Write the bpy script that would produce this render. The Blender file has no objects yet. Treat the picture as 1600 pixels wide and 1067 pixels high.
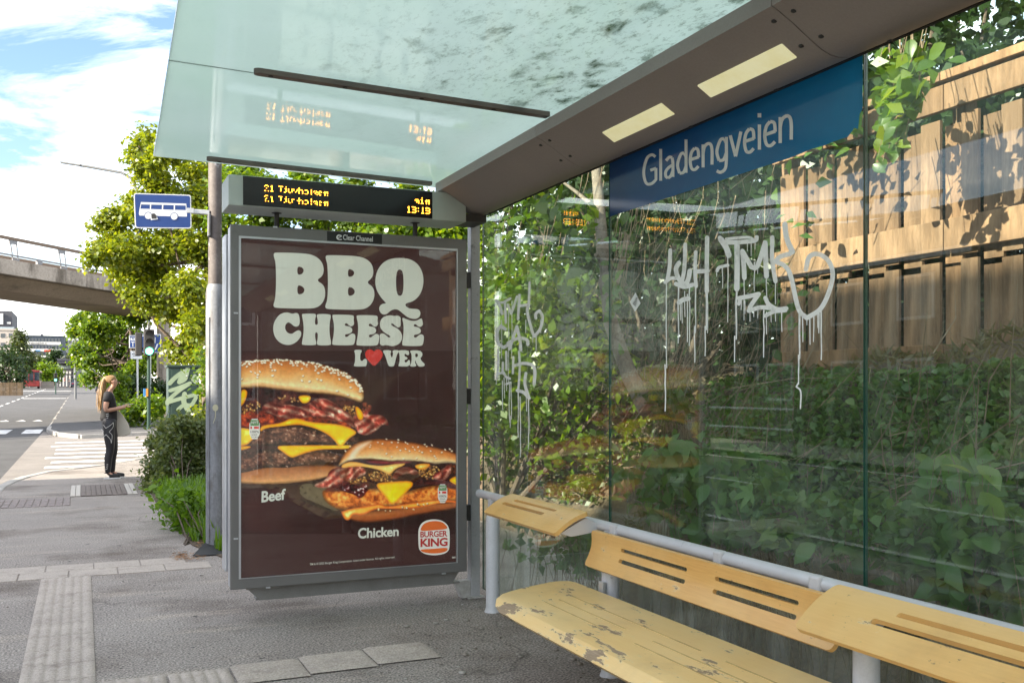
import bpy, bmesh, math, random
import numpy as np
from mathutils import Vector, Matrix
from mathutils.geometry import tessellate_polygon
C = bpy.context; D = bpy.data; SC = C.scene; COL = SC.collection
random.seed(7); RNG = np.random.default_rng(7)
R = math.radians

# ---------------------------------------------------------------- camera, world, sun
CH = 1.35                      # camera height
F = 1537.0                     # focal length in pixels of the 1600 px wide photograph
YAW = R(23.6)                  # the camera looks this far to the right of the street direction (+Y)
HOR = 607.0                    # horizon row
SN, CS = math.sin(YAW), math.cos(YAW)
cam = D.cameras.new('camera'); camo = D.objects.new('camera', cam); COL.objects.link(camo)
cam.sensor_width = 36; cam.lens = F / 1600 * 36; cam.shift_y = (HOR - 533.5) / 1600
cam.clip_start = .05; cam.clip_end = 3000
camo.location = (0, 0, CH); camo.rotation_euler = (R(90), 0, -YAW)
SC.camera = camo

SUN_EL, SUN_TRAVEL = R(25), R(10)       # light travels towards +X and a little towards +Y
w = D.worlds.new('World'); SC.world = w; w.use_nodes = True
nt = w.node_tree; nt.nodes.clear()
def wn(t, **k):
    n = nt.nodes.new(t)
    for a, b in k.items(): setattr(n, a, b)
    return n
sky = wn('ShaderNodeTexSky', sky_type='NISHITA', sun_disc=False, sun_elevation=SUN_EL, air_density=1.0, dust_density=.6, ozone_density=2.0)
sky.sun_rotation = R(270) - SUN_TRAVEL
bg = wn('ShaderNodeBackground'); bg.inputs[1].default_value = .06
tc = wn('ShaderNodeTexCoord'); mp = wn('ShaderNodeMapping'); mp.inputs['Scale'].default_value = (1.5, 1.5, 5.5); mp.inputs['Location'].default_value = (1.3, .6, .2)
nz = wn('ShaderNodeTexNoise'); nz.inputs['Scale'].default_value = 1.7; nz.inputs['Detail'].default_value = 9; nz.inputs['Roughness'].default_value = .62
nz.inputs['Distortion'].default_value = .5
rp = wn('ShaderNodeValToRGB'); rp.color_ramp.elements[0].position = .40; rp.color_ramp.elements[1].position = .70
rp.color_ramp.elements[0].color = (0, 0, 0, 1); rp.color_ramp.elements[1].color = (.82, .82, .82, 1)
cl = wn('ShaderNodeBackground'); cl.inputs[0].default_value = (1, .94, .86, 1); cl.inputs[1].default_value = 1.12
mx = wn('ShaderNodeMixShader'); out = wn('ShaderNodeOutputWorld')
L = nt.links.new
L(tc.outputs['Generated'], mp.inputs[0]); L(mp.outputs[0], nz.inputs[0]); L(nz.outputs[0], rp.inputs[0])
n2 = wn('ShaderNodeTexNoise'); n2.inputs['Scale'].default_value = 5; n2.inputs['Detail'].default_value = 6; L(mp.outputs[0], n2.inputs[0]); r2 = wn('ShaderNodeValToRGB'); L(n2.outputs[0], r2.inputs[0])
r2.color_ramp.elements[0].position = .3; r2.color_ramp.elements[1].position = .65; r2.color_ramp.elements[0].color = (.50, .50, .53, 1); r2.color_ramp.elements[1].color = (1.12, 1.05, .96, 1); L(r2.outputs[0], cl.inputs[0])
L(sky.outputs[0], bg.inputs[0]); L(rp.outputs[0], mx.inputs[0]); L(bg.outputs[0], mx.inputs[1]); L(cl.outputs[0], mx.inputs[2]); L(mx.outputs[0], out.inputs[0])
sun = D.lights.new('sun', 'SUN'); suno = D.objects.new('sun', sun); COL.objects.link(suno)
sun.energy = 2.9; sun.angle = R(.5); sun.color = (1, .90, .74)
suno.rotation_euler = Vector((math.cos(SUN_TRAVEL) * math.cos(SUN_EL), math.sin(SUN_TRAVEL) * math.cos(SUN_EL), -math.sin(SUN_EL))).to_track_quat('-Z', 'Y').to_euler()
vs = SC.view_settings; vs.view_transform = 'Standard'; vs.look = 'None'; vs.gamma = 1; vs.use_curve_mapping = False; vs.exposure = 2.42
SC.render.engine = 'CYCLES'; cy = SC.cycles; cy.use_denoising = True; cy.max_bounces = 10; cy.diffuse_bounces = 3; cy.glossy_bounces = 4
cy.transmission_bounces = 6; cy.transparent_max_bounces = 40; cy.caustics_reflective = False; cy.caustics_refractive = False

# ---------------------------------------------------------------- where things stand
def gz(y):
    """The street is level, then climbs gently away from the crossing."""
    if y < 38: return 0.0
    if y < 150: return .0125 * (y - 38)
    return 1.4 + .0072 * (min(y, 460) - 150)
def ray(u, v):
    x = (u - 800) / F
    return Vector((x * CS + SN, -x * SN + CS, (HOR - v) / F))
def PX(u, v, X): d = ray(u, v); t = X / d.x; return Vector((X, d.y * t, CH + d.z * t))
def PY(u, v, Y): d = ray(u, v); t = Y / d.y; return Vector((d.x * t, Y, CH + d.z * t))
def PT(u, v, t): d = ray(u, v); return Vector((d.x * t, d.y * t, CH + d.z * t))
def G(u, v, z=0):
    d = ray(u, v); t = 1.0
    while t < 600:
        if CH + d.z * t <= gz(d.y * t) + z: break
        t *= 1.004
    return Vector((d.x * t, d.y * t, gz(d.y * t) + z))

# ---------------------------------------------------------------- mesh building
class MB:
    def __init__(s): s.v = []; s.f = []; s.smooth = False
    def add(s, vs, fs):
        n = len(s.v); s.v += [tuple(p) for p in vs]; s.f += [tuple(i + n for i in f) for f in fs]; return s
    def box(s, x0, x1, y0, y1, z0, z1):
        vs = [(x, y, z) for x in (x0, x1) for y in (y0, y1) for z in (z0, z1)]
        return s.add(vs, [(0, 1, 3, 2), (4, 6, 7, 5), (0, 4, 5, 1), (2, 3, 7, 6), (0, 2, 6, 4), (1, 5, 7, 3)])
    def obox(s, c, ax, ay, az):
        """a box about c with half-axis vectors"""
        c, ax, ay, az = map(Vector, (c, ax, ay, az))
        vs = [c + ax * i + ay * j + az * k for i in (-1, 1) for j in (-1, 1) for k in (-1, 1)]
        return s.add(vs, [(0, 1, 3, 2), (4, 6, 7, 5), (0, 4, 5, 1), (2, 3, 7, 6), (0, 2, 6, 4), (1, 5, 7, 3)])
    def tube(s, pts, r, n=10, cap=True):
        pts = [Vector(p) for p in pts]; m = len(pts)
        rs = r if isinstance(r, (list, tuple)) else [r] * m
        rings = []
        up = Vector((0, 0, 1))
        for i, p in enumerate(pts):
            d = (pts[min(i + 1, m - 1)] - pts[max(i - 1, 0)]).normalized()
            a = d.cross(up if abs(d.z) < .95 else Vector((1, 0, 0))).normalized(); b = d.cross(a)
            rings.append([p + a * (rs[i] * math.cos(k * 2 * math.pi / n)) + b * (rs[i] * math.sin(k * 2 * math.pi / n)) for k in range(n)])
        vs = [q for rg in rings for q in rg]
        fs = [(i * n + k, i * n + (k + 1) % n, (i + 1) * n + (k + 1) % n, (i + 1) * n + k) for i in range(m - 1) for k in range(n)]
        if cap: fs += [tuple(range(n)), tuple((m - 1) * n + k for k in reversed(range(n)))]
        return s.add(vs, fs)
    def lathe(s, c, prof, n=24):
        c = Vector(c); vs = [c + Vector((r * math.cos(k * 2 * math.pi / n), r * math.sin(k * 2 * math.pi / n), z)) for r, z in prof for k in range(n)]
        m = len(prof)
        fs = [(i * n + k, i * n + (k + 1) % n, (i + 1) * n + (k + 1) % n, (i + 1) * n + k) for i in range(m - 1) for k in range(n)]
        fs += [tuple(reversed(range(n))), tuple((m - 1) * n + k for k in range(n))]
        return s.add(vs, fs)
    def extrude(s, loops, off):
        """loops: outer then holes (3-D points in a plane); off: extrusion vector, None for a flat sheet"""
        loops = [[Vector(p) for p in l] for l in loops]
        flat = [p for l in loops for p in l]; n = len(flat)
        tris = [tuple(t) for t in tessellate_polygon(loops)]
        if off is None: return s.add(flat, tris)
        off = Vector(off)
        fs = tris + [tuple(i + n for i in reversed(t)) for t in tris]; b = 0
        for l in loops:
            k = len(l); fs += [(b + i, b + (i + 1) % k, n + b + (i + 1) % k, n + b + i) for i in range(k)]; b += k
        return s.add(flat + [p + off for p in flat], fs)
    def grid(s, fn, us, vs_):
        nu, nv = len(us), len(vs_)
        return s.add([fn(a, b) for a in us for b in vs_], [(i * nv + j, (i + 1) * nv + j, (i + 1) * nv + j + 1, i * nv + j + 1) for i in range(nu - 1) for j in range(nv - 1)])
    def build(s, name, m, parent=None, smooth=None, bevel=0, seg=2):
        me = D.meshes.new(name); o0 = origin(parent)
        me.from_pydata([(p[0] - o0[0], p[1] - o0[1], p[2] - o0[2]) for p in s.v], [], s.f)
        bm = bmesh.new(); bm.from_mesh(me); bmesh.ops.recalc_face_normals(bm, faces=bm.faces); bm.to_mesh(me); bm.free()
        me.materials.append(m); o = D.objects.new(name, me); COL.objects.link(o)
        if parent: o.parent = parent
        if bevel:
            md = o.modifiers.new('edge', 'BEVEL'); md.width = bevel; md.segments = seg; md.limit_method = 'ANGLE'; md.angle_limit = R(40)
        if smooth: smooth_(o, smooth if smooth is not True else 40)
        return o
def smooth_(o, ang=40):
    me = o.data; me.polygons.foreach_set('use_smooth', [True] * len(me.polygons))
    try: me.set_sharp_from_angle(angle=R(ang))
    except Exception: pass
def origin(p):
    o = Vector((0, 0, 0))
    while p: o = o + p.location; p = p.parent
    return o
def tag(o, label=None, cat=None, group=None, kind=None):
    for k, x in (('label', label), ('category', cat), ('group', group), ('kind', kind)):
        if x: o[k] = x
    return o
def thing(name, loc, label, cat, group=None):
    o = D.objects.new(name, None); o.empty_display_size = .1; COL.objects.link(o); o.location = loc
    return tag(o, label, cat, group)
def struct(name, mb, m, **k): return tag(mb.build(name, m, **k), kind='structure')
def inst(src, name, parent, loc, rot=(0, 0, 0), sc=1):
    """another object with the same mesh"""
    o = D.objects.new(name, src); COL.objects.link(o); o.parent = parent
    o.location = Vector(loc) - origin(parent); o.rotation_euler = rot
    o.scale = (sc, sc, sc) if not isinstance(sc, (tuple, list)) else sc
    return o
def copy_tree(o, parent=None):
    c = o.copy(); COL.objects.link(c)
    if parent: c.parent = parent
    for ch in list(o.children): copy_tree(ch, c)
    return c
def chaikin(pts, it=2):
    pts = [Vector((p[0], p[1])) for p in pts]
    for _ in range(it):
        q = []
        for a, b in zip(pts, pts[1:] + pts[:1]): q += [a * .75 + b * .25, a * .25 + b * .75]
        pts = q
    return pts
def spline(pts, n=6):
    """open Catmull-Rom through 2-D points (extra columns are interpolated too)"""
    P = [np.array(p, float) for p in pts]; P = [2 * P[0] - P[1]] + P + [2 * P[-1] - P[-2]]; o = []
    for i in range(1, len(P) - 2):
        for k in range(n):
            t = k / n; a, b, c, d = P[i - 1:i + 3]
            o.append(.5 * (2 * b + (c - a) * t + (2 * a - 5 * b + 4 * c - d) * t * t + (3 * b - 3 * c + d - a) * t ** 3))
    return o + [P[-2]]
LIFT = [0]
def ribbon(mb, pts, proj, w=None, n=6, cap=True):
    """a flat stroke: pts (u, v[, width]) in picture rows and columns laid on a plane by proj; broken where it turns sharply"""
    for i in range(1, len(pts) - 1):
        a, b_, c = (Vector(p[:2]) for p in pts[i - 1:i + 2])
        if (b_ - a).length > 1e-3 and (c - b_).length > 1e-3 and (b_ - a).angle(c - b_) > 1.2:
            ribbon(mb, pts[:i + 1], proj, w, n, cap); ribbon(mb, pts[i:], proj, w, n, cap); return
    q = spline([p if len(p) > 2 else (*p, w) for p in pts], n); LIFT[0] = (LIFT[0] + 1) % 60; u0, v0 = q[0][:2]; base = proj; o_ = base(u0, v0)
    nv = (base(u0 + 1, v0) - o_).cross(base(u0, v0 + 1) - o_).normalized(); nv = nv if nv.dot(Vector((0, 0, CH)) - o_) > 0 else -nv; k_ = LIFT[0] * .00005
    def proj(a, b_, e=0): return base(a, b_) + nv * (k_ + e)
    L_, R_ = [], []
    for i, p in enumerate(q):
        d = q[min(i + 1, len(q) - 1)][:2] - q[max(i - 1, 0)][:2]; l = np.hypot(*d) or 1; nrm = np.array((-d[1], d[0])) / l * p[2] / 2
        L_.append(p[:2] + nrm); R_.append(p[:2] - nrm)
    m = len(q); mb.add([proj(*a) for a in L_] + [proj(*a) for a in R_], [(i, i + 1, m + i + 1, m + i) for i in range(m - 1)])
    if cap:
        for p in (q[0], q[-1]):
            mb.add([proj(p[0] + p[2] / 2 * math.cos(k * .7854), p[1] + p[2] / 2 * math.sin(k * .7854), .000025) for k in range(8)], [tuple(range(8))])
def flat(mb, pts, proj, holes=(), it=2):
    loops = [[proj(*p) for p in (chaikin(l, it) if it else l)] for l in (pts, *holes)]
    return mb.extrude(loops, None)
def text_mesh(txt, fat=0.0, space=1.0, shear=0):
    cu = D.curves.new('t', 'FONT'); cu.body = txt; cu.offset = fat; cu.space_character = space; cu.shear = shear; cu.resolution_u = 3
    o = D.objects.new('t', cu); COL.objects.link(o); C.view_layer.update()
    me = D.meshes.new_from_object(o.evaluated_get(C.evaluated_depsgraph_get()))
    v = np.array([x.co[:2] for x in me.vertices]); f = [tuple(p.vertices) for p in me.polygons]
    D.objects.remove(o); D.curves.remove(cu); D.meshes.remove(me)
    lo, hi = v.min(0), v.max(0)
    return (v - lo) / (hi - lo), f
def text(mb, txt, quad, proj, fat=0.0, space=1.0, shear=0):
    """print txt into the picture quad (bottom-left, bottom-right, top-right, top-left)"""
    v, f = text_mesh(txt, fat, space, shear); q = [np.array(p, float) for p in quad]
    mb.add([proj(*((q[0] * (1 - a) + q[1] * a) * (1 - b) + (q[3] * (1 - a) + q[2] * a) * b)) for a, b in v], f)

# ---------------------------------------------------------------- materials
def nodes(name):
    m = D.materials.new(name); m.use_nodes = True; t = m.node_tree; t.nodes.clear()
    def N(ty, **k):
        n = t.nodes.new(ty)
        for a, b in k.items():
            if a in n.inputs: n.inputs[a].default_value = b
            else: setattr(n, a, b)
        return n
    return m, N, t.links.new
def c4(c): return (*c, 1) if len(c) == 3 else c
def ramp(N, L, src, stops):
    r = N('ShaderNodeValToRGB'); e = r.color_ramp.elements
    while len(e) < len(stops): e.new(.5)
    for el, (p, c) in zip(e, stops): el.position = p; el.color = c4(c) if isinstance(c, tuple) else (c, c, c, 1)
    L(src, r.inputs[0]); return r.outputs[0]
def noise(N, L, scale, detail=4, rough=.55, stretch=None, coord='Object', dist=0):
    t = N('ShaderNodeTexCoord'); n = N('ShaderNodeTexNoise'); n.inputs['Scale'].default_value = scale; n.inputs['Detail'].default_value = detail
    n.inputs['Roughness'].default_value = rough; n.inputs['Distortion'].default_value = dist
    if stretch:
        mp = N('ShaderNodeMapping'); mp.inputs['Scale'].default_value = stretch; L(t.outputs[coord], mp.inputs[0]); L(mp.outputs[0], n.inputs[0])
    else: L(t.outputs[coord], n.inputs[0])
    return n.outputs[0]
def mixc(N, L, f, a, b, mode='MIX'):
    n = N('ShaderNodeMix', data_type='RGBA', blend_type=mode)
    for i, x in ((0, f), (6, a), (7, b)):
        if isinstance(x, (int, float)): n.inputs[i].default_value = x
        elif isinstance(x, tuple): n.inputs[i].default_value = c4(x)
        else: L(x, n.inputs[i])
    return n.outputs[2]
def mat(name, col, rough=.6, metal=0, col2=None, scale=6, stretch=None, lo=.35, hi=.65, dirt=None, dscale=2.5, dlo=.55, dhi=.7, dstretch=None,
        crack=0, spots=0, dirt2=None, d2=(1, .6, .72, None), fine=0, fscale=120, bump=0, bscale=80, bstretch=None, emit=0, spec=.5, coat=0):
    """two tones by noise, a layer of stains, fine grain and bump"""
    m, N, L = nodes(name); p = N('ShaderNodeBsdfPrincipled'); o = N('ShaderNodeOutputMaterial'); L(p.outputs[0], o.inputs[0])
    p.inputs['Roughness'].default_value = rough; p.inputs['Metallic'].default_value = metal; p.inputs['Specular IOR Level'].default_value = spec
    p.inputs['Coat Weight'].default_value = coat
    c = c4(col)
    if col2: c = mixc(N, L, ramp(N, L, noise(N, L, scale, 5, stretch=stretch), [(lo, 0.), (hi, 1.)]), c, c4(col2))
    if dirt: c = mixc(N, L, ramp(N, L, noise(N, L, dscale, 7, .65, stretch=dstretch), [(dlo, 0.), (dhi, 1.)]), c, c4(dirt))
    if dirt2: c = mixc(N, L, ramp(N, L, noise(N, L, d2[0], 7, .65, stretch=d2[3]), [(d2[1], 0.), (d2[2], .8)]), c, c4(dirt2))
    if crack:
        k = noise(N, L, crack, 4, .6, dist=.4); k = ramp(N, L, k, [(.494, 0.), (.5, .45), (.506, 0.)]); c = mixc(N, L, mixc(N, L, 1.0, k, ramp(N, L, noise(N, L, .7, 2), [(.5, 0.), (.6, 1.)]), 'MULTIPLY'), c, (.05, .045, .04))
    if spots: c = mixc(N, L, ramp(N, L, noise(N, L, spots, 1, .4), [(.765, 0.), (.775, .75)]), c, (.06, .055, .05)); c = mixc(N, L, ramp(N, L, noise(N, L, spots * 1.37, 1, .4), [(.785, 0.), (.795, .6)]), c, (.45, .42, .38))
    if fine:
        g = ramp(N, L, noise(N, L, fscale, 2, .7), [(.3, 1 - fine), (.7, 1 + fine)]); c = mixc(N, L, 1.0, c, g, 'MULTIPLY')
    if isinstance(c, tuple): p.inputs['Base Color'].default_value = c
    else: L(c, p.inputs['Base Color'])
    if emit: p.inputs['Emission Color'].default_value = c4(col); p.inputs['Emission Strength'].default_value = emit
    if bump:
        b = N('ShaderNodeBump'); b.inputs['Strength'].default_value = bump; b.inputs['Distance'].default_value = .01
        L(noise(N, L, bscale, 4, stretch=bstretch), b.inputs['Height']); L(b.outputs[0], p.inputs['Normal'])
    return m
def leafmat(name, c1, c2, trans=.45, obj=False, c3=None, gloss=.04):
    m, N, L = nodes(name)
    if obj: rnd = N('ShaderNodeObjectInfo').outputs['Random']
    else: rnd = N('ShaderNodeNewGeometry').outputs['Random Per Island']
    col = ramp(N, L, rnd, [(0, c1), (.75, c2), (1, c3 or c2)])
    d = N('ShaderNodeBsdfDiffuse'); t = N('ShaderNodeBsdfTranslucent'); g = N('ShaderNodeBsdfGlossy'); g.inputs['Roughness'].default_value = .38
    L(col, d.inputs[0]); L(mixc(N, L, 1.0, col, (1.5, 1.35, .55), 'MULTIPLY'), t.inputs[0])
    x = N('ShaderNodeMixShader'); x.inputs[0].default_value = trans; L(d.outputs[0], x.inputs[1]); L(t.outputs[0], x.inputs[2])
    y = N('ShaderNodeMixShader'); y.inputs[0].default_value = gloss; L(x.outputs[0], y.inputs[1]); L(g.outputs[0], y.inputs[2])
    L(y.outputs[0], N('ShaderNodeOutputMaterial').inputs[0]); return m
def schlick(N, L, f0=.04):
    lw = N('ShaderNodeLayerWeight'); lw.inputs[0].default_value = .5
    p = N('ShaderNodeMath', operation='POWER'); L(lw.outputs['Facing'], p.inputs[0]); p.inputs[1].default_value = 4.2
    a = N('ShaderNodeMath', operation='MULTIPLY_ADD'); L(p.outputs[0], a.inputs[0]); a.inputs[1].default_value = 1 - f0; a.inputs[2].default_value = f0
    return a.outputs[0]
def glassmat(name, tint, dirt_amt, dirt_col, streak=(5, 5, .6), scale=3, lo=.42, hi=.75, f0=.045, low_dirt=False):
    """a clear pane: Fresnel reflection, a green tint and a film of dust"""
    m, N, L = nodes(name)
    tr = N('ShaderNodeBsdfTransparent'); tr.inputs[0].default_value = c4(tint)
    gl = N('ShaderNodeBsdfGlossy'); gl.inputs['Roughness'].default_value = 0.0
    a = N('ShaderNodeMixShader'); L(schlick(N, L, f0), a.inputs[0]); L(tr.outputs[0], a.inputs[1]); L(gl.outputs[0], a.inputs[2])
    d = N('ShaderNodeBsdfDiffuse'); d.inputs[0].default_value = c4(dirt_col)
    n1 = noise(N, L, scale, 8, .6, streak); n2 = noise(N, L, 1.1, 4, .5); n3 = noise(N, L, 60, 2, .5)
    f = ramp(N, L, n1, [(lo, .12), (hi, 1.)]); f = mixc(N, L, 1.0, f, ramp(N, L, n2, [(.3, .35), (.7, 1.)]), 'MULTIPLY')
    f = mixc(N, L, 1.0, f, ramp(N, L, n3, [(.35, .75), (.75, 1.25)]), 'MULTIPLY')
    if low_dirt:
        sx = N('ShaderNodeSeparateXYZ'); t = N('ShaderNodeTexCoord'); L(t.outputs['Object'], sx.inputs[0])
        zr = ramp(N, L, sx.outputs[2], [(.3, 1.), (.75, 0.)]); f = mixc(N, L, 1.0, f, mixc(N, L, zr, (1., 1., 1.), (4.5, 4.5, 4.5)), 'MULTIPLY')
    mu = N('ShaderNodeMath', operation='MULTIPLY', use_clamp=True); L(f, mu.inputs[0]); mu.inputs[1].default_value = dirt_amt
    b = N('ShaderNodeMixShader'); L(mu.outputs[0], b.inputs[0]); L(a.outputs[0], b.inputs[1]); L(d.outputs[0], b.inputs[2])
    L(b.outputs[0], N('ShaderNodeOutputMaterial').inputs[0]); return m

# a cloud of leaf-sized faces as one mesh
def leaf_cloud(name, pos, size, m, parent=None, up=.35, aspect=.55, out=None, fold=.25):
    n = len(pos); o0 = np.array(origin(parent))
    nr = RNG.normal(size=(n, 3)); nr[:, 2] = np.abs(nr[:, 2]) + up
    if out is not None: nr += out
    nr /= np.linalg.norm(nr, axis=1)[:, None]
    a = np.cross(nr, RNG.normal(size=(n, 3))); a /= np.linalg.norm(a, axis=1)[:, None]; b = np.cross(nr, a)
    s = (size * RNG.uniform(.6, 1.3, n))[:, None] if np.isscalar(size) else (size * RNG.uniform(.7, 1.2, n))[:, None]
    P = pos - o0; w_ = aspect * .5
    v = np.stack([P - a * s * .5, P + b * s * w_ - nr * s * -fold * .3 - a * s * .08, P + a * s * .5 - nr * s * .12, P - b * s * w_ + nr * s * fold * .3 - a * s * .08], 1).reshape(-1, 3)
    return raw_mesh(name, v, np.arange(n * 4).reshape(-1, 4), m, parent)
def raw_mesh(name, v, f, m, parent=None):
    me = D.meshes.new(name); n, k = f.shape
    me.vertices.add(len(v)); me.vertices.foreach_set('co', np.ascontiguousarray(v, dtype=np.float32).ravel())
    me.loops.add(n * k); me.loops.foreach_set('vertex_index', np.ascontiguousarray(f, dtype=np.int32).ravel())
    me.polygons.add(n); me.polygons.foreach_set('loop_start', np.arange(0, n * k, k, dtype=np.int32)); me.polygons.foreach_set('loop_total', np.full(n, k, dtype=np.int32))
    me.update(calc_edges=True); me.validate()
    me.materials.append(m); o = D.objects.new(name, me); COL.objects.link(o)
    if parent: o.parent = parent
    return o
def ball_points(c, r, n, shell=.55):
    d = RNG.normal(size=(n, 3)); d /= np.linalg.norm(d, axis=1)[:, None]
    q = RNG.uniform(shell ** 3, 1, n) ** (1 / 3)
    return np.array(c) + d * (np.array(r) * q[:, None])
# ---------------------------------------------------------------- setting: ground, roads, pavements
def asphalt(name, a, b, stain, fine=.8, dlo=.54, dhi=.72, fs=85, **k):
    return mat(name, a, .88, col2=b, scale=1.3, dirt=stain, dscale=.9, dlo=dlo, dhi=dhi, fine=fine, fscale=fs, bump=.55, bscale=170, spec=.25, **k)
M_walk = asphalt('asphalt_footway', (.285, .254, .224), (.335, .30, .265), (.15, .122, .10), dirt2=(.42, .36, .30), d2=(1.6, .55, .68, (.5, 2.2, 1)), crack=.55, spots=14, dlo=.50, dhi=.70)
M_road = asphalt('asphalt_road', (.085, .083, .082), (.105, .102, .10), (.075, .072, .07), fine=.3, fs=60)
M_side = asphalt('asphalt_side_street', (.215, .195, .175), (.26, .235, .21), (.18, .16, .14), fine=.3, fs=70)
M_ground = mat('ground_earth', (.11, .10, .07), .95, col2=(.07, .09, .035), scale=.4, fine=.3, fscale=20)
M_kerb = mat('kerb_stone', (.42, .39, .35), .8, col2=(.33, .31, .28), scale=3, fine=.25, fscale=70, bump=.3)
M_white_line = mat('road_paint', (.74, .73, .70), .7, dirt=(.30, .27, .24), dscale=3.5, dlo=.5, dhi=.68, fine=.12, fscale=30)
M_paver = mat('concrete_paver', (.45, .395, .335), .85, col2=(.38, .33, .28), scale=5, dirt=(.25, .21, .175), dscale=6, dlo=.55, dhi=.75, fine=.25, fscale=110, bump=.4, bscale=120)

def strip(x0, x1, ys, dz=0.0):
    mb = MB(); mb.grid(lambda x, y: (x, y, gz(y) + dz), [x0, x1], ys); return mb
YS = [-90, 38] + [38 + 14 * i for i in range(1, 9)] + [180, 220, 300, 380, 460, 900]
g = MB(); g.grid(lambda x, y: (x, y, gz(y) - .16), [-900, -60, -8.3, -1, 3, 60, 900], [-900] + YS + [1500]); struct('ground', g, M_ground)
struct('main_road', strip(-8.2, -1.05, YS[:-1], -.10), M_road)
s = MB(); s.add([(-1.2, 15.0, -.096), (.2, 17.6, -.096), (60, 26, -.096), (60, 34, -.096), (1.0, 33.5, -.096), (-1.2, 36.5, -.096)], [(0, 1, 2, 3, 4, 5)])
struct('side_street', s, M_side)

K1 = [G(*p) for p in ((-90, 806), (-40, 780), (0, 762), (20, 752), (40, 745), (75, 737), (110, 733), (160, 727), (245, 712))]
K1 = [Vector((-1.05, -40, 0)), Vector((-1.05, 13.2, 0))] + K1[2:] + [Vector((60, 29, 0))]
near = [(p.x, p.y) for p in K1] + [(60, -40)]
p = MB(); p.extrude([[(x, y, 0) for x, y in near]], (0, 0, -.14)); struct('pavement', p, M_walk)
K2 = [Vector((60, 35.5, 0))] + [G(*q) for q in ((249, 675), (205, 676), (125, 680), (91, 676.6), (76, 671), (90, 660), (108, 640))]
K2 = K2[:-2]; kx = K2[-1].x
far = [(q.x, q.y) for q in K2]
fp = MB(); fp.extrude([[(x, y, 0) for x, y in far] + [(-1.05, 38, 0), (60, 38, 0)]], (0, 0, -.14))
fp.grid(lambda x, y: (x, y, gz(y)), [-1.05, 3.2], YS[1:-1]); M_path = asphalt('dark_asphalt_path', (.10, .098, .097), (.125, .12, .118), (.09, .085, .08), fine=.35, fs=60)
struct('footpath', fp, M_path)
struct('opposite_pavement', strip(-11.2, -8.2, YS[:-1], 0), mat('block_paving', (.30, .27, .24), .85, col2=(.24, .215, .19), scale=14, fine=.3, fscale=30))
def kerb_run(name, pts, label, w=.13, h=.012, step=1.0):
    """kerbstones laid end to end along a line, each one a stone of its own"""
    root = D.objects.new(name, None); COL.objects.link(root); tag(root, kind='structure'); n = 0
    for a, b in zip(pts, pts[1:]):
        d = Vector((b.x - a.x, b.y - a.y, 0)); l = d.length; d.normalize(); k = max(1, int(l / step)); q = Vector((-d.y, d.x, 0))
        for i in range(k):
            n += 1
            if n > 70: return
            c = Vector((a.x, a.y, gz(a.y))) + d * (l / k * (i + .5))
            MB().obox(c + Vector((0, 0, -.055 + RNG.uniform(-.004, .004))), d * (l / k / 2 - .006), q * w / 2, (0, 0, .055 + h)).build('kerbstone', M_kerb, root, bevel=.008, seg=1)
kerb_run('kerb', K1[1:-1] + [Vector((4, 22.6, 0))], '')
kerb_run('far_kerb', [Vector((5, 35.2, 0))] + K2[1:] + [Vector((-1.05, y, 0)) for y in (38, 45, 52, 60, 68, 76, 86, 96)], '', step=1.2)

mk = MB(); z = -.088
for yc in (19.9, 21.2, 22.6, 24.0, 25.5, 27.1, 28.8):       # zebra crossing over the side street
    x0, x1 = -.62 + RNG.uniform(-.1, .1), 3.4
    n = 26; e = [x0 + (x1 - x0) * i / n for i in range(n + 1)]; skew = .10
    mk.add([(x, yc + skew * x - .25 + RNG.uniform(-.04, .04), z) for x in e] + [(x, yc + skew * x + .25 + RNG.uniform(-.04, .04), z) for x in e], [(i, i + 1, n + 2 + i, n + 1 + i) for i in range(n)])
for i in range(7):                                           # crossing over the main road
    x = -1.25 - i * .97; mk.add([(x, 35.0, z), (x - .55, 35.0, z), (x - .55, 38.4, z + .002), (x, 38.4, z + .002)], [(0, 1, 2, 3)])
for i in range(5):
    x = -1.5 - i * .62; mk.add([(x, 45.2, gz(45.2) - .088), (x - .4, 45.2, gz(45.2) - .088), (x - .2, 46.6, gz(46.6) - .088)], [(0, 1, 2)])
for y in range(-30, 150, 6):                                 # centre line, and the edge lines
    for xc in (-4.55,): mk.add([(xc + a, y + b, gz(y + b) - .086) for a, b in ((-.07, 0), (.07, 0), (.07, 3), (-.07, 3))], [(0, 1, 2, 3)])
for x in (-7.7, -1.75): mk.grid(lambda a, y: (x + a, y, gz(y) - .086), [-.06, .06], [-40, 14] if x > -5 else [-40, 38, 60, 90, 120, 150])
mk.grid(lambda x, y: (x, y, gz(y) - .086), [-4.4, -1.2], [88, 89.2]); mk.grid(lambda x, y: (x, y, gz(y) - .086), [-8, -1.2], [128, 130])
struct('road_markings', mk, M_white_line)

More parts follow.
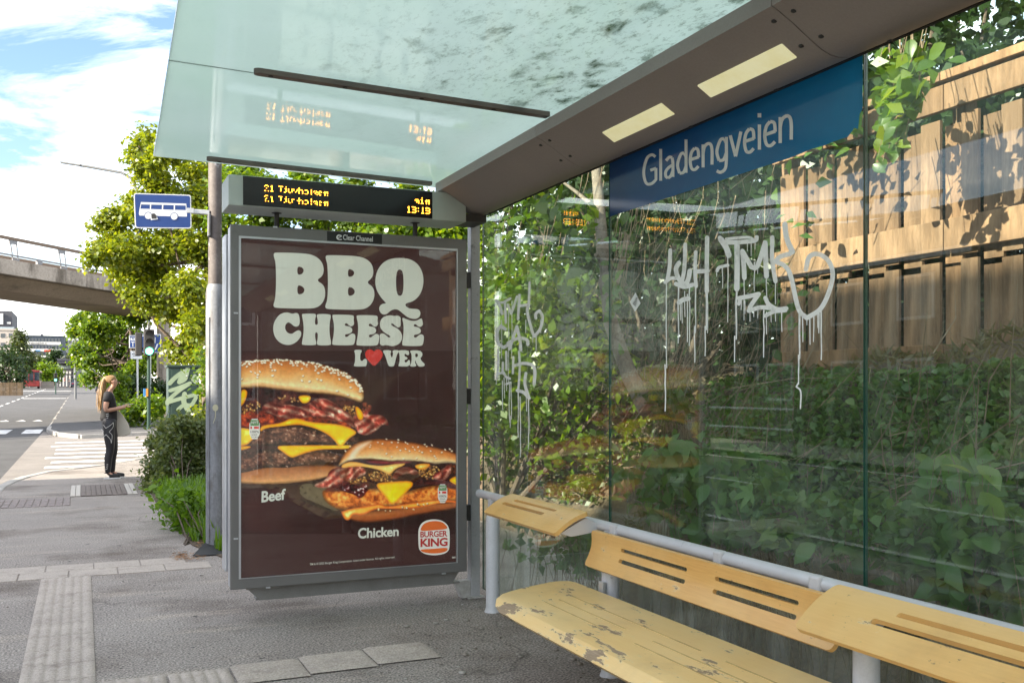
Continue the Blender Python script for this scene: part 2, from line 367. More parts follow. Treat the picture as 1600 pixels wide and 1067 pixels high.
# bands of concrete pavers and guide paving let into the footway
def slab(name, parent, x0, x1, y0, y1, h=.006, m=M_paver, gap=.004): return MB().box(x0 + gap, x1 - gap, y0 + gap, y1 - gap, -.05, h + RNG.uniform(-.0015, .0015)).build(name, m, parent, bevel=.003, seg=1)
pv = D.objects.new('paving', None); COL.objects.link(pv); tag(pv, kind='structure')
for r, y in enumerate((7.70, 7.98)):
    for i in range(8):
        x = .90 - .33 * (i + 1) - (.16 if r else 0)
        slab('paver', pv, x, x + .33, y, y + .28)
def ribbed(parent, x0, y0, wx, wy, along='y', ribs=6, lumps=True):
    """guide tile with rounded ribs, worn uneven"""
    n = ribs; us = np.linspace(0, 1, n * 6 + 1); vs_ = np.linspace(0, 1, 13); ph = RNG.uniform(0, 6)
    def h(u, v):
        a = (u * n) % 1; r = math.sin(math.pi * a) ** .8 if 0 < a < 1 else 0
        return .006 + .011 * r * (.8 + .2 * math.sin(v * 24 + ph) if lumps else 1) * min(1, 12 * min(v, 1 - v) + .15)
    mb = MB()
    if along == 'y': mb.grid(lambda u, v: (x0 + .003 + u * (wx - .006), y0 + .003 + v * (wy - .006), h(u, v)), us, vs_)
    else: mb.grid(lambda u, v: (x0 + .003 + v * (wx - .006), y0 + .003 + u * (wy - .006), h(u, v)), us, vs_)
    return mb.build('guide_tile', M_paver, parent, smooth=60)
for i in range(12): ribbed(pv, -.27, 7.69 - .3 * (i + 1), .33, .3)
for i in range(2): ribbed(pv, .08 + .285 * i, 4.58, .28, .31, 'y', 5)
for i in range(3): ribbed(pv, .65 + .335 * i, 4.60 + .03 * i, .335, .31, 'x', 7, False)
# worn tactile plate and a strip of setts at the crossing
M_plate = mat('brown_tactile_plate', (.13, .10, .085), .75, col2=(.19, .155, .13), scale=9, fine=.3)
M_pale = mat('pale_tactile_strip', (.50, .46, .40), .8, fine=.2)
for i in range(13):
    edge = i in (0, 1, 11, 12); sl = .02
    MB().add([(-.14 + .061 * (i + k) + sl * 0, y, zz) for k in (.06, .94) for y, zz in ((13.42, .004), (14.9, .004), (14.9, .013), (13.42, .013))],
             [(0, 1, 2, 3), (7, 6, 5, 4), (0, 4, 5, 1), (3, 2, 6, 7), (0, 3, 7, 4), (1, 5, 6, 2)]).build('tactile_bar', M_pale if edge else M_plate, pv)
M_sett = mat('granite_sett', (.20, .17, .155), .8, col2=(.29, .24, .22), scale=30, fine=.3)
for i in range(11):
    for j in range(6): MB().box(-1.0 + .08 * i, -.93 + .08 * i, 12.45 + .15 * j, 12.58 + .15 * j, -.03, .008 + RNG.uniform(0, .006)).build('sett', M_sett, pv, bevel=.006, seg=1)

# the bank behind the shelter
def bank_h(x, y):
    a = min(1, max(0, (y - 4.6) / 2.6)); k = min(1, max(0, (x - 2.62 - 1.0 * a * a * (3 - 2 * a)) / 1.9)); k = k * k * (3 - 2 * k); e = min(1, max(0, (15.5 - y) / 4.5)); e = e * e * (3 - 2 * e)
    return 1.55 * k * e + .05 * math.sin(x * 5 + y * 3) * min(1, k * 4) + .04 * math.sin(y * 7 - x * 4) * min(1, k * 4) - .02
M_bank = mat('bank_soil', (.075, .052, .033), .95, col2=(.13, .095, .06), scale=5, dirt=(.05, .055, .022), dscale=3, fine=.45, fscale=45, bump=1, bscale=25)
b = MB(); b.grid(lambda x, y: (x, y, bank_h(x, y)), list(np.linspace(2.5, 6.4, 46)) + [8, 12], list(np.linspace(-6, 16, 120))); tag(b.build('bank', M_bank, smooth=70), kind='structure')
v = MB(); v.extrude([[(q.x, q.y, 0) for q in (G(347, 872), G(300, 853), G(268, 815), G(245, 788), G(232, 765), G(238, 740), G(262, 722))] + [(2.6, 18, 0), (2.6, 8, 0)]], (0, 0, .012))
tag(v.build('verge', M_bank), kind='structure')
# ---------------------------------------------------------------- the bus shelter
M_grey = mat('grey_paint', (.47, .47, .48), .45, col2=(.42, .42, .43), scale=4, dirt=(.16, .15, .14), dscale=9, dlo=.62, dhi=.72, fine=.06, fscale=60)
M_frame = mat('bronze_grey_frame', (.20, .195, .185), .42, metal=.3, col2=(.175, .17, .165), scale=3, dirt=(.12, .115, .10), dscale=5, dlo=.6, dhi=.8)
M_alu = mat('bare_aluminium', (.62, .63, .65), .35, metal=.55, col2=(.52, .53, .55), scale=5)
M_beam = mat('brown_grey_fascia', (.34, .295, .275), .5, col2=(.30, .26, .24), scale=1.2, dirt=(.10, .08, .075), dscale=16, dlo=.70, dhi=.76, fine=.05)
M_rubber = mat('black_rubber', (.02, .02, .02), .7)
M_dark = mat('dark_steel', (.045, .042, .04), .6)
XG = 2.38                                            # the glass wall
YJ = [-2.75, -.99, .77, 2.525, 4.25, 5.93]           # its joints
M_glass = glassmat('wall_glass', (.90, .96, .92), .14, (.58, .62, .56), lo=.45, hi=.9, f0=.05, low_dirt=True)
M_edge = mat('green_glass_edge', (.02, .09, .065), .15, spec=.8)
shel = thing('bus_shelter', (2.33, 4, 0), 'grey bus shelter with a frosted glass roof and long glass back wall', 'bus shelter')
pt = lambda o: o
# corner posts
for yp in (5.95, -2.85):
    q = MB().box(2.297, 2.36, yp - .035, yp + .035, .0, 2.44); q.build('post', M_grey, shel, bevel=.006)
    q = MB(); q.extrude([[(2.2965, yp - .03, .115), (2.2965, yp - .03, .002), (2.235, yp - .03, .002), (2.195, yp - .03, .10), (2.205, yp - .03, .115)]], (0, .06, 0)); q.build('foot_gusset', mat('chalky_foot_paint', (.56, .55, .53), .8, col2=(.40, .38, .35), scale=30) if yp > 0 else D.materials['chalky_foot_paint'], shel, bevel=.004)
    MB().box(2.27, 2.385, yp - .06, yp + .06, 0, .012).build('foot_plate', D.materials['chalky_foot_paint'], shel, bevel=.003)
panes = []
for i in range(5):
    y0, y1 = YJ[i] + .004, YJ[i + 1] - .004
    g = MB().box(XG, XG + .010, y0, y1, .055, 2.60).build('glass_pane', M_glass, shel); panes.append(g)
    e = MB()
    for y in (y0 - .0005, y1 - .0015): e.box(XG + .0003, XG + .0097, y, y + .002, .055, 2.58)
    e.box(XG + .0003, XG + .0097, y0, y1, .053, .0549); e.build('glass_edge', M_edge, g)
    for z in (.30, 2.3):
        pass
# fascia beam with its lip, in three lengths
prof = [(2.0, 2.615), (2.0, 2.560), (2.03, 2.547), (2.06, 2.531), (2.095, 2.511), (2.13, 2.490), (2.165, 2.469), (2.20, 2.450), (2.235, 2.437), (2.27, 2.434), (2.31, 2.438), (2.345, 2.452), (2.36, 2.47), (2.36, 2.615)]
for y0, y1 in ((-2.9, .765), (.77, 2.522), (2.527, 4.288), (4.291, 5.76)):
    q = MB(); q.extrude([[(x, y0, z) for x, z in prof]], (0, y1 - y0, 0)); q.build('fascia', M_beam, shel, smooth=25)
MB().box(2.358, 2.374, -2.8, 5.9, 2.455, 2.478).build('glazing_strip', M_rubber, shel)
for y in np.arange(-2.6, 5.7, .55):
    p_ = Vector((2.318, y, 2.4385)); MB().lathe(p_ - Vector((0, 0, .004)), [(.006, 0), (.009, .002), (.009, .005)], 8).build('screw', M_dark, shel)
for y in (4.24, 4.34, 2.48, 2.575):
    for x in (2.05, 2.16): p_ = Vector((x, y, float(np.interp(x, [a for a, _ in prof[1:12]], [b for _, b in prof[1:12]])))); MB().lathe(p_ - Vector((0, 0, .005)), [(.006, 0), (.009, .002), (.009, .008)], 8).build('screw', M_dark, shel)
# lit diffusers let into the fascia
def dif(name):
    m, N, L = nodes(name); p = N('ShaderNodeBsdfPrincipled'); c = ramp(N, L, noise(N, L, 14, 6, .7), [(.3, (.80, .74, .40)), (.62, (.84, .80, .50))])
    L(c, p.inputs['Base Color']); L(c, p.inputs['Emission Color']); p.inputs['Emission Strength'].default_value = .10; p.inputs['Roughness'].default_value = .35
    L(p.outputs[0], N('ShaderNodeOutputMaterial').inputs[0]); return m
M_dif = dif('cream_diffuser')
nx, nzv = Vector((.035, 0, -.021)).normalized(), Vector((-.021, 0, -.035)).normalized()
def fascia_pt(x): return Vector((x, 0, np.interp(x, [a for a, _ in prof[1:12]], [b for _, b in prof[1:12]])))
for y0, y1 in ((3.37, 3.86), (2.63, 3.12), (-.4, .1), (-1.2, -.7)):
    c = (fascia_pt(2.125) + fascia_pt(2.19)) / 2 + Vector((0, (y0 + y1) / 2, 0)) + nzv * .001
    MB().obox(c, nx * .037, Vector((0, (y1 - y0) / 2, 0)), nzv * .004).build('light_diffuser', M_dif, shel, bevel=.005)
# roof of frosted panes, held on flat bars
def roofmat():
    m, N, L = nodes('frosted_roof_glass'); n1 = noise(N, L, 5, 10, .72, (1.6, .9, 1), dist=.3); n2 = noise(N, L, 26, 6, .75, (1.8, .8, 1)); n3 = noise(N, L, 1.3, 3)
    base = ramp(N, L, n3, [(.3, (.76, .88, .80)), (.7, (.82, .92, .855))])
    s1 = ramp(N, L, n1, [(.54, 0.), (.68, 1.)]); s2 = ramp(N, L, n2, [(.53, 0.), (.66, .8)])
    sep = N('ShaderNodeSeparateXYZ'); t = N('ShaderNodeTexCoord'); L(t.outputs['Object'], sep.inputs[0])
    ax = ramp(N, L, mathn(N, L, 'MULTIPLY_ADD', sep.outputs[0], .45, .95), [(.2, .04), (.55, .7), (.8, 1.)])          # more algae towards the fascia
    ay = ramp(N, L, mathn(N, L, 'MULTIPLY_ADD', sep.outputs[1], -.35, .45), [(.33, .12), (.44, 1.)])                   # and on the nearer panes
    a = mixc(N, L, 1.0, mixc(N, L, 1.0, ax, ay, 'MULTIPLY'), mixc(N, L, .7, s1, s2, 'ADD'), 'MULTIPLY')
    c = mixc(N, L, a, base, (.085, .14, .08))
    d = N('ShaderNodeBsdfDiffuse'); tr = N('ShaderNodeBsdfTranslucent'); gl = N('ShaderNodeBsdfGlossy'); gl.inputs['Roughness'].default_value = .055
    L(c, d.inputs[0]); L(c, tr.inputs[0])
    x = N('ShaderNodeMixShader'); x.inputs[0].default_value = .80; L(d.outputs[0], x.inputs[1]); L(tr.outputs[0], x.inputs[2])
    y = N('ShaderNodeMixShader'); L(schlick(N, L, .028), y.inputs[0]); L(x.outputs[0], y.inputs[1]); L(gl.outputs[0], y.inputs[2])
    L(y.outputs[0], N('ShaderNodeOutputMaterial').inputs[0]); return m
def mathn(N, L, op, a, b, c=None):
    n = N('ShaderNodeMath', operation=op)
    for i, x in enumerate((a, b, c)):
        if x is None: continue
        if isinstance(x, (int, float)): n.inputs[i].default_value = x
        else: L(x, n.inputs[i])
    return n.outputs[0]
M_roof = roofmat()
ro = lambda y: .30 + (y - 3.4) * .030              # the outer edge runs slightly askew
def rz(x): return 2.700 - .0235 * (x - .36)
RY = [-2.9, -1.0, .77, 2.53, 4.28, 6.08]
for y0, y1 in zip(RY, RY[1:]):
    y0 += .004; y1 -= .004; q = MB()
    q.add([(x, y, rz(x) + dz) for dz in (0, .012) for x, y in ((ro(y0), y0), (2.36, y0), (2.36, y1), (ro(y1), y1))], [(0, 1, 2, 3), (7, 6, 5, 4), (0, 4, 5, 1), (1, 5, 6, 2), (2, 6, 7, 3), (3, 7, 4, 0)])
    g = q.build('roof_pane', M_roof, shel)
    e = MB(); e.add([(ro(y) - .0012, y, rz(.36) + dz) for dz in (.0006, .0114) for y in (y0, y1)], [(0, 1, 3, 2)])
    for y in (y0 - .0008, y1 + .0008): e.add([(x, y, rz(x) + dz) for dz in (.0006, .0114) for x in (ro(y), 2.34)], [(0, 1, 3, 2)])
    e.build('pane_edge', M_edge, g)
for y in (5.93, 4.22, 2.50, .77, -1.0):
    x0 = .66; pts = [(x0 + .018 * (1 - math.cos(a)), y + .022 * math.sin(a)) for a in np.linspace(-math.pi / 2, -math.pi * 1.5 + math.pi * 0, 1)]
    ol = [(2.03, y - .024), (2.03, y + .024)] + [(x0 + .024 - .024 * math.sin(a), y + .024 * math.cos(a)) for a in np.linspace(0, math.pi, 9)]
    q = MB(); q.extrude([[(a, b_, rz(a) - .022) for a, b_ in ol]], (0, 0, .021)); bar = q.build('roof_bar', mat('weathered_bar', (.17, .135, .115), .55, col2=(.12, .10, .09), scale=8) if y == 5.93 else D.materials['weathered_bar'], shel)
    for x in (.73, 1.05, 1.4, 1.75): MB().lathe((x, y, rz(x) - .026), [(.009, 0), (.011, .002), (.011, .004)], 8).build('bolt', M_dark, bar)
# stop name on its blue foil, on the inside of the second pane
pane = panes[3]
gx = lambda u, v: PX(u, v, XG - .0016)
gx2 = lambda u, v: PX(u, v, XG - .0024)
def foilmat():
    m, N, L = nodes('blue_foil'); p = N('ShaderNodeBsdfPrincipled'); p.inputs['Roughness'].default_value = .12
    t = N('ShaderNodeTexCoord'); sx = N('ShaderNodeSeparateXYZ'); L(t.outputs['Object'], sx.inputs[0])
    skylit = mathn(N, L, 'ADD', mathn(N, L, 'MULTIPLY_ADD', sx.outputs[1], -.62, .16), mathn(N, L, 'MULTIPLY_ADD', noise(N, L, 2.2, 5), .7, -.35))
    c = ramp(N, L, skylit, [(.0, (.012, .05, .15)), (.45, (.010, .085, .25)), (1, (.010, .20, .43))])  # sky light painted in: lighter blue towards the camera end, broken by noise
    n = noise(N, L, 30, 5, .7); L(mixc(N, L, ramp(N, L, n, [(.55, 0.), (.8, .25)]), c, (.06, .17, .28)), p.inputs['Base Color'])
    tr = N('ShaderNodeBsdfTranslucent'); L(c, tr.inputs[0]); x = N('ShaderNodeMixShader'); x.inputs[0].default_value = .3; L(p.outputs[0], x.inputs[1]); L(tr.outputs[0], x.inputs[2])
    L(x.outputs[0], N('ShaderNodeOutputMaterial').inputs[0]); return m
e = random.Random(3); z0 = 2.195
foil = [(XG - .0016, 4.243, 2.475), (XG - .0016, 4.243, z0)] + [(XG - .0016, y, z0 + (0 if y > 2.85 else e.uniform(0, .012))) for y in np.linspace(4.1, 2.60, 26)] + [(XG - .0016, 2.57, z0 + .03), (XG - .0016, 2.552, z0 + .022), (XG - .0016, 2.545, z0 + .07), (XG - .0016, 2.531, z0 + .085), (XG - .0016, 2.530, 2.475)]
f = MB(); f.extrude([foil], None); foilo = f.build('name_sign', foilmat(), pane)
M_ltr = mat('white_print', (.78, .80, .78), .5, dirt=(.55, .60, .58), dscale=30, dlo=.5, dhi=.8)
ltr = MB(); W = 9.2
def st(pts, w=W, n=5): ribbon(ltr, pts, gx2, w, n, cap=False)
def nline(u): return 292 - (u - 1003) * (292 - 212) / 255          # baseline of the lettering
xh = lambda u: 32 + (u - 1003) * 10 / 255                           # x-height, growing towards the camera
def gl(kind, u, w, sw):
    """one letter of the stop name, drawn with strokes: left column u, width w"""
    b = lambda x, h: (u + x * w, nline(u + x * w) - h * xh(u + x * w))
    S = lambda *q, ww=sw: st([b(*p) for p in q], ww)
    if kind == 'n': S((.1, 0), (.1, 1), ww=sw); S((.1, .62), (.22, .87), (.5, .96), (.78, .88), (.9, .6), (.9, 0))
    if kind == 'l': S((.5, 0), (.5, 1.5))
    if kind == 'i': S((.5, 0), (.5, 1.0)); S((.5, 1.28), (.5, 1.45), ww=sw * 1.15)
    if kind == 'a': S((.88, 0), (.88, .6), (.8, .9), (.5, .97), (.14, .86)); S((.88, .55), (.45, .5), (.12, .36), (.12, .14), (.35, .02), (.65, .08), (.88, .3))
    if kind == 'd': S((.9, 0), (.9, 1.5)); S((.9, .72), (.72, .93), (.4, .9), (.12, .5), (.3, .07), (.68, .06), (.9, .3))
    if kind == 'e': S((.1, .52), (.9, .52)); S((.9, .5), (.82, .85), (.5, .97), (.2, .82), (.08, .48), (.22, .12), (.55, .02), (.88, .12))
    if kind == 'g': S((.9, .97), (.9, -.05), (.78, -.36), (.42, -.44), (.1, -.33)); S((.9, .72), (.72, .93), (.4, .92), (.12, .5), (.3, .07), (.68, .06), (.9, .3))
    if kind == 'v': S((.04, .98), (.5, .03)); S((.96, .98), (.5, .03))
    if kind == 'G': S((.92, 1.22), (.65, 1.38), (.3, 1.28), (.08, .7), (.25, .12), (.62, .0), (.95, .12)); S((.95, .1), (.95, .68)); S((.97, .66), (.55, .66))
u = 1004
for ch, wd in zip('Gladengveien', (25, 8, 17, 19, 18, 19, 20, 19, 18.5, 8, 20, 21)):
    k = 1 + (u - 1004) / 255 * .20; wd *= k * .985; gl(ch, u, wd - 2.6, 4.5 * k); u += wd + 1.0
ltr.build('lettering', M_ltr, foilo)

# graffiti sprayed on the panes, in drips
def spraymat():
    m, N, L = nodes('white_spray'); d = N('ShaderNodeBsdfDiffuse'); t = N('ShaderNodeBsdfTransparent'); tl = N('ShaderNodeBsdfTranslucent')
    for x in (d, tl): x.inputs[0].default_value = (.96, .97, .96, 1)
    a = N('ShaderNodeMixShader'); a.inputs[0].default_value = .15; L(d.outputs[0], a.inputs[1]); L(tl.outputs[0], a.inputs[2])
    f = mixc(N, L, .5, ramp(N, L, noise(N, L, 18, 6, .7), [(.5, 0.), (.75, .45)]), ramp(N, L, noise(N, L, 5, 4), [(.55, 0.), (.75, .3)]), 'ADD')
    b = N('ShaderNodeMixShader'); L(f, b.inputs[0]); L(a.outputs[0], b.inputs[1]); L(t.outputs[0], b.inputs[2]); L(b.outputs[0], N('ShaderNodeOutputMaterial').inputs[0]); return m
M_spray = spraymat()
def spray(pane, polys, drips, proj):
    mb = MB()
    for w, p in polys: ribbon(mb, p, proj, w * 1.12, 6)
    r = random.Random(len(drips))
    for u, a, b_, wd in drips:
        x = u; pts = []
        k = max(2, int((b_ - a) / 14) + 1)
        for i in range(k): pts.append((x + r.uniform(-.5, .5), a + (b_ - a) * i / (k - 1), wd * (1 - .35 * i / k)))
        ribbon(mb, pts, proj, wd, 3)
    return mb.build('graffiti', M_spray, pane)
c7 = lambda L_: [(1020 + p[0] / 3.81, 340 + p[1] / 3.81) for p in L_]
g2 = [(5.5, c7([(106, 195), (102, 290), (90, 370)])), (5, c7([(75, 385), (110, 362), (140, 362)])), (5.5, c7([(195, 160), (190, 300), (178, 372)])), (6.5, c7([(158, 270), (140, 310), (160, 370), (200, 400), (215, 360), (222, 318)])),
      (6, c7([(140, 395), (190, 412), (240, 400)])), (5, c7([(258, 205), (254, 320), (260, 410)])), (6, c7([(260, 322), (330, 318)])), (6, c7([(326, 120), (324, 300), (324, 440)])),
      (6.5, c7([(158, 505), (185, 488), (215, 482)])),
      (6, c7([(402, 120), (430, 148), (600, 140), (622, 118)])), (8, c7([(408, 130), (440, 180), (455, 225)])), (4, c7([(440, 128), (560, 118), (600, 130)])), (7.5, c7([(504, 155), (505, 290), (503, 425)])), (4.5, c7([(385, 318), (400, 296), (450, 284)])),
      (6.5, c7([(536, 200), (545, 290), (548, 360)])), (6.5, c7([(540, 205), (590, 295), (625, 290), (672, 150)])), (7, c7([(672, 150), (676, 260), (680, 350)])), (6, c7([(715, 118), (714, 250), (734, 380)])),
      (6.5, c7([(822, 215), (760, 235), (735, 262), (790, 290), (825, 350), (870, 540), (920, 598), (1000, 545), (1050, 450), (1075, 340), (1050, 260), (990, 218), (935, 235), (915, 310)])), (7.5, c7([(790, 40), (800, 120), (835, 205)])),
      (6, c7([(515, 480), (570, 470), (635, 455)])), (6, c7([(635, 455), (590, 520), (575, 555), (640, 535), (720, 540)])), (5, c7([(520, 485), (512, 515)])), (6, c7([(670, 478), (690, 515), (740, 545), (795, 540)])), (5.5, c7([(670, 585), (720, 560), (790, 552)]))]
d2 = [(1041.5, 438, 575, 1.9), (1039.6, 570, 642, 2.3), (1060, 445, 536, 2.4), (1063, 470, 500, 1.6), (1066, 470, 505, 1.4), (1070, 455, 495, 1.5), (1074, 460, 534, 1.8), (1077.5, 450, 540, 1.8), (1087, 440, 520, 2.2), (1085.6, 510, 566, 2), (1104, 455, 515, 3), (1102.3, 510, 556, 2), (1106, 450, 520, 1.6),
      (1137.5, 395, 503, 1.8), (1129, 418, 450, 1.5), (1120, 420, 432, 1.2), (1151, 445, 530, 3), (1148, 525, 565, 2), (1163, 430, 500, 1.6), (1179, 410, 455, 1.6), (1184, 412, 428, 1.2), (1198, 430, 480, 1.6), (1212, 435, 475, 1.6), (1174, 370, 400, 1.3), (1168, 378, 392, 1.1), (1180, 378, 390, 1.1),
      (1194, 485, 558, 2.2), (1198, 488, 522, 1.7), (1172, 480, 502, 1.4), (1178, 482, 495, 1.4), (1185, 485, 497, 1.2), (1205, 490, 503, 1.3), (1212, 488, 502, 1.3), (1222, 488, 518, 1.6), (1165, 470, 490, 1.3), (1159, 470, 484, 1.3), (1250, 490, 560, 3.2), (1248.5, 555, 600, 2.4), (1255, 496, 534, 1.8), (1266, 498, 538, 1.8), (1272, 492, 534, 1.8), (1280, 490, 520, 2.4), (1284, 486, 562, 2.4), (1262, 498, 508, 1.3), (1278, 490, 512, 1.3)]
spray(panes[3], g2, d2, gx)
mb = MB(); ribbon(mb, [(1248.5, 598, 2.4), (1245, 604, 2.4), (1252, 612, 2.6), (1251.5, 638, 2.2)], gx, 2.4, 5); mb.build('paint_drip', M_spray, panes[3])
c8 = lambda L_: [(760 + p[0] / 3.557, 420 + p[1] / 3.557) for p in L_]
g1 = [(3.6, c8([(55, 178), (90, 188), (135, 165)])), (4, c8([(62, 180), (78, 210), (90, 250)])), (3.4, c8([(105, 185), (108, 240), (110, 300)])), (3.4, c8([(122, 200), (140, 250), (158, 200), (172, 155)])), (3.6, c8([(186, 145), (182, 210), (178, 280)])),
      (3.2, c8([(243, 75), (240, 150), (238, 195)])), (4, c8([(192, 205), (238, 200), (230, 240), (255, 340), (268, 375), (300, 330), (312, 270), (295, 232), (275, 250), (275, 275)])),
      (4.5, c8([(105, 335), (80, 318), (60, 350), (65, 410), (95, 438), (125, 420)])), (4.2, c8([(170, 320), (150, 380), (128, 445)])), (4.2, c8([(170, 320), (185, 390), (192, 450)])), (4.5, c8([(120, 412), (180, 385), (225, 395), (230, 420)])),
      (3, c8([(66, 450), (66, 520), (60, 600)])), (3.4, c8([(62, 585), (95, 575), (110, 600), (130, 610)])), (3.2, c8([(92, 520), (90, 580)])), (3.2, c8([(110, 460), (112, 560)])), (3.2, c8([(150, 490), (148, 580)])), (4.4, c8([(150, 540), (205, 525), (255, 535), (270, 570), (266, 640)])),
      (3.2, c8([(182, 460), (186, 560), (178, 670)])), (4.6, c8([(172, 676), (205, 685), (238, 718)])), (4.2, c8([(220, 580), (215, 640), (236, 715)])), (3.2, c8([(112, 640), (135, 632)]))]
d1 = [(785, 595, 640, 1.5), (788, 590, 622, 1.3), (796, 600, 660, 1.5), (799, 600, 655, 1.4), (792, 590, 610, 1.2), (797.5, 650, 668, 1.3), (810, 610, 683, 1.8), (813.5, 620, 714, 1.8), (826.5, 620, 701, 1.8), (823, 615, 642, 1.3), (835, 580, 604, 1.5), (838, 525, 548, 1.4), (833, 522, 535, 1.2), (845, 500, 520, 1.3), (822, 500, 520, 1.3), (800, 470, 560, 1.2), (795, 480, 600, 1.2), (784, 500, 560, 1.3), (812, 540, 610, 1.4), (776, 590, 600, 1.3)]
spray(panes[4], g1, d1, gx)
q = MB(); flat(q, [(993, 457), (1001, 474), (992, 487), (984, 472)], gx, it=0); stk = q.build('sticker', M_ltr, panes[3])
q = MB()
for i in range(6): ribbon(q, [(989 + i, 474 - i * 1.5), (994 + i * .6, 478 - i * 2.6)], gx2, .9, 2, False)
q.build('sticker_print', M_dark, panes[3])

# ---------------------------------------------------------------- bench
def woodmat(name, worn, edge=False, a=(.62, .34, .115), b_=(.72, .435, .17), pale=(.74, .50, .22)):
    m, N, L = nodes(name); p = N('ShaderNodeBsdfPrincipled'); p.inputs['Roughness'].default_value = .38
    gr = noise(N, L, 9, 6, .6, (14, .8, 14)); c = ramp(N, L, gr, [(.3, a), (.7, b_)])
    c = mixc(N, L, ramp(N, L, noise(N, L, 2.2, 3), [(.35, 0.), (.65, .7)]), c, pale)
    ch = noise(N, L, 7, 9, .68, (1.6, .55, 1)); sx = N('ShaderNodeSeparateXYZ'); t = N('ShaderNodeTexCoord'); L(t.outputs['Object'], sx.inputs[0]); ch = mathn(N, L, 'ADD', ch, ramp(N, L, mathn(N, L, 'ADD', sx.outputs[0], 1.0), [(.60, .065), (.65, 0.)])) if edge else ch
    wear = ramp(N, L, ch, [(worn, 0.), (worn + .012, 1.)])
    rim = ramp(N, L, ch, [(worn - .03, 0.), (worn, .6), (worn + .01, 0.)])
    bare = ramp(N, L, noise(N, L, 20, 5, .7, (10, .6, 10)), [(.3, (.22, .15, .09)), (.7, (.42, .31, .21))])
    c = mixc(N, L, rim, c, (.80, .66, .40)); c = mixc(N, L, wear, c, bare)
    sc_ = noise(N, L, 40, 4, .8, (1, .5, 1)); c = mixc(N, L, ramp(N, L, noise(N, L, 3.2, 8, .7), [(.5, 0.), (.75, .30)]), c, (.36, .22, .10)); c = mixc(N, L, ramp(N, L, sc_, [(.655, 0.), (.69, .7)]), c, (.20, .12, .06))
    L(c, p.inputs['Base Color']); L(mixc(N, L, wear, (.36, .36, .36), (.85, .85, .85)), p.inputs['Roughness'])
    b = N('ShaderNodeBump'); b.inputs['Strength'].default_value = .5; b.inputs['Distance'].default_value = .004; b.invert = True; L(wear, b.inputs['Height']); L(b.outputs[0], p.inputs['Normal'])
    L(p.outputs[0], N('ShaderNodeOutputMaterial').inputs[0]); return m
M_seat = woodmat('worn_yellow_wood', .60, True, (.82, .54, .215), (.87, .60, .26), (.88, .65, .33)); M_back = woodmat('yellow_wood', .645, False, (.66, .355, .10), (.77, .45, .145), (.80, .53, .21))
M_rail = mat('galvanised_tube', (.60, .60, .62), .45, metal=.1, col2=(.54, .54, .56), scale=5, dirt=(.25, .25, .25), dscale=12, dlo=.64, dhi=.74)
M_pole = mat('grey_painted_pole', (.60, .61, .63), .5, col2=(.54, .55, .57), scale=6, dirt=(.14, .12, .11), dscale=13, dlo=.66, dhi=.72, fine=.06)
XP = 2.28; bench = thing('bench', (2.1, 3, 0), 'yellow slotted wood bench with worn paint on grey posts along the glass', 'bench')
PYS = [5.51, 4.06, 2.41, .9]
for y in PYS:
    o = MB().lathe((XP, y, 0), [(.052, 0), (.046, .015), (.042, .03), (.042, .57), (.036, .585)], 20).build('pole', M_pole, bench, smooth=40)
    MB().box(XP - .022, XP + .022, y - .03, y + .03, .58, .69).build('pole_head', M_pole, bench, bevel=.006)
MB().tube([(XP, 5.71, .695), (XP, 5.70, .695), (XP, -.4, .695)], .026, 16).build('rail', M_rail, bench, smooth=50)
MB().tube([(XP, 5.725, .695), (XP, 5.70, .695)], .028, 16).build('rail_cap', M_rail, bench, bevel=.004)
def board(name, pf, outline, slots, m, th=.018, bev=.006, cols=30):
    """a moulded board: outline and slots in (s, y), carried into space by pf(s) -> (x, z)"""
    loops = [outline] + slots; tris = [tuple(t) for t in tessellate_polygon([[Vector((a, b_, 0)) for a, b_ in l] for l in loops])]
    bm = bmesh.new(); pts = [p for l in loops for p in l]; vs_ = [bm.verts.new((a, b_, 0)) for a, b_ in pts]
    for t in tris:
        try: bm.faces.new([vs_[i] for i in t])
        except ValueError: pass
    ss = [p[0] for p in outline]; lo, hi = min(ss), max(ss)
    for k in range(1, 12): bmesh.ops.bisect_plane(bm, geom=bm.verts[:] + bm.edges[:] + bm.faces[:], plane_co=(lo + (hi - lo) * k / 12, 0, 0), plane_no=(1, 0, 0))
    bmesh.ops.recalc_face_normals(bm, faces=bm.faces[:])
    r = bmesh.ops.extrude_face_region(bm, geom=bm.faces[:]); up = [x for x in r['geom'] if isinstance(x, bmesh.types.BMVert)]; ups = set(up)
    for v_ in bm.verts:
        s_ = v_.co.x; x, z = pf(s_); x2, z2 = pf(s_ + .002); d = Vector((x2 - x, 0, z2 - z)).normalized(); n_ = Vector((-d.z, 0, d.x))
        p_ = Vector((x, v_.co.y, z)) + n_ * (th / 2 if v_ in ups else -th / 2); v_.co = p_ - origin(bench)
    bmesh.ops.recalc_face_normals(bm, faces=bm.faces[:])
    me = D.meshes.new(name); bm.to_mesh(me); bm.free(); me.materials.append(m); o = D.objects.new(name, me); COL.objects.link(o); o.parent = bench
    md = o.modifiers.new('edge', 'BEVEL'); md.width = bev; md.segments = 3; md.limit_method = 'ANGLE'; md.angle_limit = R(50); smooth_(o, 30); return o
def slot(s, y0, y1, w=.011):
    return [(s + w * math.cos(a), y1 - w + w * math.sin(a)) for a in np.linspace(0, math.pi, 7)] + [(s + w * math.cos(a), y0 + w + w * math.sin(a)) for a in np.linspace(math.pi, 2 * math.pi, 7)]
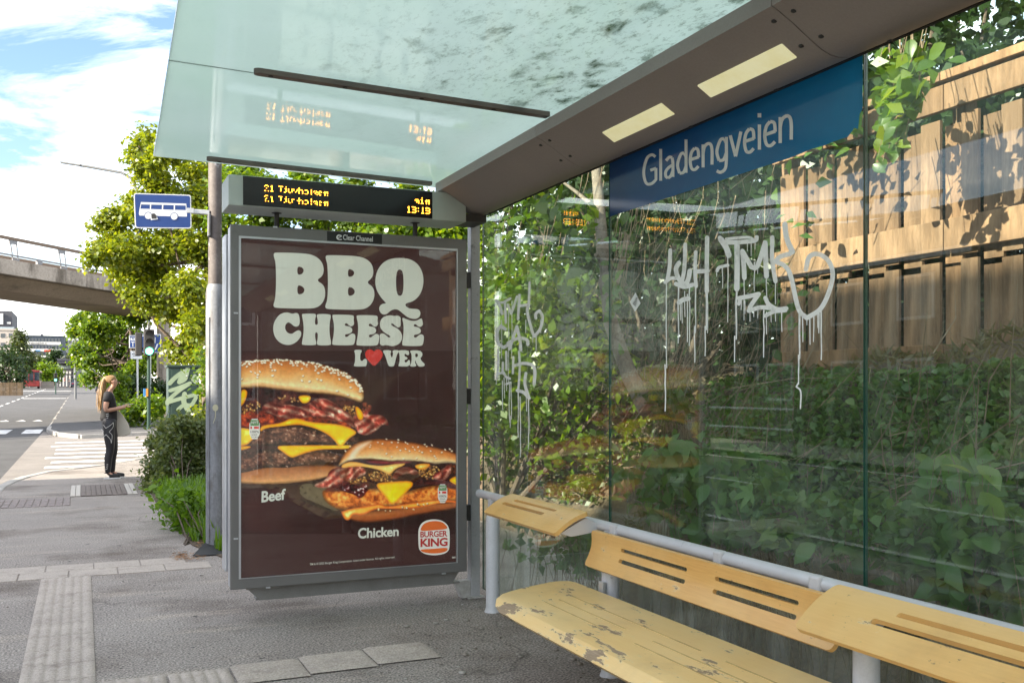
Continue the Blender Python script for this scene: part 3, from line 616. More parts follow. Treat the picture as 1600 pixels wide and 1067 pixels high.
def rrect(s0, s1, y0, y1, r):
    o = []
    for cs, cy_, a in ((s1 - r, y1 - r, 0), (s0 + r, y1 - r, 1), (s0 + r, y0 + r, 2), (s1 - r, y0 + r, 3)):
        o += [(cs + r * math.cos((a + k / 5) * math.pi / 2), cy_ + r * math.sin((a + k / 5) * math.pi / 2)) for k in range(6)]
    return o
# seat: a wide board with a rounded end and a rolled front
def seat_pf(s): return (1.70 + s, .392 - .9 * max(0, .07 - s) ** 2 * 9 + .05 * max(0, s - .36) ** 2 * 6 - .010 * math.sin(min(1, s / .48) * math.pi))
end = [(0.0, 4.02), (.012, 4.09), (.035, 4.14), (.085, 4.20), (.15, 4.255), (.23, 4.305), (.32, 4.34), (.40, 4.355), (.45, 4.345), (.485, 4.31), (.50, 4.26)]
seatb = board('seat', seat_pf, end + [(.50, 1.0), (0, 1.0)], [], M_seat, th=.024, bev=.009)
gr_ = MB()
for s_, (a, b_) in [(.20, (3.45, 3.98)), (.28, (3.40, 4.0)), (.36, (3.0, 4.02)), (.20, (2.6, 3.2)), (.28, (2.55, 3.2)), (.36, (2.2, 2.85))]:
    x, z = seat_pf(s_); gr_.obox((x, (a + b_) / 2, z + .0125), (.0035, 0, 0), (0, (b_ - a) / 2, 0), (0, 0, .0012))
gr_.build('filled_slot', mat('slot_filler', (.62, .44, .18), .6, col2=(.42, .29, .12), scale=9), bench)
for y in (3.85, 2.41, 1.2):
    q = MB().box(1.76, 2.25, y - .02, y + .02, .325, .372); q.build('seat_bracket', M_rail, bench, bevel=.008)
# backrest, slightly curved
def back_pf(s): return (2.185 + .040 * (s / .17) ** 1.0 + .020 * math.sin(s / .17 * math.pi), .512 + s)
def board_slots(y0, y1, ss, n=3, gap=.11):
    L_ = (y1 - y0 - gap * (n + 1)) / n; return [slot(s_, y0 + gap + i * (L_ + gap), y0 + gap + i * (L_ + gap) + L_) for i in range(n) for s_ in ss]
board('backrest', back_pf, rrect(0, .168, 2.455, 4.135, .022), [slot(s_, a, b_, .0085) for s_ in (.075, .118) for a, b_ in ((3.27, 3.93), (2.60, 3.05))][:0] + [slot(s_, a, b_, .0085) for a, b_ in ((3.33, 3.86), (2.66, 3.14)) for s_ in (.062, .112)], M_back, th=.018)
def clamp(y):
    q = MB(); q.box(XP - .034, XP + .005, y - .028, y + .028, .64, .724); q.build('clamp', M_rail, bench, bevel=.010)
for y in (3.99, 3.17, 2.62): clamp(y)
MB().box(2.215, 2.235, 4.02, 4.06, .40, .45).build('seat_tab', M_alu, bench, bevel=.004)
# perches at either end, tilted forward
def perch_pf(a, b_): return lambda s: (2.03 + s, a + (b_ - a) * (s / .175) + .016 * math.sin(min(1, max(0, s / .175)) * math.pi))
for (a, b_), y0, y1, sl in (((.664, .756), 4.135, 5.03, (4.42, 4.93)), ((.603, .722), 1.15, 2.45, (1.62, 2.20))):
    board('perch', perch_pf(a, b_), rrect(0, .175, y0, y1, .02), [slot(s_, sl[0] + d_, sl[1] + d_, .0085) for s_, d_ in ((.075, .0), (.115, -.06))], M_back, th=.02)
    for y in (y0 + .03, y1 - .18):
        q = MB(); q.extrude([[(2.06, y - .012, a + .004), (2.2, y - .012, b_ - .02), (2.27, y - .012, .70), (2.255, y - .012, .665), (2.12, y - .012, a - .015)]], (0, .024, 0)); q.build('perch_bracket', M_rail, bench, bevel=.003)
# ---------------------------------------------------------------- advertising panel with its poster
YF = 5.75
ad = thing('advertising_panel', (1.48, 5.9, 0), 'tall lit-box advertising panel with a burger poster between pole and glass wall', 'advertising panel')
XL, XR, ZB, ZT = .770, 2.205, .208, 2.282
XPL, XPR, ZPB, ZPT = .828, 2.136, .270, 2.206
def ring(y, a, b_, off): q = MB(); q.extrude([[(x, y, z) for x, z in a], [(x, y, z) for x, z in b_]], (0, off, 0)); return q
rc = lambda x0, x1, z0, z1: [(x0, z0), (x1, z0), (x1, z1), (x0, z1)]
ring(YF, rc(XL, XR, ZB, ZT), rc(XPL, XPR, ZPB, ZPT), .03).build('door_frame', M_frame, ad, bevel=.004)
MB().box(XL + .004, XR - .004, YF + .031, YF + .13, ZB + .004, ZT - .004).build('housing', M_alu, ad, bevel=.004)
MB().box(XL + .03, XR - .02, YF + .131, YF + .20, ZB + .05, ZT - .05).build('core', M_dark, ad)
MB().box(XL - .004, XR - .004, YF + .201, YF + .335, ZB + .07, ZT - .03).build('rear_housing', M_alu, ad, bevel=.006)
ring(YF + .004, rc(XPL - .012, XPR + .006, ZPB - .003, ZPT + .012), rc(XPL, XPR, ZPB, ZPT), -.007).build('trim', M_alu, ad)
for x, z in ((.80, 1.78), (.80, .5), (1.02, ZT), (2.02, ZT), (.98, ZB), (2.05, ZB)): MB().box(x - .012, x + .012, YF - .006, YF + .001, z - .006, z + .003).build('latch', M_alu, ad)
q = MB(); q.extrude([[(.86, YF + .10, .205), (.95, YF + .10, .115), (2.14, YF + .10, .115), (2.20, YF + .10, .205)]], (0, .012, 0)); q.box(.93, 2.2, YF + .112, YF + .2, .115, .127)
q.build('foot_beam', mat('dusty_grey_plate', (.27, .265, .25), .55, col2=(.22, .215, .2), scale=6, fine=.08), ad, bevel=.003)
for z in (.5, 1.25, 2.0): MB().box(2.206, 2.2965, YF + .17, YF + .225, z, z + .1).build('wall_bracket', M_dark, ad)
hd = MB(); hd.add([PY(u, v, YF - .0012) for u, v in ((511, 377), (597, 382.5), (597, 366.5), (511, 361.5))], [(0, 1, 2, 3)]); hdo = hd.build('header_label', mat('black_label', (.012, .012, .012), .4), ad)
hp = MB(); text(hp, 'Clear Channel', ((536, 375), (582.5, 378), (582.5, 369.8), (536, 366.4)), lambda u, v: PY(u, v, YF - .0022), .012)
ribbon(hp, [(533, 368.5, 1.6), (529, 367.8, 2.2), (526.5, 370, 2), (527, 373, 2), (530, 374.6, 1.6), (533.5, 374.4, 1.4)], lambda u, v: PY(u, v, YF - .0022), 2); ribbon(hp, [(527, 372.5, 1.2), (533.5, 369.5, 1.2)], lambda u, v: PY(u, v, YF - .0023), 1)
hp.build('lettering', mat('label_white', (.8, .8, .8), .5), hdo)

# ---- the printed sheet: colours are laid out on the sheet's own fine grid
YS_ = YF + .016
U0, U1, V0, V1, ST = 370, 722, 548, 834, 1.0
uu = np.arange(U0, U1 + .1, ST); vv = np.arange(V0, V1 + .1, ST); UU, VV = np.meshgrid(uu, vv); H_, W_ = UU.shape
IMG = np.zeros((H_, W_, 3))
def lin(c): c = np.array(c, float) / 255; return np.where(c <= .04045, c / 12.92, ((c + .055) / 1.055) ** 2.4)
def vnoise(period, seed, sx=1, sy=1, oct=4):
    o = np.zeros((H_, W_)); a = 1; tot = 0
    for k in range(oct):
        r = np.random.default_rng(seed * 31 + k); px, py = period * sx / 2 ** k, period * sy / 2 ** k
        gx_, gy = (UU - U0) / px, (VV - V0) / py; g = r.random((int(gy.max()) + 3, int(gx_.max()) + 3)); i, j = gy.astype(int), gx_.astype(int); fy, fx = gy - i, gx_ - j
        fy = fy * fy * (3 - 2 * fy); fx = fx * fx * (3 - 2 * fx)
        o += a * ((g[i, j] * (1 - fx) + g[i, j + 1] * fx) * (1 - fy) + (g[i + 1, j] * (1 - fx) + g[i + 1, j + 1] * fx) * fy); tot += a; a *= .55
    return o / tot
def sdist(poly):
    """distance to a polygon's edge, positive inside"""
    P = np.array([tuple(p) for p in poly]); Q = np.roll(P, -1, 0); d = np.full((H_, W_), 1e9); ins = np.zeros((H_, W_), bool)
    for (x0, y0), (x1, y1) in zip(P, Q):
        ex, ey = x1 - x0, y1 - y0; wx, wy = UU - x0, VV - y0; t = np.clip((wx * ex + wy * ey) / (ex * ex + ey * ey + 1e-9), 0, 1)
        d = np.minimum(d, np.hypot(wx - ex * t, wy - ey * t)); c = (y0 > VV) != (y1 > VV)
        ins ^= c & (UU < (x1 - x0) * (VV - y0) / (y1 - y0 + 1e-12) + x0)
    return np.where(ins, d, -d)
def sm(x, a, b): t = np.clip((x - a) / (b - a), 0, 1); return t * t * (3 - 2 * t)
def mixa(a, b, t): return a * (1 - t[..., None]) + b * t[..., None]
def grad(t, stops):
    xs = [s[0] for s in stops]; cs = np.array([s[1] for s in stops], float); return np.stack([np.interp(t, xs, cs[:, k]) for k in range(3)], -1)
def lay(m, col): 
    global IMG
    IMG = mixa(IMG, np.clip(col, 0, 255) if isinstance(col, np.ndarray) else np.array(col, float), np.clip(m, 0, 1))
A = lambda L_: chaikin([(370 + x / 4.444, 540 + y / 4.444) for x, y in L_], 2)
B = lambda L_: chaikin([(480 + x / 4.848, 660 + y / 4.848) for x, y in L_], 2)
def shade(col, k): return np.array(col, float) * np.asarray(k)[..., None]
n1, n2, n3, n4 = vnoise(16, 1), vnoise(6, 2), vnoise(30, 3), vnoise(2.5, 4, oct=2); nh = vnoise(14, 5, 2.2, .5)
# backdrop: dark brown with a reddish glow towards the left edge
IMG[:] = np.array((47, 24, 22)) + (n3[..., None] - .5) * np.array((14, 8, 8)) + 10 * np.exp(-((UU - 400) / 60) ** 2)[..., None] * np.array((1, .3, .25))
def patty(poly, seed):
    d = sdist(poly); a, b_, c = vnoise(9, seed), vnoise(3.6, seed + 1, 1.2, .8), vnoise(2.2, seed + 2, oct=2)
    col = grad(a * .55 + b_ * .45, [(.25, (26, 14, 11)), (.45, (76, 42, 32)), (.6, (126, 82, 62)), (.75, (178, 132, 104))]) * (.45 + .55 * sm(d, 0, 9))[..., None]
    col += (sm(c * .6 + b_ * .4, .66, .80) * 125)[..., None] * np.array((1, .9, .82)); lay(sm(d, -.6, .6), col)
def cheese(poly, drip=True, base=(255, 196, 20), top=(226, 138, 24)):
    d = sdist(poly); k = sm(d, 0, 4.5); col = mixa(np.broadcast_to(np.array(top, float), IMG.shape), np.broadcast_to(np.array(base, float), IMG.shape), k)
    col = col + ((n1 - .5) * 46 + (n3 - .5) * 40)[..., None] * np.array((.4, 1, .6)); col += (sm(n1, .62, .72) * sm(d, 2, 5) * 60)[..., None] * np.array((.1, .6, 1)); lay(sm(d, -.6, .6), col)
def bacon(poly, seed, ang=.5):
    d = sdist(poly); s = UU * math.cos(ang) + VV * math.sin(ang); t = -UU * math.sin(ang) + VV * math.cos(ang); a, b_ = vnoise(14, seed), vnoise(5, seed + 1)
    a3 = vnoise(24, seed + 2); wv = np.sin(t * .55 + 9 * a3 + 3 * a + s * .1) * .5 + .5; fold = np.sin(s * .16 + 11 * a3 + 3 * b_) * .5 + .5
    col = grad(wv * .45 + b_ * .35 + a * .2, [(.15, (122, 36, 30)), (.4, (176, 66, 52)), (.62, (212, 118, 94)), (.85, (242, 196, 166))]) * (.55 + .55 * fold * sm(d, -1, 6))[..., None]
    col += (sm(b_ * fold, .48, .6) * 45)[..., None] * np.array((1, .85, .8)); lay(sm(d, -.6, .6), col)
def bun(poly, top, stops, seed, rim=.55):
    """tone follows the height between the upper and the lower edge"""
    d = sdist(poly); P = np.array([tuple(p) for p in poly]); t = np.zeros_like(UU)
    for j, x in enumerate(uu):
        c = [(y0 + (y1 - y0) * (x - x0) / (x1 - x0)) for (x0, y0), (x1, y1) in zip(P, np.roll(P, -1, 0)) if (x0 > x) != (x1 > x)]
        if c: t[:, j] = (vv - min(c)) / max(1, max(c) - min(c))
    col = grad(np.clip(t + (vnoise(20, seed) - .5) * .22, 0, 1), stops); col = col * (rim + (1 - rim) * sm(d, 0, 5))[..., None] * (.9 + .2 * vnoise(4, seed + 3))[..., None]; lay(sm(d, -.6, .6), col)
def blob(c, rx, ry, ang, col, soft=.7):
    x, y = UU - c[0], VV - c[1]; a, b_ = x * math.cos(ang) + y * math.sin(ang), -x * math.sin(ang) + y * math.cos(ang); r = np.hypot(a / rx, b_ / ry)
    lay(sm(-(r - 1) * min(rx, ry), -soft, soft), np.array(col, float) + 0 * IMG if not isinstance(col, np.ndarray) else col)
def seeds(pts, f, big=1.0, seed=1):
    r = random.Random(seed)
    for p in pts:
        x, y = f(p); s = big * r.uniform(.85, 1.15); a = r.uniform(-.7, .9); blob((x + .5, y + .7), 2.1 * s, 1.35 * s, a, (150, 92, 40)); blob((x, y), 1.9 * s, 1.15 * s, a, (247, 236, 208), .5)
def crumbs(poly, seed, n=60, cols=((206, 150, 72), (166, 104, 44), (228, 184, 108), (120, 70, 30))):
    P = [tuple(p) for p in poly]; xs = [p[0] for p in P]; ys = [p[1] for p in P]; r = random.Random(seed); d = sdist(poly)
    for i in range(n):
        x, y = r.uniform(min(xs), max(xs)), r.uniform(min(ys), max(ys)); i_, j_ = int((y - V0) / ST), int((x - U0) / ST)
        if 0 <= i_ < H_ and 0 <= j_ < W_ and d[i_, j_] > -1: blob((x + .4, y + .6), r.uniform(1.2, 2.2), r.uniform(.9, 1.6), r.uniform(0, 3), (70, 34, 16)); blob((x, y), r.uniform(1, 2), r.uniform(.8, 1.4), r.uniform(0, 3), r.choice(cols), .6)
pa = lambda p: (370 + p[0] / 4.444, 540 + p[1] / 4.444); pb = lambda p: (480 + p[0] / 4.848, 660 + p[1] / 4.848)
BT = [(0, (120, 58, 22)), (.06, (172, 92, 36)), (.25, (198, 120, 54)), (.5, (224, 162, 92)), (.78, (243, 208, 150)), (.93, (206, 150, 92)), (1, (110, 62, 34))]
BB = [(0, (84, 44, 24)), (.2, (150, 88, 48)), (.5, (176, 112, 66)), (.8, (206, 146, 92)), (.95, (214, 150, 92)), (1, (120, 66, 34))]
# beef burger
lay(sm(sdist(A([(0, 930), (700, 880), (640, 960), (300, 985), (0, 985)])), -8, 6) * .6, (28, 12, 10))
bun(A([(-30, 860), (200, 825), (720, 815), (720, 870), (620, 925), (400, 955), (150, 966), (-30, 950)]), 0, BB, 61)
patty(A([(-30, 735), (180, 715), (760, 725), (770, 780), (700, 815), (500, 822), (350, 850), (200, 842), (40, 885), (-30, 880)]), 71)
cheese(A([(270, 705), (330, 680), (500, 690), (700, 686), (810, 690), (790, 718), (600, 718), (520, 732), (440, 757), (385, 780), (350, 762), (320, 738)])); cheese(A([(-30, 700), (100, 694), (90, 712), (-30, 738)]))
patty(A([(60, 690), (150, 590), (210, 560), (400, 540), (650, 600), (800, 605), (875, 640), (830, 685), (700, 692), (500, 690), (100, 698)]), 81)
lay(sm(sdist(A([(-20, 470), (160, 440), (500, 470), (820, 520), (820, 590), (500, 545), (160, 570), (-20, 570)])), -1, 3), grad(n2, [(.3, (60, 20, 16)), (.6, (150, 50, 26)), (.8, (226, 96, 40))]))
cheese(A([(165, 552), (300, 540), (380, 503), (430, 503), (500, 530), (700, 543), (800, 572), (840, 606), (780, 640), (740, 692), (712, 704), (680, 660), (640, 622), (560, 578), (450, 548), (380, 550), (300, 562), (200, 570), (160, 602)]))
cheese(A([(-30, 565), (90, 575), (170, 602), (110, 650), (70, 692), (-30, 705)]))
lay(sm(sdist(A([(30, 280), (200, 290), (500, 320), (800, 350), (880, 400), (830, 450), (600, 440), (300, 440), (30, 460)])), -1, 2), grad(n1 * .6 + n2 * .4, [(.3, (26, 10, 10)), (.55, (62, 26, 24)), (.8, (120, 62, 48))]))
crumbs(A([(25, 430), (150, 380), (170, 420), (40, 495)]), 5, 46); crumbs(A([(280, 340), (430, 370), (440, 395), (300, 370)]), 6, 26, ((214, 170, 112), (160, 110, 60))); crumbs(A([(720, 410), (830, 420), (840, 480), (760, 470)]), 7, 36)
cheese(A([(425, 345), (520, 345), (505, 388), (465, 405), (435, 382)])); cheese(A([(20, 305), (78, 305), (62, 380), (30, 425), (10, 420)]))
bacon(A([(160, 440), (200, 400), (262, 385), (300, 415), (380, 405), (430, 430), (520, 395), (560, 362), (640, 372), (720, 436), (800, 476), (830, 560), (740, 522), (690, 532), (600, 500), (520, 492), (440, 502), (330, 512), (240, 472)]), 91, .45)
bacon(A([(500, 400), (560, 360), (650, 375), (740, 450), (800, 480), (835, 590), (740, 520), (690, 535), (640, 470), (560, 440)]), 95, .7)
bacon(A([(800, 480), (860, 470), (930, 400), (940, 440), (900, 480), (1000, 476), (1045, 512), (1058, 562), (1015, 540), (970, 592), (900, 628), (830, 604), (815, 540)]), 97, -.4)
crumbs(A([(860, 400), (930, 395), (940, 430), (880, 470)]), 8, 22, ((176, 92, 60), (120, 50, 40))); cheese(A([(818, 418), (850, 428), (884, 480), (872, 518), (838, 512)]))
bun(A([(-30, 118), (80, 95), (200, 90), (350, 93), (500, 108), (640, 138), (760, 178), (830, 230), (872, 290), (888, 350), (870, 398), (820, 386), (760, 362), (650, 342), (500, 332), (300, 308), (120, 292), (60, 296), (-30, 315)]), 0, BT, 51)
r_ = random.Random(4); edge = [(30, 112), (120, 94), (220, 92), (345, 96), (470, 106), (560, 122), (620, 138), (690, 162), (750, 185), (800, 215), (845, 262), (865, 300)]; es = [tuple(p) for p in spline(edge, 6)]
seeds([(x + r_.uniform(-8, 8), y + abs(r_.gauss(0, 14)) + 2) for x, y in es for _ in range(2)] + [(98, 180), (128, 190), (160, 180), (146, 202), (142, 220), (236, 150), (246, 172), (248, 208), (265, 170), (460, 210), (452, 242), (505, 248), (558, 232), (585, 240), (386, 122), (420, 138), (452, 160), (545, 172), (566, 190), (592, 180), (655, 190), (668, 178), (712, 232), (696, 315), (772, 342), (790, 290), (35, 232), (28, 118), (70, 145), (92, 132), (310, 130), (290, 120)], pa, 1.0)
# chicken burger on its grey board
d = sdist(B([(-60, 455), (130, 470), (330, 560), (240, 690), (100, 620), (-60, 560)])); lay(sm(d, -.6, .6), shade((96, 84, 64), .8 + .4 * n1)); lay(sm(d, -.6, .6) * sm(n2, .6, .7) * sm(-d, -14, -2), (40, 30, 22)); lay(sm(sdist(B([(-60, 566), (110, 625), (250, 690), (250, 712), (100, 650), (-60, 590)])), -1, 2), (30, 18, 16))
lay(sm(sdist(B([(260, 720), (700, 740), (1200, 640), (1200, 690), (700, 790), (400, 790)])), -8, 8) * .6, (26, 10, 8))
bun(B([(230, 650), (330, 680), (520, 655), (700, 645), (900, 605), (1180, 590), (1180, 648), (900, 690), (650, 746), (450, 766), (330, 748), (270, 700)]), 0, [(0, (120, 60, 24)), (.4, (168, 92, 44)), (.75, (148, 74, 34)), (1, (86, 38, 20))], 66)
ch = B([(108, 545), (125, 500), (300, 500), (500, 490), (700, 540), (900, 480), (1060, 470), (1180, 500), (1180, 590), (1000, 602), (700, 630), (480, 645), (250, 668), (150, 615)])
d = sdist(ch); a = vnoise(10, 101) * .5 + vnoise(4, 102) * .5; col = grad(a, [(.25, (112, 44, 16)), (.45, (190, 92, 32)), (.6, (224, 138, 56)), (.78, (250, 192, 104))]) * (.55 + .5 * sm(d, 0, 7))[..., None]; lay(sm(d, -.6, .6), col)
cheese(B([(255, 665), (480, 625), (560, 610), (600, 640), (760, 612), (1000, 580), (1180, 596), (1180, 628), (1080, 600), (1000, 610), (880, 640), (720, 655), (560, 652), (500, 660), (420, 705), (345, 690), (322, 738), (290, 740), (265, 700)]), base=(246, 176, 62), top=(206, 96, 34))
crumbs(B([(480, 640), (620, 650), (900, 610), (1000, 600), (980, 625), (700, 665), (520, 672)]), 11, 20, ((250, 226, 180), (224, 150, 90)))
lay(sm(sdist(B([(130, 490), (260, 440), (480, 420), (700, 430), (900, 420), (1140, 430), (1140, 520), (1000, 470), (860, 470), (700, 500), (500, 500), (300, 520), (150, 530)])), -1, 3), grad(n1 * .5 + n2 * .5, [(.3, (30, 10, 10)), (.55, (78, 26, 22)), (.8, (140, 62, 40))]))
d = sdist(B([(240, 480), (400, 436), (490, 480), (455, 520), (405, 582), (362, 545), (250, 515)])); lay(sm(d, -.6, .6), grad(n2, [(.3, (34, 6, 8)), (.7, (104, 26, 24))])); lay(sm(d, 1, 3) * sm(n4 * .5 + n2 * .5, .6, .68), (235, 215, 210))
crumbs(B([(460, 370), (640, 380), (650, 440), (560, 450), (470, 420)]), 12, 70); crumbs(B([(830, 330), (1000, 330), (1010, 400), (940, 430), (850, 410)]), 13, 90); crumbs(B([(310, 425), (440, 405), (450, 440), (320, 470)]), 14, 40)
crumbs(B([(1040, 320), (1140, 310), (1140, 380), (1080, 390)]), 15, 40, ((150, 76, 40), (90, 40, 24)))
bacon(B([(40, 470), (150, 430), (160, 370), (220, 338), (380, 318), (445, 350), (450, 392), (320, 440), (200, 492), (90, 498)]), 111, -.5); bacon(B([(635, 422), (680, 350), (760, 328), (845, 368), (832, 402), (760, 382), (700, 402), (680, 432)]), 113, .3); bacon(B([(930, 412), (1010, 360), (1095, 305), (1085, 400), (1020, 452)]), 115, -.8)
cheese(B([(505, 463), (600, 450), (840, 436), (720, 560), (640, 634), (590, 560)])); cheese(B([(1065, 432), (1160, 392), (1160, 490), (1105, 462)]))
cheese(B([(265, 312), (350, 290), (480, 325), (620, 326), (740, 290), (745, 320), (665, 350), (625, 402), (560, 362), (450, 335), (350, 332), (258, 348)]), base=(250, 204, 110), top=(224, 160, 74)); cheese(B([(800, 320), (930, 305), (930, 335), (850, 365)]), base=(250, 200, 90))
lay(sm(sdist(B([(420, 290), (620, 280), (800, 290), (780, 310), (620, 318), (480, 312)])), -1, 2), shade((118, 48, 50), .7 + .6 * n2))
bun(B([(228, 335), (270, 238), (340, 168), (430, 130), (600, 118), (800, 148), (950, 178), (1080, 213), (1180, 250), (1180, 345), (1090, 300), (950, 320), (800, 290), (620, 300), (450, 280), (330, 288), (270, 314)]), 0, [(0, (136, 66, 24)), (.08, (182, 96, 38)), (.4, (208, 128, 60)), (.7, (232, 176, 112)), (.92, (240, 208, 156)), (1, (120, 66, 40))], 56)
lay(sm(sdist(B([(300, 290), (330, 215), (390, 160), (500, 128), (470, 165), (400, 215), (350, 285)])), -3, 5) * .75, (240, 222, 196))
seeds([(600, 125), (535, 150), (570, 160), (480, 170), (475, 185), (640, 150), (690, 130), (688, 150), (745, 150), (760, 160), (600, 235), (640, 258), (680, 185), (705, 210), (745, 200), (775, 215), (800, 185), (815, 205), (840, 185), (850, 215), (870, 225), (890, 165), (905, 180), (935, 215), (945, 170), (975, 270), (965, 255), (1020, 225), (1045, 205), (1080, 200), (1095, 215), (730, 275), (830, 270), (290, 215), (325, 180)], pb, .72, 3)
me = D.meshes.new('burger_picture'); vs_ = np.array([PY(a, b_, YS_ - .0006) for b_ in vv for a in uu]) - np.array(origin(ad))
keep = (VV >= V0); idx = np.arange(H_ * W_).reshape(H_, W_)
fx = np.stack([idx[:-1, :-1], idx[:-1, 1:], idx[1:, 1:], idx[1:, :-1]], -1)
um, vm = UU[:-1, :-1], VV[:-1, :-1]; X_ = vs_[:, 0].reshape(H_, W_)[:-1, :-1] + origin(ad).x
fx = fx[(X_ > XPL - .02) & (X_ < XPR + .02)]
M_sheet = mat('poster_paper', (.0355, .0122, .0108), .5, emit=.15)
m, N, L = nodes('poster_print'); at = N('ShaderNodeVertexColor', layer_name='ink'); p_ = N('ShaderNodeBsdfPrincipled'); p_.inputs['Roughness'].default_value = .55; p_.inputs['Specular IOR Level'].default_value = .2
L(at.outputs[0], p_.inputs['Base Color']); L(at.outputs[0], p_.inputs['Emission Color']); p_.inputs['Emission Strength'].default_value = .08; L(p_.outputs[0], N('ShaderNodeOutputMaterial').inputs[0])
sheet = MB().box(XPL - .02, XPR + .02, YS_, YS_ + .002, ZPB - .02, ZPT + .02).build('poster', M_sheet, ad)
pic = raw_mesh('burger_picture', vs_, fx, m, sheet); INK = lin(IMG).reshape(-1, 3)
# soft edge into the sheet's own brown
ed = np.minimum(np.minimum(VV - V0, V1 - VV) / 8, 1).clip(0, 1).reshape(-1, 1); INK = INK * ed + np.array((.0277, .0095, .0084)) * (1 - ed)
ca = pic.data.color_attributes.new('ink', 'FLOAT_COLOR', 'POINT'); ca.data.foreach_set('color', np.hstack([np.clip(INK * 1.28, 0, .95), np.ones((len(INK), 1))]).astype(np.float32).ravel())
PP = lambda k: (lambda u, v: PY(u, v, YS_ - k))
M_cream = mat('cream_print', (.63, .64, .56), .6, emit=.08); M_redp = mat('red_print', (.66, .04, .03), .6, emit=.08); M_orange = mat('orange_print', (.72, .14, .022), .6, emit=.08); M_logo = mat('logo_red', (.42, .02, .018), .6, emit=.08); M_wht = mat('white_ink', (.74, .72, .66), .6, emit=.08)
S5 = lambda L_: [(400 + x / 5.08, 380 + y / 5.08) for x, y in L_]
def letter(o, *h, it=2): q = MB(); flat(q, S5(o), PP(.0014), [S5(x) for x in h], it); q.build('letter', M_cream, sheet)
letter([(140, 82), (160, 73), (400, 81), (475, 104), (525, 150), (540, 210), (528, 262), (478, 295), (535, 328), (552, 385), (542, 455), (500, 505), (435, 521), (158, 515), (138, 502), (140, 480), (154, 440), (160, 300), (156, 150), (142, 110)],
       [(328, 186), (358, 188), (378, 205), (378, 228), (362, 248), (328, 252)], [(328, 333), (362, 338), (384, 360), (384, 382), (368, 403), (328, 409)])
letter([(552, 103), (570, 94), (800, 101), (875, 124), (920, 165), (934, 225), (923, 275), (876, 312), (928, 345), (943, 400), (932, 458), (895, 508), (830, 531), (570, 524), (549, 512), (552, 488), (567, 450), (572, 330), (568, 170), (555, 130)],
       [(730, 206), (757, 208), (778, 225), (779, 247), (764, 264), (730, 270)], [(730, 348), (762, 351), (783, 372), (784, 394), (768, 414), (730, 421)])
letter([(1140, 116), (1230, 126), (1298, 178), (1330, 260), (1328, 340), (1302, 412), (1250, 462), (1178, 480), (1200, 512), (1236, 522), (1288, 522), (1308, 550), (1298, 588), (1262, 604), (1208, 592), (1168, 560), (1130, 528), (1100, 523), (1068, 535), (1040, 562), (1008, 568), (982, 546), (976, 508), (998, 482), (1036, 478), (1020, 462), (985, 422), (952, 362), (945, 290), (962, 215), (1008, 153), (1068, 123)],
       [(1140, 206), (1163, 220), (1171, 270), (1171, 360), (1162, 408), (1142, 421), (1122, 408), (1112, 360), (1111, 270), (1120, 220)])
letter([(250, 548), (290, 562), (312, 553), (338, 558), (347, 600), (347, 642), (330, 663), (303, 660), (282, 640), (255, 624), (232, 648), (230, 682), (250, 712), (285, 722), (312, 700), (342, 688), (362, 708), (352, 752), (310, 793), (260, 811), (198, 797), (152, 752), (134, 690), (142, 628), (178, 572), (215, 553)])
letter([(363, 566), (372, 560), (466, 558), (478, 570), (468, 605), (468, 648), (491, 648), (490, 605), (481, 575), (490, 561), (586, 563), (596, 578), (583, 640), (583, 720), (599, 797), (586, 811), (494, 811), (482, 797), (491, 750), (490, 708), (469, 708), (469, 750), (481, 797), (470, 810), (370, 808), (362, 797), (378, 720), (378, 640)])
Eo = [(604, 575), (614, 566), (766, 569), (778, 582), (774, 612), (781, 642), (762, 661), (740, 655), (722, 634), (705, 638), (705, 656), (742, 660), (760, 674), (766, 690), (760, 706), (738, 720), (707, 722), (706, 742), (724, 745), (742, 727), (766, 713), (789, 726), (788, 762), (781, 797), (766, 811), (612, 809), (603, 797), (618, 720), (620, 640)]
letter(Eo); letter([(x * .985 + 201, y + 4 - (x - 604) * .005) for x, y in Eo])
letter([(1160, 600), (1166, 590), (1195, 604), (1240, 619), (1285, 612), (1314, 592), (1322, 620), (1326, 648), (1306, 666), (1286, 660), (1268, 642), (1252, 645), (1252, 662), (1286, 665), (1304, 680), (1310, 696), (1304, 712), (1284, 724), (1254, 726), (1253, 746), (1270, 750), (1288, 733), (1310, 720), (1333, 732), (1332, 768), (1325, 803), (1310, 817), (1168, 815), (1158, 803), (1171, 725), (1172, 645)])
letter([(1060, 569), (1100, 579), (1125, 573), (1150, 588), (1147, 620), (1150, 657), (1130, 671), (1108, 657), (1083, 634), (1070, 641), (1080, 656), (1120, 674), (1152, 704), (1163, 750), (1142, 797), (1095, 818), (1060, 814), (1030, 807), (1003, 815), (982, 802), (986, 760), (979, 728), (1000, 712), (1027, 725), (1052, 750), (1069, 745), (1060, 731), (1018, 709), (987, 676), (982, 630), (1003, 588)])
letter([(776, 846), (836, 845), (840, 860), (828, 876), (826, 928), (845, 936), (855, 921), (870, 916), (882, 929), (877, 973), (862, 978), (782, 978), (776, 967), (786, 945), (788, 880)], it=1)
letter([(1008, 849), (1067, 848), (1075, 862), (1065, 874), (1078, 915), (1090, 874), (1083, 862), (1089, 848), (1132, 848), (1130, 867), (1118, 885), (1098, 968), (1090, 978), (1060, 978), (1050, 968), (1022, 882), (1010, 867)], it=1)
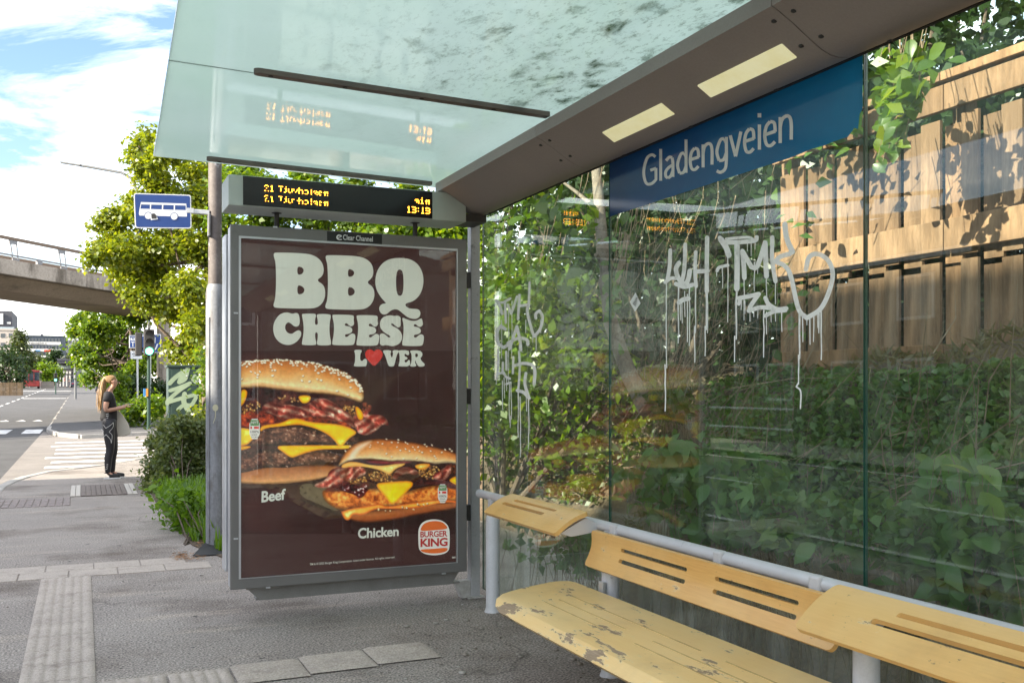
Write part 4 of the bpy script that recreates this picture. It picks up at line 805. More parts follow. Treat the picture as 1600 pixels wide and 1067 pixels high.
letter([(1130, 849), (1212, 849), (1217, 880), (1205, 892), (1180, 872), (1178, 897), (1202, 905), (1202, 920), (1178, 927), (1180, 944), (1195, 947), (1212, 923), (1224, 934), (1220, 978), (1133, 978), (1130, 968), (1140, 945), (1140, 880), (1130, 862)], it=1)
letter([(1226, 850), (1297, 850), (1321, 870), (1320, 895), (1302, 912), (1320, 942), (1338, 955), (1338, 974), (1320, 979), (1290, 979), (1272, 950), (1263, 925), (1262, 952), (1274, 967), (1266, 979), (1226, 979), (1223, 967), (1235, 945), (1235, 880), (1224, 862)], [(1264, 873), (1285, 877), (1285, 902), (1264, 906)], it=1)
lt = MB(); text(lt, 'Beef', ((408.5, 785), (446, 780.5), (446.5, 763), (409, 767)), PP(.0018), .027, .98); lt.build('lettering', M_cream, sheet); lt = MB(); text(lt, 'Chicken', ((559, 841.5), (623, 837), (623, 822), (559.5, 824.5)), PP(.0018), .027, .98)
lt.build('lettering', M_cream, sheet); lt = MB(); text(lt, 'TM & © 2023 Burger King Corporation. Used under licence. All rights reserved.', ((484, 884), (617, 872.4), (617, 868), (484, 879.5)), PP(.0014), .004)
for u0, v0 in ((706.5, 869.5),): text(lt, '0002', ((u0, v0 + 2.6), (u0 + 7, v0 + 2.2), (u0 + 7, v0 - .6), (u0, v0 - .2)), PP(.0014), .02)
lt.build('lettering', M_cream, sheet)
h = MB(); flat(h, S5([(937, 862), (955, 842), (985, 843), (1007, 870), (1002, 905), (975, 942), (937, 980), (900, 942), (870, 905), (865, 870), (885, 843), (917, 842)]), PP(.0014)); h.build('red_heart', M_redp, sheet)
lg = MB(); flat(lg, [(480 + x / 4.848, 660 + y / 4.848) for x, y in [(955, 731), (1012, 737), (1054, 762), (1076, 800), (1080, 850), (1079, 930), (1072, 972), (1030, 997), (960, 1006), (890, 996), (850, 967), (843, 930), (841, 860), (843, 805), (863, 763), (903, 739)]], PP(.0014)); lgo = lg.build('logo_ground', M_wht, sheet)
lg = MB(); flat(lg, [pb(p) for p in [(858, 822), (860, 800), (883, 763), (950, 742), (1022, 750), (1058, 783), (1065, 806), (960, 815)]], PP(.0020)); lg.build('logo_bun', M_orange, sheet); lg = MB(); flat(lg, [pb(p) for p in [(857, 959), (960, 955), (1064, 944), (1063, 968), (1030, 984), (960, 992), (890, 984), (861, 972)]], PP(.0020)); lg.build('logo_bun', M_orange, sheet)
lg = MB(); text(lg, 'BURGER', (pb((857, 870)), pb((1062, 862)), pb((1062, 816)), pb((857, 824))), PP(.0020), .026, .95); text(lg, 'KING', (pb((858, 942)), pb((1064, 934)), pb((1064, 870)), pb((858, 877))), PP(.0020), .034, .95); lg.build('logo_lettering', M_logo, sheet)
M_grn = mat('green_print', (.12, .38, .10), .6); M_blk = mat('black_print', (.03, .03, .03), .6)
for x0, y0, x1, y1, f in ((87, 507, 160, 648, pa), (990, 466, 1061, 608, pb)):
    X = lambda a, b_: f((x0 + (x1 - x0) * a, y0 + (y1 - y0) * b_)); qd = lambda a, b_, c, d_: (X(a, d_), X(c, d_), X(c, b_), X(a, b_))
    s = MB(); flat(s, qd(0, 0, 1, 1), PP(.0020), it=1); so = s.build('sticker_print', M_wht, sheet)
    s = MB(); s.add([PP(.0026)(*p) for p in qd(.1, .06, .92, .34)], [(0, 1, 2, 3)]); s.build('green_field', M_grn, sheet)
    s = MB(); s.add([PP(.0026)(*p) for p in qd(.1, .38, .25, .50)], [(0, 1, 2, 3)]); s.add([PP(.0026)(*p) for p in qd(.45, .38, .9, .50)], [(0, 1, 2, 3)]); s.build('red_field', M_redp, sheet)
    s = MB(); text(s, 'NYT', qd(.2, .12, .85, .26), PP(.0031), .03); s.build('sticker_lettering', M_wht, sheet)
    s = MB(); text(s, '100%', qd(.12, .58, .92, .70), PP(.0026), .01); text(s, 'NORSK', qd(.22, .75, .8, .82), PP(.0026), .01); text(s, 'KYLLING' if f is pb else 'STORFE', qd(.18, .87, .85, .94), PP(.0026), .01); s.build('sticker_lettering', M_blk, sheet)
M_cover = glassmat('poster_cover', (.97, .98, .97), .045, (.5, .48, .45), (9, 9, .7), 4, .5, .85, f0=.045)
MB().box(XPL - .012, XPR + .012, YF + .006, YF + .010, ZPB - .012, ZPT + .012).build('cover_pane', M_cover, ad)

# ---------------------------------------------------------------- departure display hung over the panel
M_disp = mat('mint_grey_box', (.50, .54, .50), .5, col2=(.43, .47, .435), scale=4, dirt=(.13, .12, .10), dscale=14, dlo=.63, dhi=.70)
M_screen = mat('black_screen', (.012, .012, .013), .16); M_led = mat('amber_led', (1, .40, .03), .5, emit=1.5)
dp = thing('departure_display', (1.45, 5.8, 2.37), 'departure display box with amber text above the poster panel', 'departure display')
YD = 5.66; q = MB(); q.box(.747, 2.165, YD, YD + .285, 2.373, 2.545); q.build('housing', M_disp, dp, bevel=.004)
scr = MB().box(.826, 1.944, YD - .004, YD + .02, 2.379, 2.541).build('screen', M_screen, dp)
MB().box(2.165, 2.31, YD + .03, YD + .25, 2.385, 2.43).build('wall_arm', M_dark, dp)
for x in (1.04, 1.885): MB().lathe((x, YD + .15, 2.281), [(.014, 0), (.014, .085), (.03, .09), (.03, .093)], 12).build('support_rod', M_dark, dp, smooth=40)
FONT = {'2': ['01110', '10001', '00000', '00100', '01000', '00000', '11001'], '1': ['00100', '01100', '00100', '00100', '00100', '00100', '01110'], 'T': ['11111', '00100', '00100', '00100', '00100', '00100', '00000'],
        'j': ['00100', '00000', '01100', '00100', '00100', '00100', '11000'], 'u': ['00000', '00000', '10001', '10001', '10001', '10001', '01100'], 'v': ['00000', '00000', '10001', '10001', '00010', '00100', '00000'],
        'h': ['10000', '10000', '11110', '10001', '10001', '10001', '10001'], 'o': ['00000', '00000', '01110', '00001', '00001', '00001', '01110'], 'l': ['00100', '00100', '00100', '00100', '00100', '00100', '00100'],
        'm': ['00000', '00000', '01010', '10101', '00101', '00101', '00001'], 'e': ['00000', '00000', '01100', '10010', '11000', '10000', '01100'], 'n': ['00000', '00000', '01011', '11101', '01001', '01001', '01001'],
        'i': ['00100', '00000', '01100', '00100', '00100', '00100', '01110'], '3': ['11110', '00001', '00001', '01110', '00001', '00001', '11110'], '9': ['11110', '10001', '10001', '11110', '00001', '00001', '11110'], ':': ['000', '010', '000', '000', '010', '000', '000'], ' ': ['000'] * 7}
def led(x0, z0, s, pitch, drop=0, seed=1):
    x = x0; r = random.Random(seed)
    for ch in s:
        gph = FONT[ch]; mb = MB()
        for j, row in enumerate(gph):
            for i, b_ in enumerate(row):
                if b_ == '1' and r.random() > drop: cx, cz = x + i * pitch, z0 - j * pitch; mb.box(cx - pitch * .40, cx + pitch * .40, YD - .0065, YD - .0035, cz - pitch * .40, cz + pitch * .40)
        if mb.v: mb.build('amber_character', M_led, scr)
        x += (len(gph[0]) + .9) * pitch if ch not in 'jl' else 4.6 * pitch
PT_ = .0058
for z0, a, b_, xb, sd in ((2.498, '21 Tjuvholmen', 'min', 1.835, 3), (2.440, '21 Tjuvholmen', '13:19', 1.772, 9)):
    led(.945, z0, a, PT_ * .88, .06 if sd == 3 else .12, sd); led(xb + (.0 if sd == 3 else .012), z0, b_, PT_ * .96, .04, sd + 1)
# ---------------------------------------------------------------- bus stop sign on its pole
M_post = mat('weathered_grey_post', (.17, .175, .185), .6, col2=(.24, .25, .265), scale=5, stretch=(3, 3, .6), dirt=(.12, .11, .105), dscale=7, dlo=.52, dhi=.68, dstretch=(2, 2, .5), fine=.12, fscale=40)
M_postup = mat('rusty_brown_post', (.10, .082, .074), .65, col2=(.145, .125, .115), scale=5, dirt=(.34, .33, .33), dscale=9, dlo=.60, dhi=.70, fine=.15, fscale=40)
M_blue = mat('sign_blue', (.012, .045, .19), .4, col2=(.016, .055, .215), scale=4); M_signw = mat('sign_white', (.72, .73, .74), .45, dirt=(.5, .5, .5), dscale=10, dlo=.6, dhi=.8); M_backing = mat('sign_back', (.55, .56, .56), .45, metal=.5)
b0 = G(336, 856); bs = thing('bus_stop_sign', b0, 'grey pole carrying a blue bus stop sign beside the poster panel', 'bus stop sign')
MB().lathe(b0, [(.10, 0), (.080, .01), (.076, .03), (.076, 2.15), (.070, 2.20), (.058, 2.235)], 24).build('pole', M_post, bs, smooth=40)
MB().lathe(b0, [(.056, 2.236), (.055, 3.7), (.02, 3.72)], 24).build('upper_pole', M_postup, bs, smooth=40)
MB().tube([b0 + Vector((-.055, -.055, .05)), b0 + Vector((-.055, -.055, 1.95))], .008, 6).build('cable_cover', M_post, bs)
YB = b0.y - .05; sg = lambda k: (lambda u, v: PY(u, v, YB - k)); c6 = lambda L_: [(200 + x / 5.928, 280 + y / 5.928) for x, y in L_]
def rquad(q, r):
    o = []; q = [Vector(p) for p in q]
    for i in range(4):
        a, b_, c = q[i - 1], q[i], q[(i + 1) % 4]; o += [b_ + (a - b_).normalized() * r, b_ + ((a - b_).normalized() + (c - b_).normalized()) * r * .3, b_ + (c - b_).normalized() * r]
    return o
s = MB(); s.extrude([[sg(0)(*p) for p in rquad(c6([(53, 130), (583, 147), (588, 458), (66, 453)]), 3)]], (0, .012, 0)); plate = s.build('sign_plate', M_signw, bs)
s = MB(); s.extrude([[sg(.001)(*p) for p in rquad(c6([(62, 139), (574, 155), (578, 448), (75, 444)]), 2.5)]], None); s.build('blue_field', M_blue, plate)
s = MB(); s.extrude([[sg(.002)(*p) for p in c6(l)] for l in ([(120, 213), (540, 228), (546, 348), (106, 338), (101, 322), (105, 285)], [(122, 235), (203, 237), (203, 277), (114, 275)], [(215, 237), (315, 239), (313, 281), (213, 278)], [(328, 240), (423, 242), (423, 285), (325, 281)], [(436, 243), (535, 245), (535, 288), (435, 285)])], None); s.build('bus_symbol', M_signw, plate)
for cx, cy_ in ((187, 340), (428, 346)):
    s = MB(); s.extrude([[sg(.003)(*p) for p in c6([(cx + 36 * math.cos(a), cy_ + 36 * math.sin(a)) for a in np.linspace(0, 6.28, 21)[:-1]])]], None); s.build('wheel_ring', M_blue, plate)
    s = MB(); s.extrude([[sg(.004)(*p) for p in c6([(cx + 31 * math.cos(a), cy_ + 31 * math.sin(a)) for a in np.linspace(0, 6.28, 21)[:-1]])]], None); s.build('wheel_symbol', M_signw, plate)
s = MB(); s.extrude([[sg(.005)(*p) for p in c6([(207, 355), (270, 345), (276, 372), (212, 380)])]], None); s.build('sticker', M_signw, plate)
s = MB(); s.extrude([[sg(.006)(*p) for p in c6([(215, 330), (228, 318), (250, 320), (268, 350), (262, 366), (220, 368)])]], None); s.build('sticker', M_dark, plate)
a, c = sg(-.02)(*c6([(545, 270)])[0]), sg(-.02)(*c6([(745, 330)])[0])
MB().box(a.x, b0.x - .05, YB + .004, YB + .045, c.z, a.z - .005).build('arm', M_backing, bs, bevel=.004); MB().box(a.x, a.x + .055, YB - .004, YB + .0, c.z, a.z).build('arm_plate', M_backing, bs, bevel=.003)
MB().box(b0.x - .065, b0.x - .045, YB - .03, YB + .03, PY(0, 350, YB).z, PY(0, 312, YB).z).build('clamp', M_post, bs, bevel=.006)
q = MB(); gp = lambda u, v: PY(u, v, b0.y - .0785); q.add([gp(336.5 + 4.6 * math.cos(a), 637 + 5.2 * math.sin(a)) for a in np.linspace(0, 6.28, 17)[:-1]], [tuple(range(16))]); ribbon(q, [(336.6, 642, 1.3), (336.2, 652, 1.1), (333, 661, .9)], gp, 1, 3); q.build('balloon_mark', mat('pale_yellow_paint', (.55, .53, .36), .6), bs)

# black flap of rubber lying by the pole
fl = MB(); P0 = [G(301, 871), G(330, 850), G(345, 853), G(348, 868), G(330, 869)]
fl.extrude([[P0[0] + Vector((0, 0, .01)), P0[1] + Vector((0, 0, .06)), P0[2] + Vector((0, 0, .035)), P0[3] + Vector((0, 0, .006))]], (0, .004, .006)); tag(fl.build('rubber_flap', M_rubber), 'folded flap of black rubber lying at the foot of the grey pole', 'rubber scrap')

# ---------------------------------------------------------------- green cable cabinet with spray paint
M_cab = mat('dark_green_cabinet', (.022, .045, .038), .45, col2=(.028, .055, .046), scale=3); M_sp2 = mat('pale_green_spray', (.34, .42, .28), .6, col2=(.26, .34, .22), scale=6)
TC = 20.0; f0, f1 = PT(262, 600, TC), PT(311, 600, TC); yc = f0.y - .02; cx0, cx1 = PY(263, 600, yc).x, PY(311, 600, yc).x; zt = PY(285, 571, yc).z
cb = thing('cable_cabinet', ((cx0 + cx1) / 2, yc + .25, 0), 'dark green roadside cabinet with pale sprayed graffiti behind the weeds', 'cabinet')
MB().box(cx0, cx1, yc, yc + .55, .0, zt - .04).build('body', M_cab, cb, bevel=.012); MB().box(cx0 - .03, cx1 + .03, yc - .03, yc + .58, zt - .04, zt + .01).build('cap', M_cab, cb, bevel=.01)
dr = MB().box(cx0 + .06, cx1 - .04, yc - .012, yc - .001, .1, zt - .08).build('door', M_cab, cb, bevel=.004); MB().lathe((cx0 + .36, yc - .02, zt - .22), [(.02, 0), (.02, .01), (.012, .02)], 10).build('lock', M_alu, dr)
MB().box(cx0 - .012, cx0 - .001, yc + .2, yc + .28, .5, .85).build('vent', M_dark, cb)
q = MB(); cg = lambda u, v: PY(u, v, yc - .0135); c2 = lambda L_: [(100 + x / 5.333, 460 + y / 5.333) for x, y in L_]
for w_, pts in ((7, [(880, 740), (930, 690), (1000, 640), (960, 730), (1010, 700), (1030, 620)]), (6, [(885, 800), (950, 780), (1050, 740), (960, 800), (870, 880), (860, 910)]), (6, [(860, 900), (960, 870), (1110, 830)]), (8, [(1005, 830), (1000, 900), (1040, 980), (1030, 1010)]), (6, [(1090, 680), (1075, 710), (1100, 730)]), (6, [(950, 960), (1000, 920), (1060, 920), (1100, 860)])): ribbon(q, c2(pts), cg, w_, 6)
q.build('graffiti', M_sp2, dr)

# ---------------------------------------------------------------- traffic lights and road signs
M_tl = mat('dark_green_mast', (.018, .05, .035), .45); M_lamp = mat('green_lamp', (.12, 1, .48), .3, emit=1.6)
def glow(): return M_lamp
def traffic_light(u, vb, vt, t, label, w_=16, side=False):
    p = PT(u, vb, t); p.z = gz(p.y); k = t / F; zt = CH + (HOR - vt) * k; ls = w_ / 16
    tl = thing('traffic_light', p, label, 'traffic light', 'traffic lights at the crossing'); MB().lathe(p, [(.11, 0), (.06, .05), (.055, zt - 1.2 * ls - p.z), (.04, zt + .3 - p.z)], 14).build('mast', M_tl, tl, smooth=40)
    hw = w_ * k / 2; z0 = zt - 41 * k * ls; head = MB().box(p.x - hw, p.x + hw, p.y - .28, p.y - .08, z0, zt).build('signal_head', M_dark, tl, bevel=.03)
    for i, mm in enumerate((M_lamp, M_dark, M_dark)):
        c = Vector((p.x, p.y - .285, z0 + (7 + 13.2 * i) * k * ls)); r = 5.6 * k * ls
        q = MB(); q.add([c + Vector((math.cos(a) * r, 0, math.sin(a) * r)) for a in np.linspace(0, 6.28, 17)[:-1]], [tuple(range(16))]); q.build('lens', mm, head)
        q = MB(); n = 9; an = np.linspace(0, math.pi, n); q.add([c + Vector((math.cos(a) * r * 1.12, -d_, math.sin(a) * r * 1.12)) for d_ in (0, .2) for a in an], [(j, j + 1, n + j + 1, n + j) for j in range(n - 1)]); q.build('visor', M_dark, head)
    if side:
        hd2 = MB().box(p.x - hw - 12 * k, p.x - hw - 1.5 * k, p.y - .1, p.y + .1, z0 - 0 * k, zt - 5 * k).build('side_head', M_dark, tl, bevel=.03)
        MB().box(p.x - hw - 2 * k, p.x, p.y - .03, p.y + .03, z0 + 10 * k, z0 + 13 * k).build('bracket', M_dark, tl)
        MB().box(p.x - .04, p.x + 3 * k, p.y - .12, p.y + .02, zt + 1 * k, zt + 12 * k).build('detector', M_frame, tl, bevel=.02)
        MB().box(p.x - 8 * k, p.x - 4.5 * k, p.y - .14, p.y + .02, CH + (HOR - 619) * k, CH + (HOR - 607) * k).build('push_button', mat('button_blue', (.05, .22, .5), .4), tl); MB().box(p.x - 4.4 * k, p.x - 1.4 * k, p.y - .16, p.y + .02, CH + (HOR - 619) * k, CH + (HOR - 607) * k).build('push_button', mat('button_amber', (.75, .28, .03), .4), tl)
    return tl
traffic_light(232.5, 664, 515, 33.0, 'green mast traffic light showing green beside the cabinet', side=True)
traffic_light(87, 607, 583, 95, 'small distant traffic light showing green by the pale fence', 5)
def road_sign(u, v0, v1, wpx, t, label, m, foot=None, extra=None, pole=M_backing):
    k = t / F; c = PT(u, (v0 + v1) / 2, t); p = Vector((c.x, c.y, gz(c.y))); o = thing('road_sign', p, label, 'road sign', 'road signs along the street')
    MB().tube([(p.x + .02, p.y + .06, p.z), (p.x + .02, p.y + .06, c.z + (v1 - v0) * k / 2)], .035, 8).build('post', pole, o, smooth=40)
    h, w_ = (v1 - v0) * k, wpx * k; pl = MB().box(c.x - w_ / 2, c.x + w_ / 2, p.y - .015, p.y + .01, c.z - h / 2, c.z + h / 2).build('plate', M_signw, o, bevel=.01)
    if m: MB().box(c.x - w_ / 2 + .03, c.x + w_ / 2 - .03, p.y - .018, p.y - .0155, c.z - h / 2 + .03, c.z + h / 2 - .03).build('field', m, pl)
    return o, pl, c, p, k
o, pl, c, p, k = road_sign(214, 524, 544, 23, 38, 'blue bus and taxi lane sign above a white panel', M_blue)
fy = lambda d_: (lambda u, v: PY(u, v, p.y - d_))
q = MB(); text(q, 'Taxi', ((204.5, 541.5), (222.5, 541.5), (222.5, 534), (204.5, 534)), fy(.021), .01); q.extrude([[fy(.021)(*x) for x in l] for l in ([(204, 527), (222, 527), (222, 532), (204, 532)], [(206, 528), (209, 528), (209, 530), (206, 530)], [(210.5, 528), (213.5, 528), (213.5, 530), (210.5, 530)], [(215, 528), (218, 528), (218, 530), (215, 530)])], None); q.build('lettering', M_signw, pl)
MB().box(PY(204, 550, p.y).x, PY(222, 550, p.y).x, p.y - .014, p.y + .01, PY(0, 558.5, p.y).z, PY(0, 545, p.y).z).build('lower_plate', M_signw, o, bevel=.01)
q = MB()
for i in range(4): q.add([fy(.016)(*x) for x in ((206 + i % 2 * 2, 548.5 + i * 2.6), (219, 548.5 + i * 2.6), (219, 547.4 + i * 2.6), (206 + i % 2 * 2, 547.4 + i * 2.6))], [(0, 1, 2, 3)])
q.build('small_print', M_dark, o)
o, pl, c, p, k = road_sign(234, 522, 551, 33, 41, 'wide blue lane sign half hidden behind the traffic light', M_blue)
q = MB(); ribbon(q, [(222, 530, 2.5), (226, 531, 2.5)], fy(.022), 2.5, 3); q.add([fy(.022)(*x) for x in ((238, 536), (243, 536), (243, 527), (238, 527))], [(0, 1, 2, 3)]); ribbon(q, [(222, 543, 2), (226, 547, 2), (229, 541, 2)], fy(.022), 2, 3); ribbon(q, [(238, 548, 2.2), (243, 545, 2.2), (246, 538, 2.2)], fy(.022), 2, 4); q.build('arrows', M_signw, pl)
o, pl, c, p, k = road_sign(168.5, 566, 586, 9, 60, 'small white lane sign standing above the blonde woman', None)
q = MB(); ribbon(q, [(169, 583, 1.2), (168, 577, 1.2), (170, 571, 1.2)], fy(.03), 1.2, 4); q.build('symbol', M_dark, pl)
# ---------------------------------------------------------------- street lamps
M_lp = mat('grey_lamp_post', (.12, .125, .13), .6)
def lamp(pts, t, label, r=.05, head=.9):
    P_ = [PT(*q, t) for q in pts]; f = Vector((P_[0].x, P_[0].y, gz(P_[0].y))); o = thing('street_lamp', f, label, 'street lamp', 'street lamps')
    MB().tube([f] + P_, [r * 1.5] + [r * 1.1] + [r * .6] * (len(P_) - 1), 8).build('post', M_lp, o, smooth=50)
    d = (P_[-1] - P_[-2]).normalized(); MB().obox(P_[-1] + d * head * .4, d * head / 2, d.cross(Vector((0, 0, 1))) * .12, (0, 0, .05)).build('lamp_head', M_lp, o, bevel=.03)
lamp([(216, 310), (213, 296), (205, 279), (190, 270), (140, 261), (124, 258.5)], 56, 'curved street lamp arm reaching out of the big maple', .13, 1.2)
lamp([(118, 520), (118, 497), (119, 496.5), (124, 497)], 75, 'thin square topped street lamp before the tree beneath the bridge', .06, .7)
lamp([(8.5, 560), (8.5, 542), (8.5, 541), (3, 541)], 110, 'straight street lamp in front of the pale apartment block', .08, 1)
lamp([(35.5, 570), (36, 562), (37.5, 559), (40, 558.5)], 130, 'bent street lamp by the dark roadside trees', .09, .6)
lamp([(47, 572), (47.5, 562), (49.5, 558), (52, 557)], 150, 'bent street lamp before the blue office block', .1, .6)

# ---------------------------------------------------------------- footbridge over the road
M_conc = mat('weathered_concrete', (.40, .345, .29), .9, col2=(.32, .275, .23), scale=.9, dirt=(.14, .115, .09), dscale=.9, dlo=.52, dhi=.64, dstretch=(1, 1, .25), fine=.16, fscale=12)
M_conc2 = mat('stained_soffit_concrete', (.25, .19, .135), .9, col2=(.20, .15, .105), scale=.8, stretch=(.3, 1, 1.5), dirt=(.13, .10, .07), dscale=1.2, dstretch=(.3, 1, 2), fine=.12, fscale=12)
A0, A1 = PT(0, 403, 37.5), PT(215, 441, 43.5); dv = A1 - A0; dl = Vector((dv.x, dv.y, 0)).normalized(); qn = Vector((-dl.y, dl.x, 0)); slope = dv.z / Vector((dv.x, dv.y)).length
def bp(s, d, z): return Vector((A0.x, A0.y, 0)) + dl * s + qn * d + Vector((0, 0, A0.z + slope * s + z))
SL, SR = -26, 24
br = thing('footbridge', bp(0, 0, 0) * 1, 'concrete footbridge with mesh railings crossing high above the road', 'bridge')
def beam(d0, d1, z0, z1, n=10):
    q = MB()
    for i in range(n):
        s0, s1 = SL + (SR - SL) * i / n, SL + (SR - SL) * (i + 1) / n; q.add([bp(s, d, z) for s in (s0, s1) for d in (d0, d1) for z in (z0, z1)], [(0, 1, 3, 2), (4, 6, 7, 5), (0, 4, 5, 1), (2, 3, 7, 6), (0, 2, 6, 4), (1, 5, 7, 3)])
    return q
for i in range(10):
    s0 = SL + 5 * i; q = MB(); q.add([bp(s, d, z) for s in (s0 + .01, s0 + 4.99) for d in (0, .5) for z in (-.58, 0)], [(0, 1, 3, 2), (4, 6, 7, 5), (0, 4, 5, 1), (2, 3, 7, 6), (0, 2, 6, 4), (1, 5, 7, 3)]); q.build('edge_panel', M_conc, br, bevel=.02)
beam(.501, 4.6, -.60, -.12, 4).build('deck', M_conc, br)
q = MB(); q.add([bp(s, d, z) for s in (SL, SR) for d, z in ((.25, -.601), (.9, -1.10), (3.7, -1.10), (4.35, -.601))], [(0, 1, 5, 4), (1, 2, 6, 5), (2, 3, 7, 6), (3, 0, 4, 7), (3, 2, 1, 0), (4, 5, 6, 7)]); q.build('girder', M_conc2, br)
M_steel = mat('bridge_rail_steel', (.20, .20, .21), .5, metal=.4); M_wood = mat('brown_handrail', (.17, .12, .085), .7)
rz_ = .84
for dd in (.12, 4.4):
    q = MB(); q.obox(bp((SL + SR) / 2, dd, rz_), dl * (SR - SL) / 2 + Vector((0, 0, slope * (SR - SL) / 2)), qn * .05, (0, 0, .06)); q.build('handrail', M_wood, br)
    q = MB(); q.obox(bp((SL + SR) / 2, dd, .2), dl * (SR - SL) / 2 + Vector((0, 0, slope * (SR - SL) / 2)), qn * .03, (0, 0, .03)); q.build('bottom_rail', M_steel, br)
    s = SL + .3
    while s < SR:
        q = MB()
        for o_ in (-.13, .13): q.tube([bp(s + o_ * .9 + .06, dd, -.04), bp(s + o_ - .06, dd, rz_)], .028, 6)
        q.obox(bp(s - .06, dd, rz_ - .12), dl * .17, qn * .03, (0, 0, .08)); q.obox(bp(s + .06, dd, .06), dl * .15, qn * .03, (0, 0, .03)); q.build('rail_post', M_steel, br); s += 2.2
    s = SL + 1.4
    while s < SR: MB().obox(bp(s, dd, .10), dl * .11, qn * .06, (0, 0, .07)).build('rail_block', M_steel, br); s += 2.2
    vsn, fs = [], []; n = int((SR - SL) / .16)
    for i in range(n):
        for sg_ in (1, -1):
            s = SL + i * .16; a, c = bp(s, dd, .22), bp(s + sg_ * .62, dd, rz_ - .05); w_ = Vector((.0035, 0, 0)); j = len(vsn); vsn += [a - w_, a + w_, c + w_, c - w_]; fs.append((j, j + 1, j + 2, j + 3))
    q = MB(); q.add(vsn, fs); tag(q.build('wire_mesh', M_steel, br), kind='stuff')
pc = PT(259, 600, 44); bt = bp((pc - A0).dot(dl), 2, -1.1)
q = MB(); q.obox((pc.x, pc.y + 1.2, (bt.z) / 2 - .2), (.26, 0, 0), (0, .7, 0), (0, 0, bt.z / 2 + .3)); q.build('pier', M_conc, br, bevel=.03)

# ---------------------------------------------------------------- woman on the pavement
wp = G(170, 748); W = 1.60; wx, wy = wp.x, wp.y
def body(name, edges, joints, m, parent, sub=2, root=None):
    """one continuous skinned surface grown along connected joints: name -> (x, y, z, radius x, radius y)"""
    keys = list(joints); me = D.meshes.new(name); o0 = origin(parent)
    me.from_pydata([(wx + joints[k][0] - o0.x, wy + joints[k][1] - o0.y, joints[k][2] - o0.z) for k in keys], [(keys.index(a), keys.index(b_)) for a, b_ in edges], [])
    o = D.objects.new(name, me); COL.objects.link(o); o.parent = parent; md = o.modifiers.new('skin', 'SKIN'); md.use_smooth_shade = True
    for i, k in enumerate(keys): sv = me.skin_vertices[0].data[i]; sv.radius = joints[k][3:5]; sv.use_root = (k == (root or keys[0]))
    o.modifiers.new('sub', 'SUBSURF').render_levels = sub; o.modifiers['sub'].levels = sub; me.materials.append(m); return o
M_skin = mat('skin', (.50, .27, .185), .5); M_black = mat('black_jersey', (.014, .013, .014), .75); M_legg = mat('black_leggings', (.017, .016, .020), .5); M_hair = mat('blonde_hair', (.38, .235, .10), .5, col2=(.17, .095, .04), scale=45, stretch=(4, 4, .5)); M_shoe = mat('black_shoe', (.02, .02, .02), .6); M_sole = mat('white_sole', (.75, .74, .72), .6)
wm = thing('person', wp, 'blonde woman in black sportswear looking down at her phone on the pavement', 'person')
# she faces +X; the camera sees her right side (her right is -Y)
J = dict(pelvis=(0, 0, .84, .07, .085), belly=(.005, 0, .98, .062, .08), chest=(.01, 0, 1.15, .072, .10), neckb=(.0, 0, 1.31, .052, .058), neck=(.028, 0, 1.352, .040, .040), skull0=(.075, 0, 1.392, .046, .046), skull=(.068, 0, 1.45, .078, .066), crown=(.05, 0, 1.505, .060, .054),
         rsh=(-.012, -.15, 1.275, .048, .048), rel=(-.055, -.185, 1.02, .036, .036), rwr=(.17, -.10, 1.06, .024, .026), rhand=(.235, -.055, 1.085, .022, .032),
         lsh=(-.0, .15, 1.275, .048, .048), lel=(-.035, .19, 1.02, .036, .036), lwr=(.18, .08, 1.07, .024, .026), lhand=(.24, .03, 1.085, .022, .032),
         rhip=(-.0, -.075, .79, .082, .078), rthigh=(.005, -.08, .63, .077, .077), rknee=(.02, -.08, .44, .054, .052), rcalf=(-.012, -.08, .31, .054, .05), rank=(-.015, -.08, .085, .032, .032), rfoot=(.10, -.085, .035, .03, .035),
         lhip=(.02, .075, .79, .08, .078), lthigh=(.05, .08, .63, .075, .075), lknee=(.075, .08, .44, .054, .052), lcalf=(.05, .08, .31, .054, .05), lank=(.05, .08, .085, .032, .032), lfoot=(.17, .08, .035, .03, .035))
E_ = [('pelvis', 'belly'), ('belly', 'chest'), ('chest', 'neckb'), ('neckb', 'neck'), ('neck', 'skull0'), ('skull0', 'skull'), ('skull', 'crown'), ('chest', 'rsh'), ('rsh', 'rel'), ('rel', 'rwr'), ('rwr', 'rhand'), ('chest', 'lsh'), ('lsh', 'lel'), ('lel', 'lwr'), ('lwr', 'lhand'),
      ('pelvis', 'rhip'), ('rhip', 'rthigh'), ('rthigh', 'rknee'), ('rknee', 'rcalf'), ('rcalf', 'rank'), ('rank', 'rfoot'), ('pelvis', 'lhip'), ('lhip', 'lthigh'), ('lthigh', 'lknee'), ('lknee', 'lcalf'), ('lcalf', 'lank'), ('lank', 'lfoot')]
bodyo = body('body', E_, J, M_skin, wm)
g_ = lambda k, s=1.12, a=.006: (*J[k][:3], J[k][3] * s + a, J[k][4] * s + a)
mid = lambda a, b_, t, r: tuple(J[a][i] * (1 - t) + J[b_][i] * t for i in range(3)) + (r, r)
S_ = dict(hem=(-.006, 0, .84, .124, .146), pelvis=(0, 0, .93, .104, .128), belly=(.005, 0, .99, .10, .125), chest=(.012, 0, 1.14, .115, .145), neckb=(0, 0, 1.29, .066, .075), rsh=g_('rsh', 1.3, .008), rsl=mid('rsh', 'rel', .55, .060), lsh=g_('lsh', 1.3, .008), lsl=mid('lsh', 'lel', .55, .060))
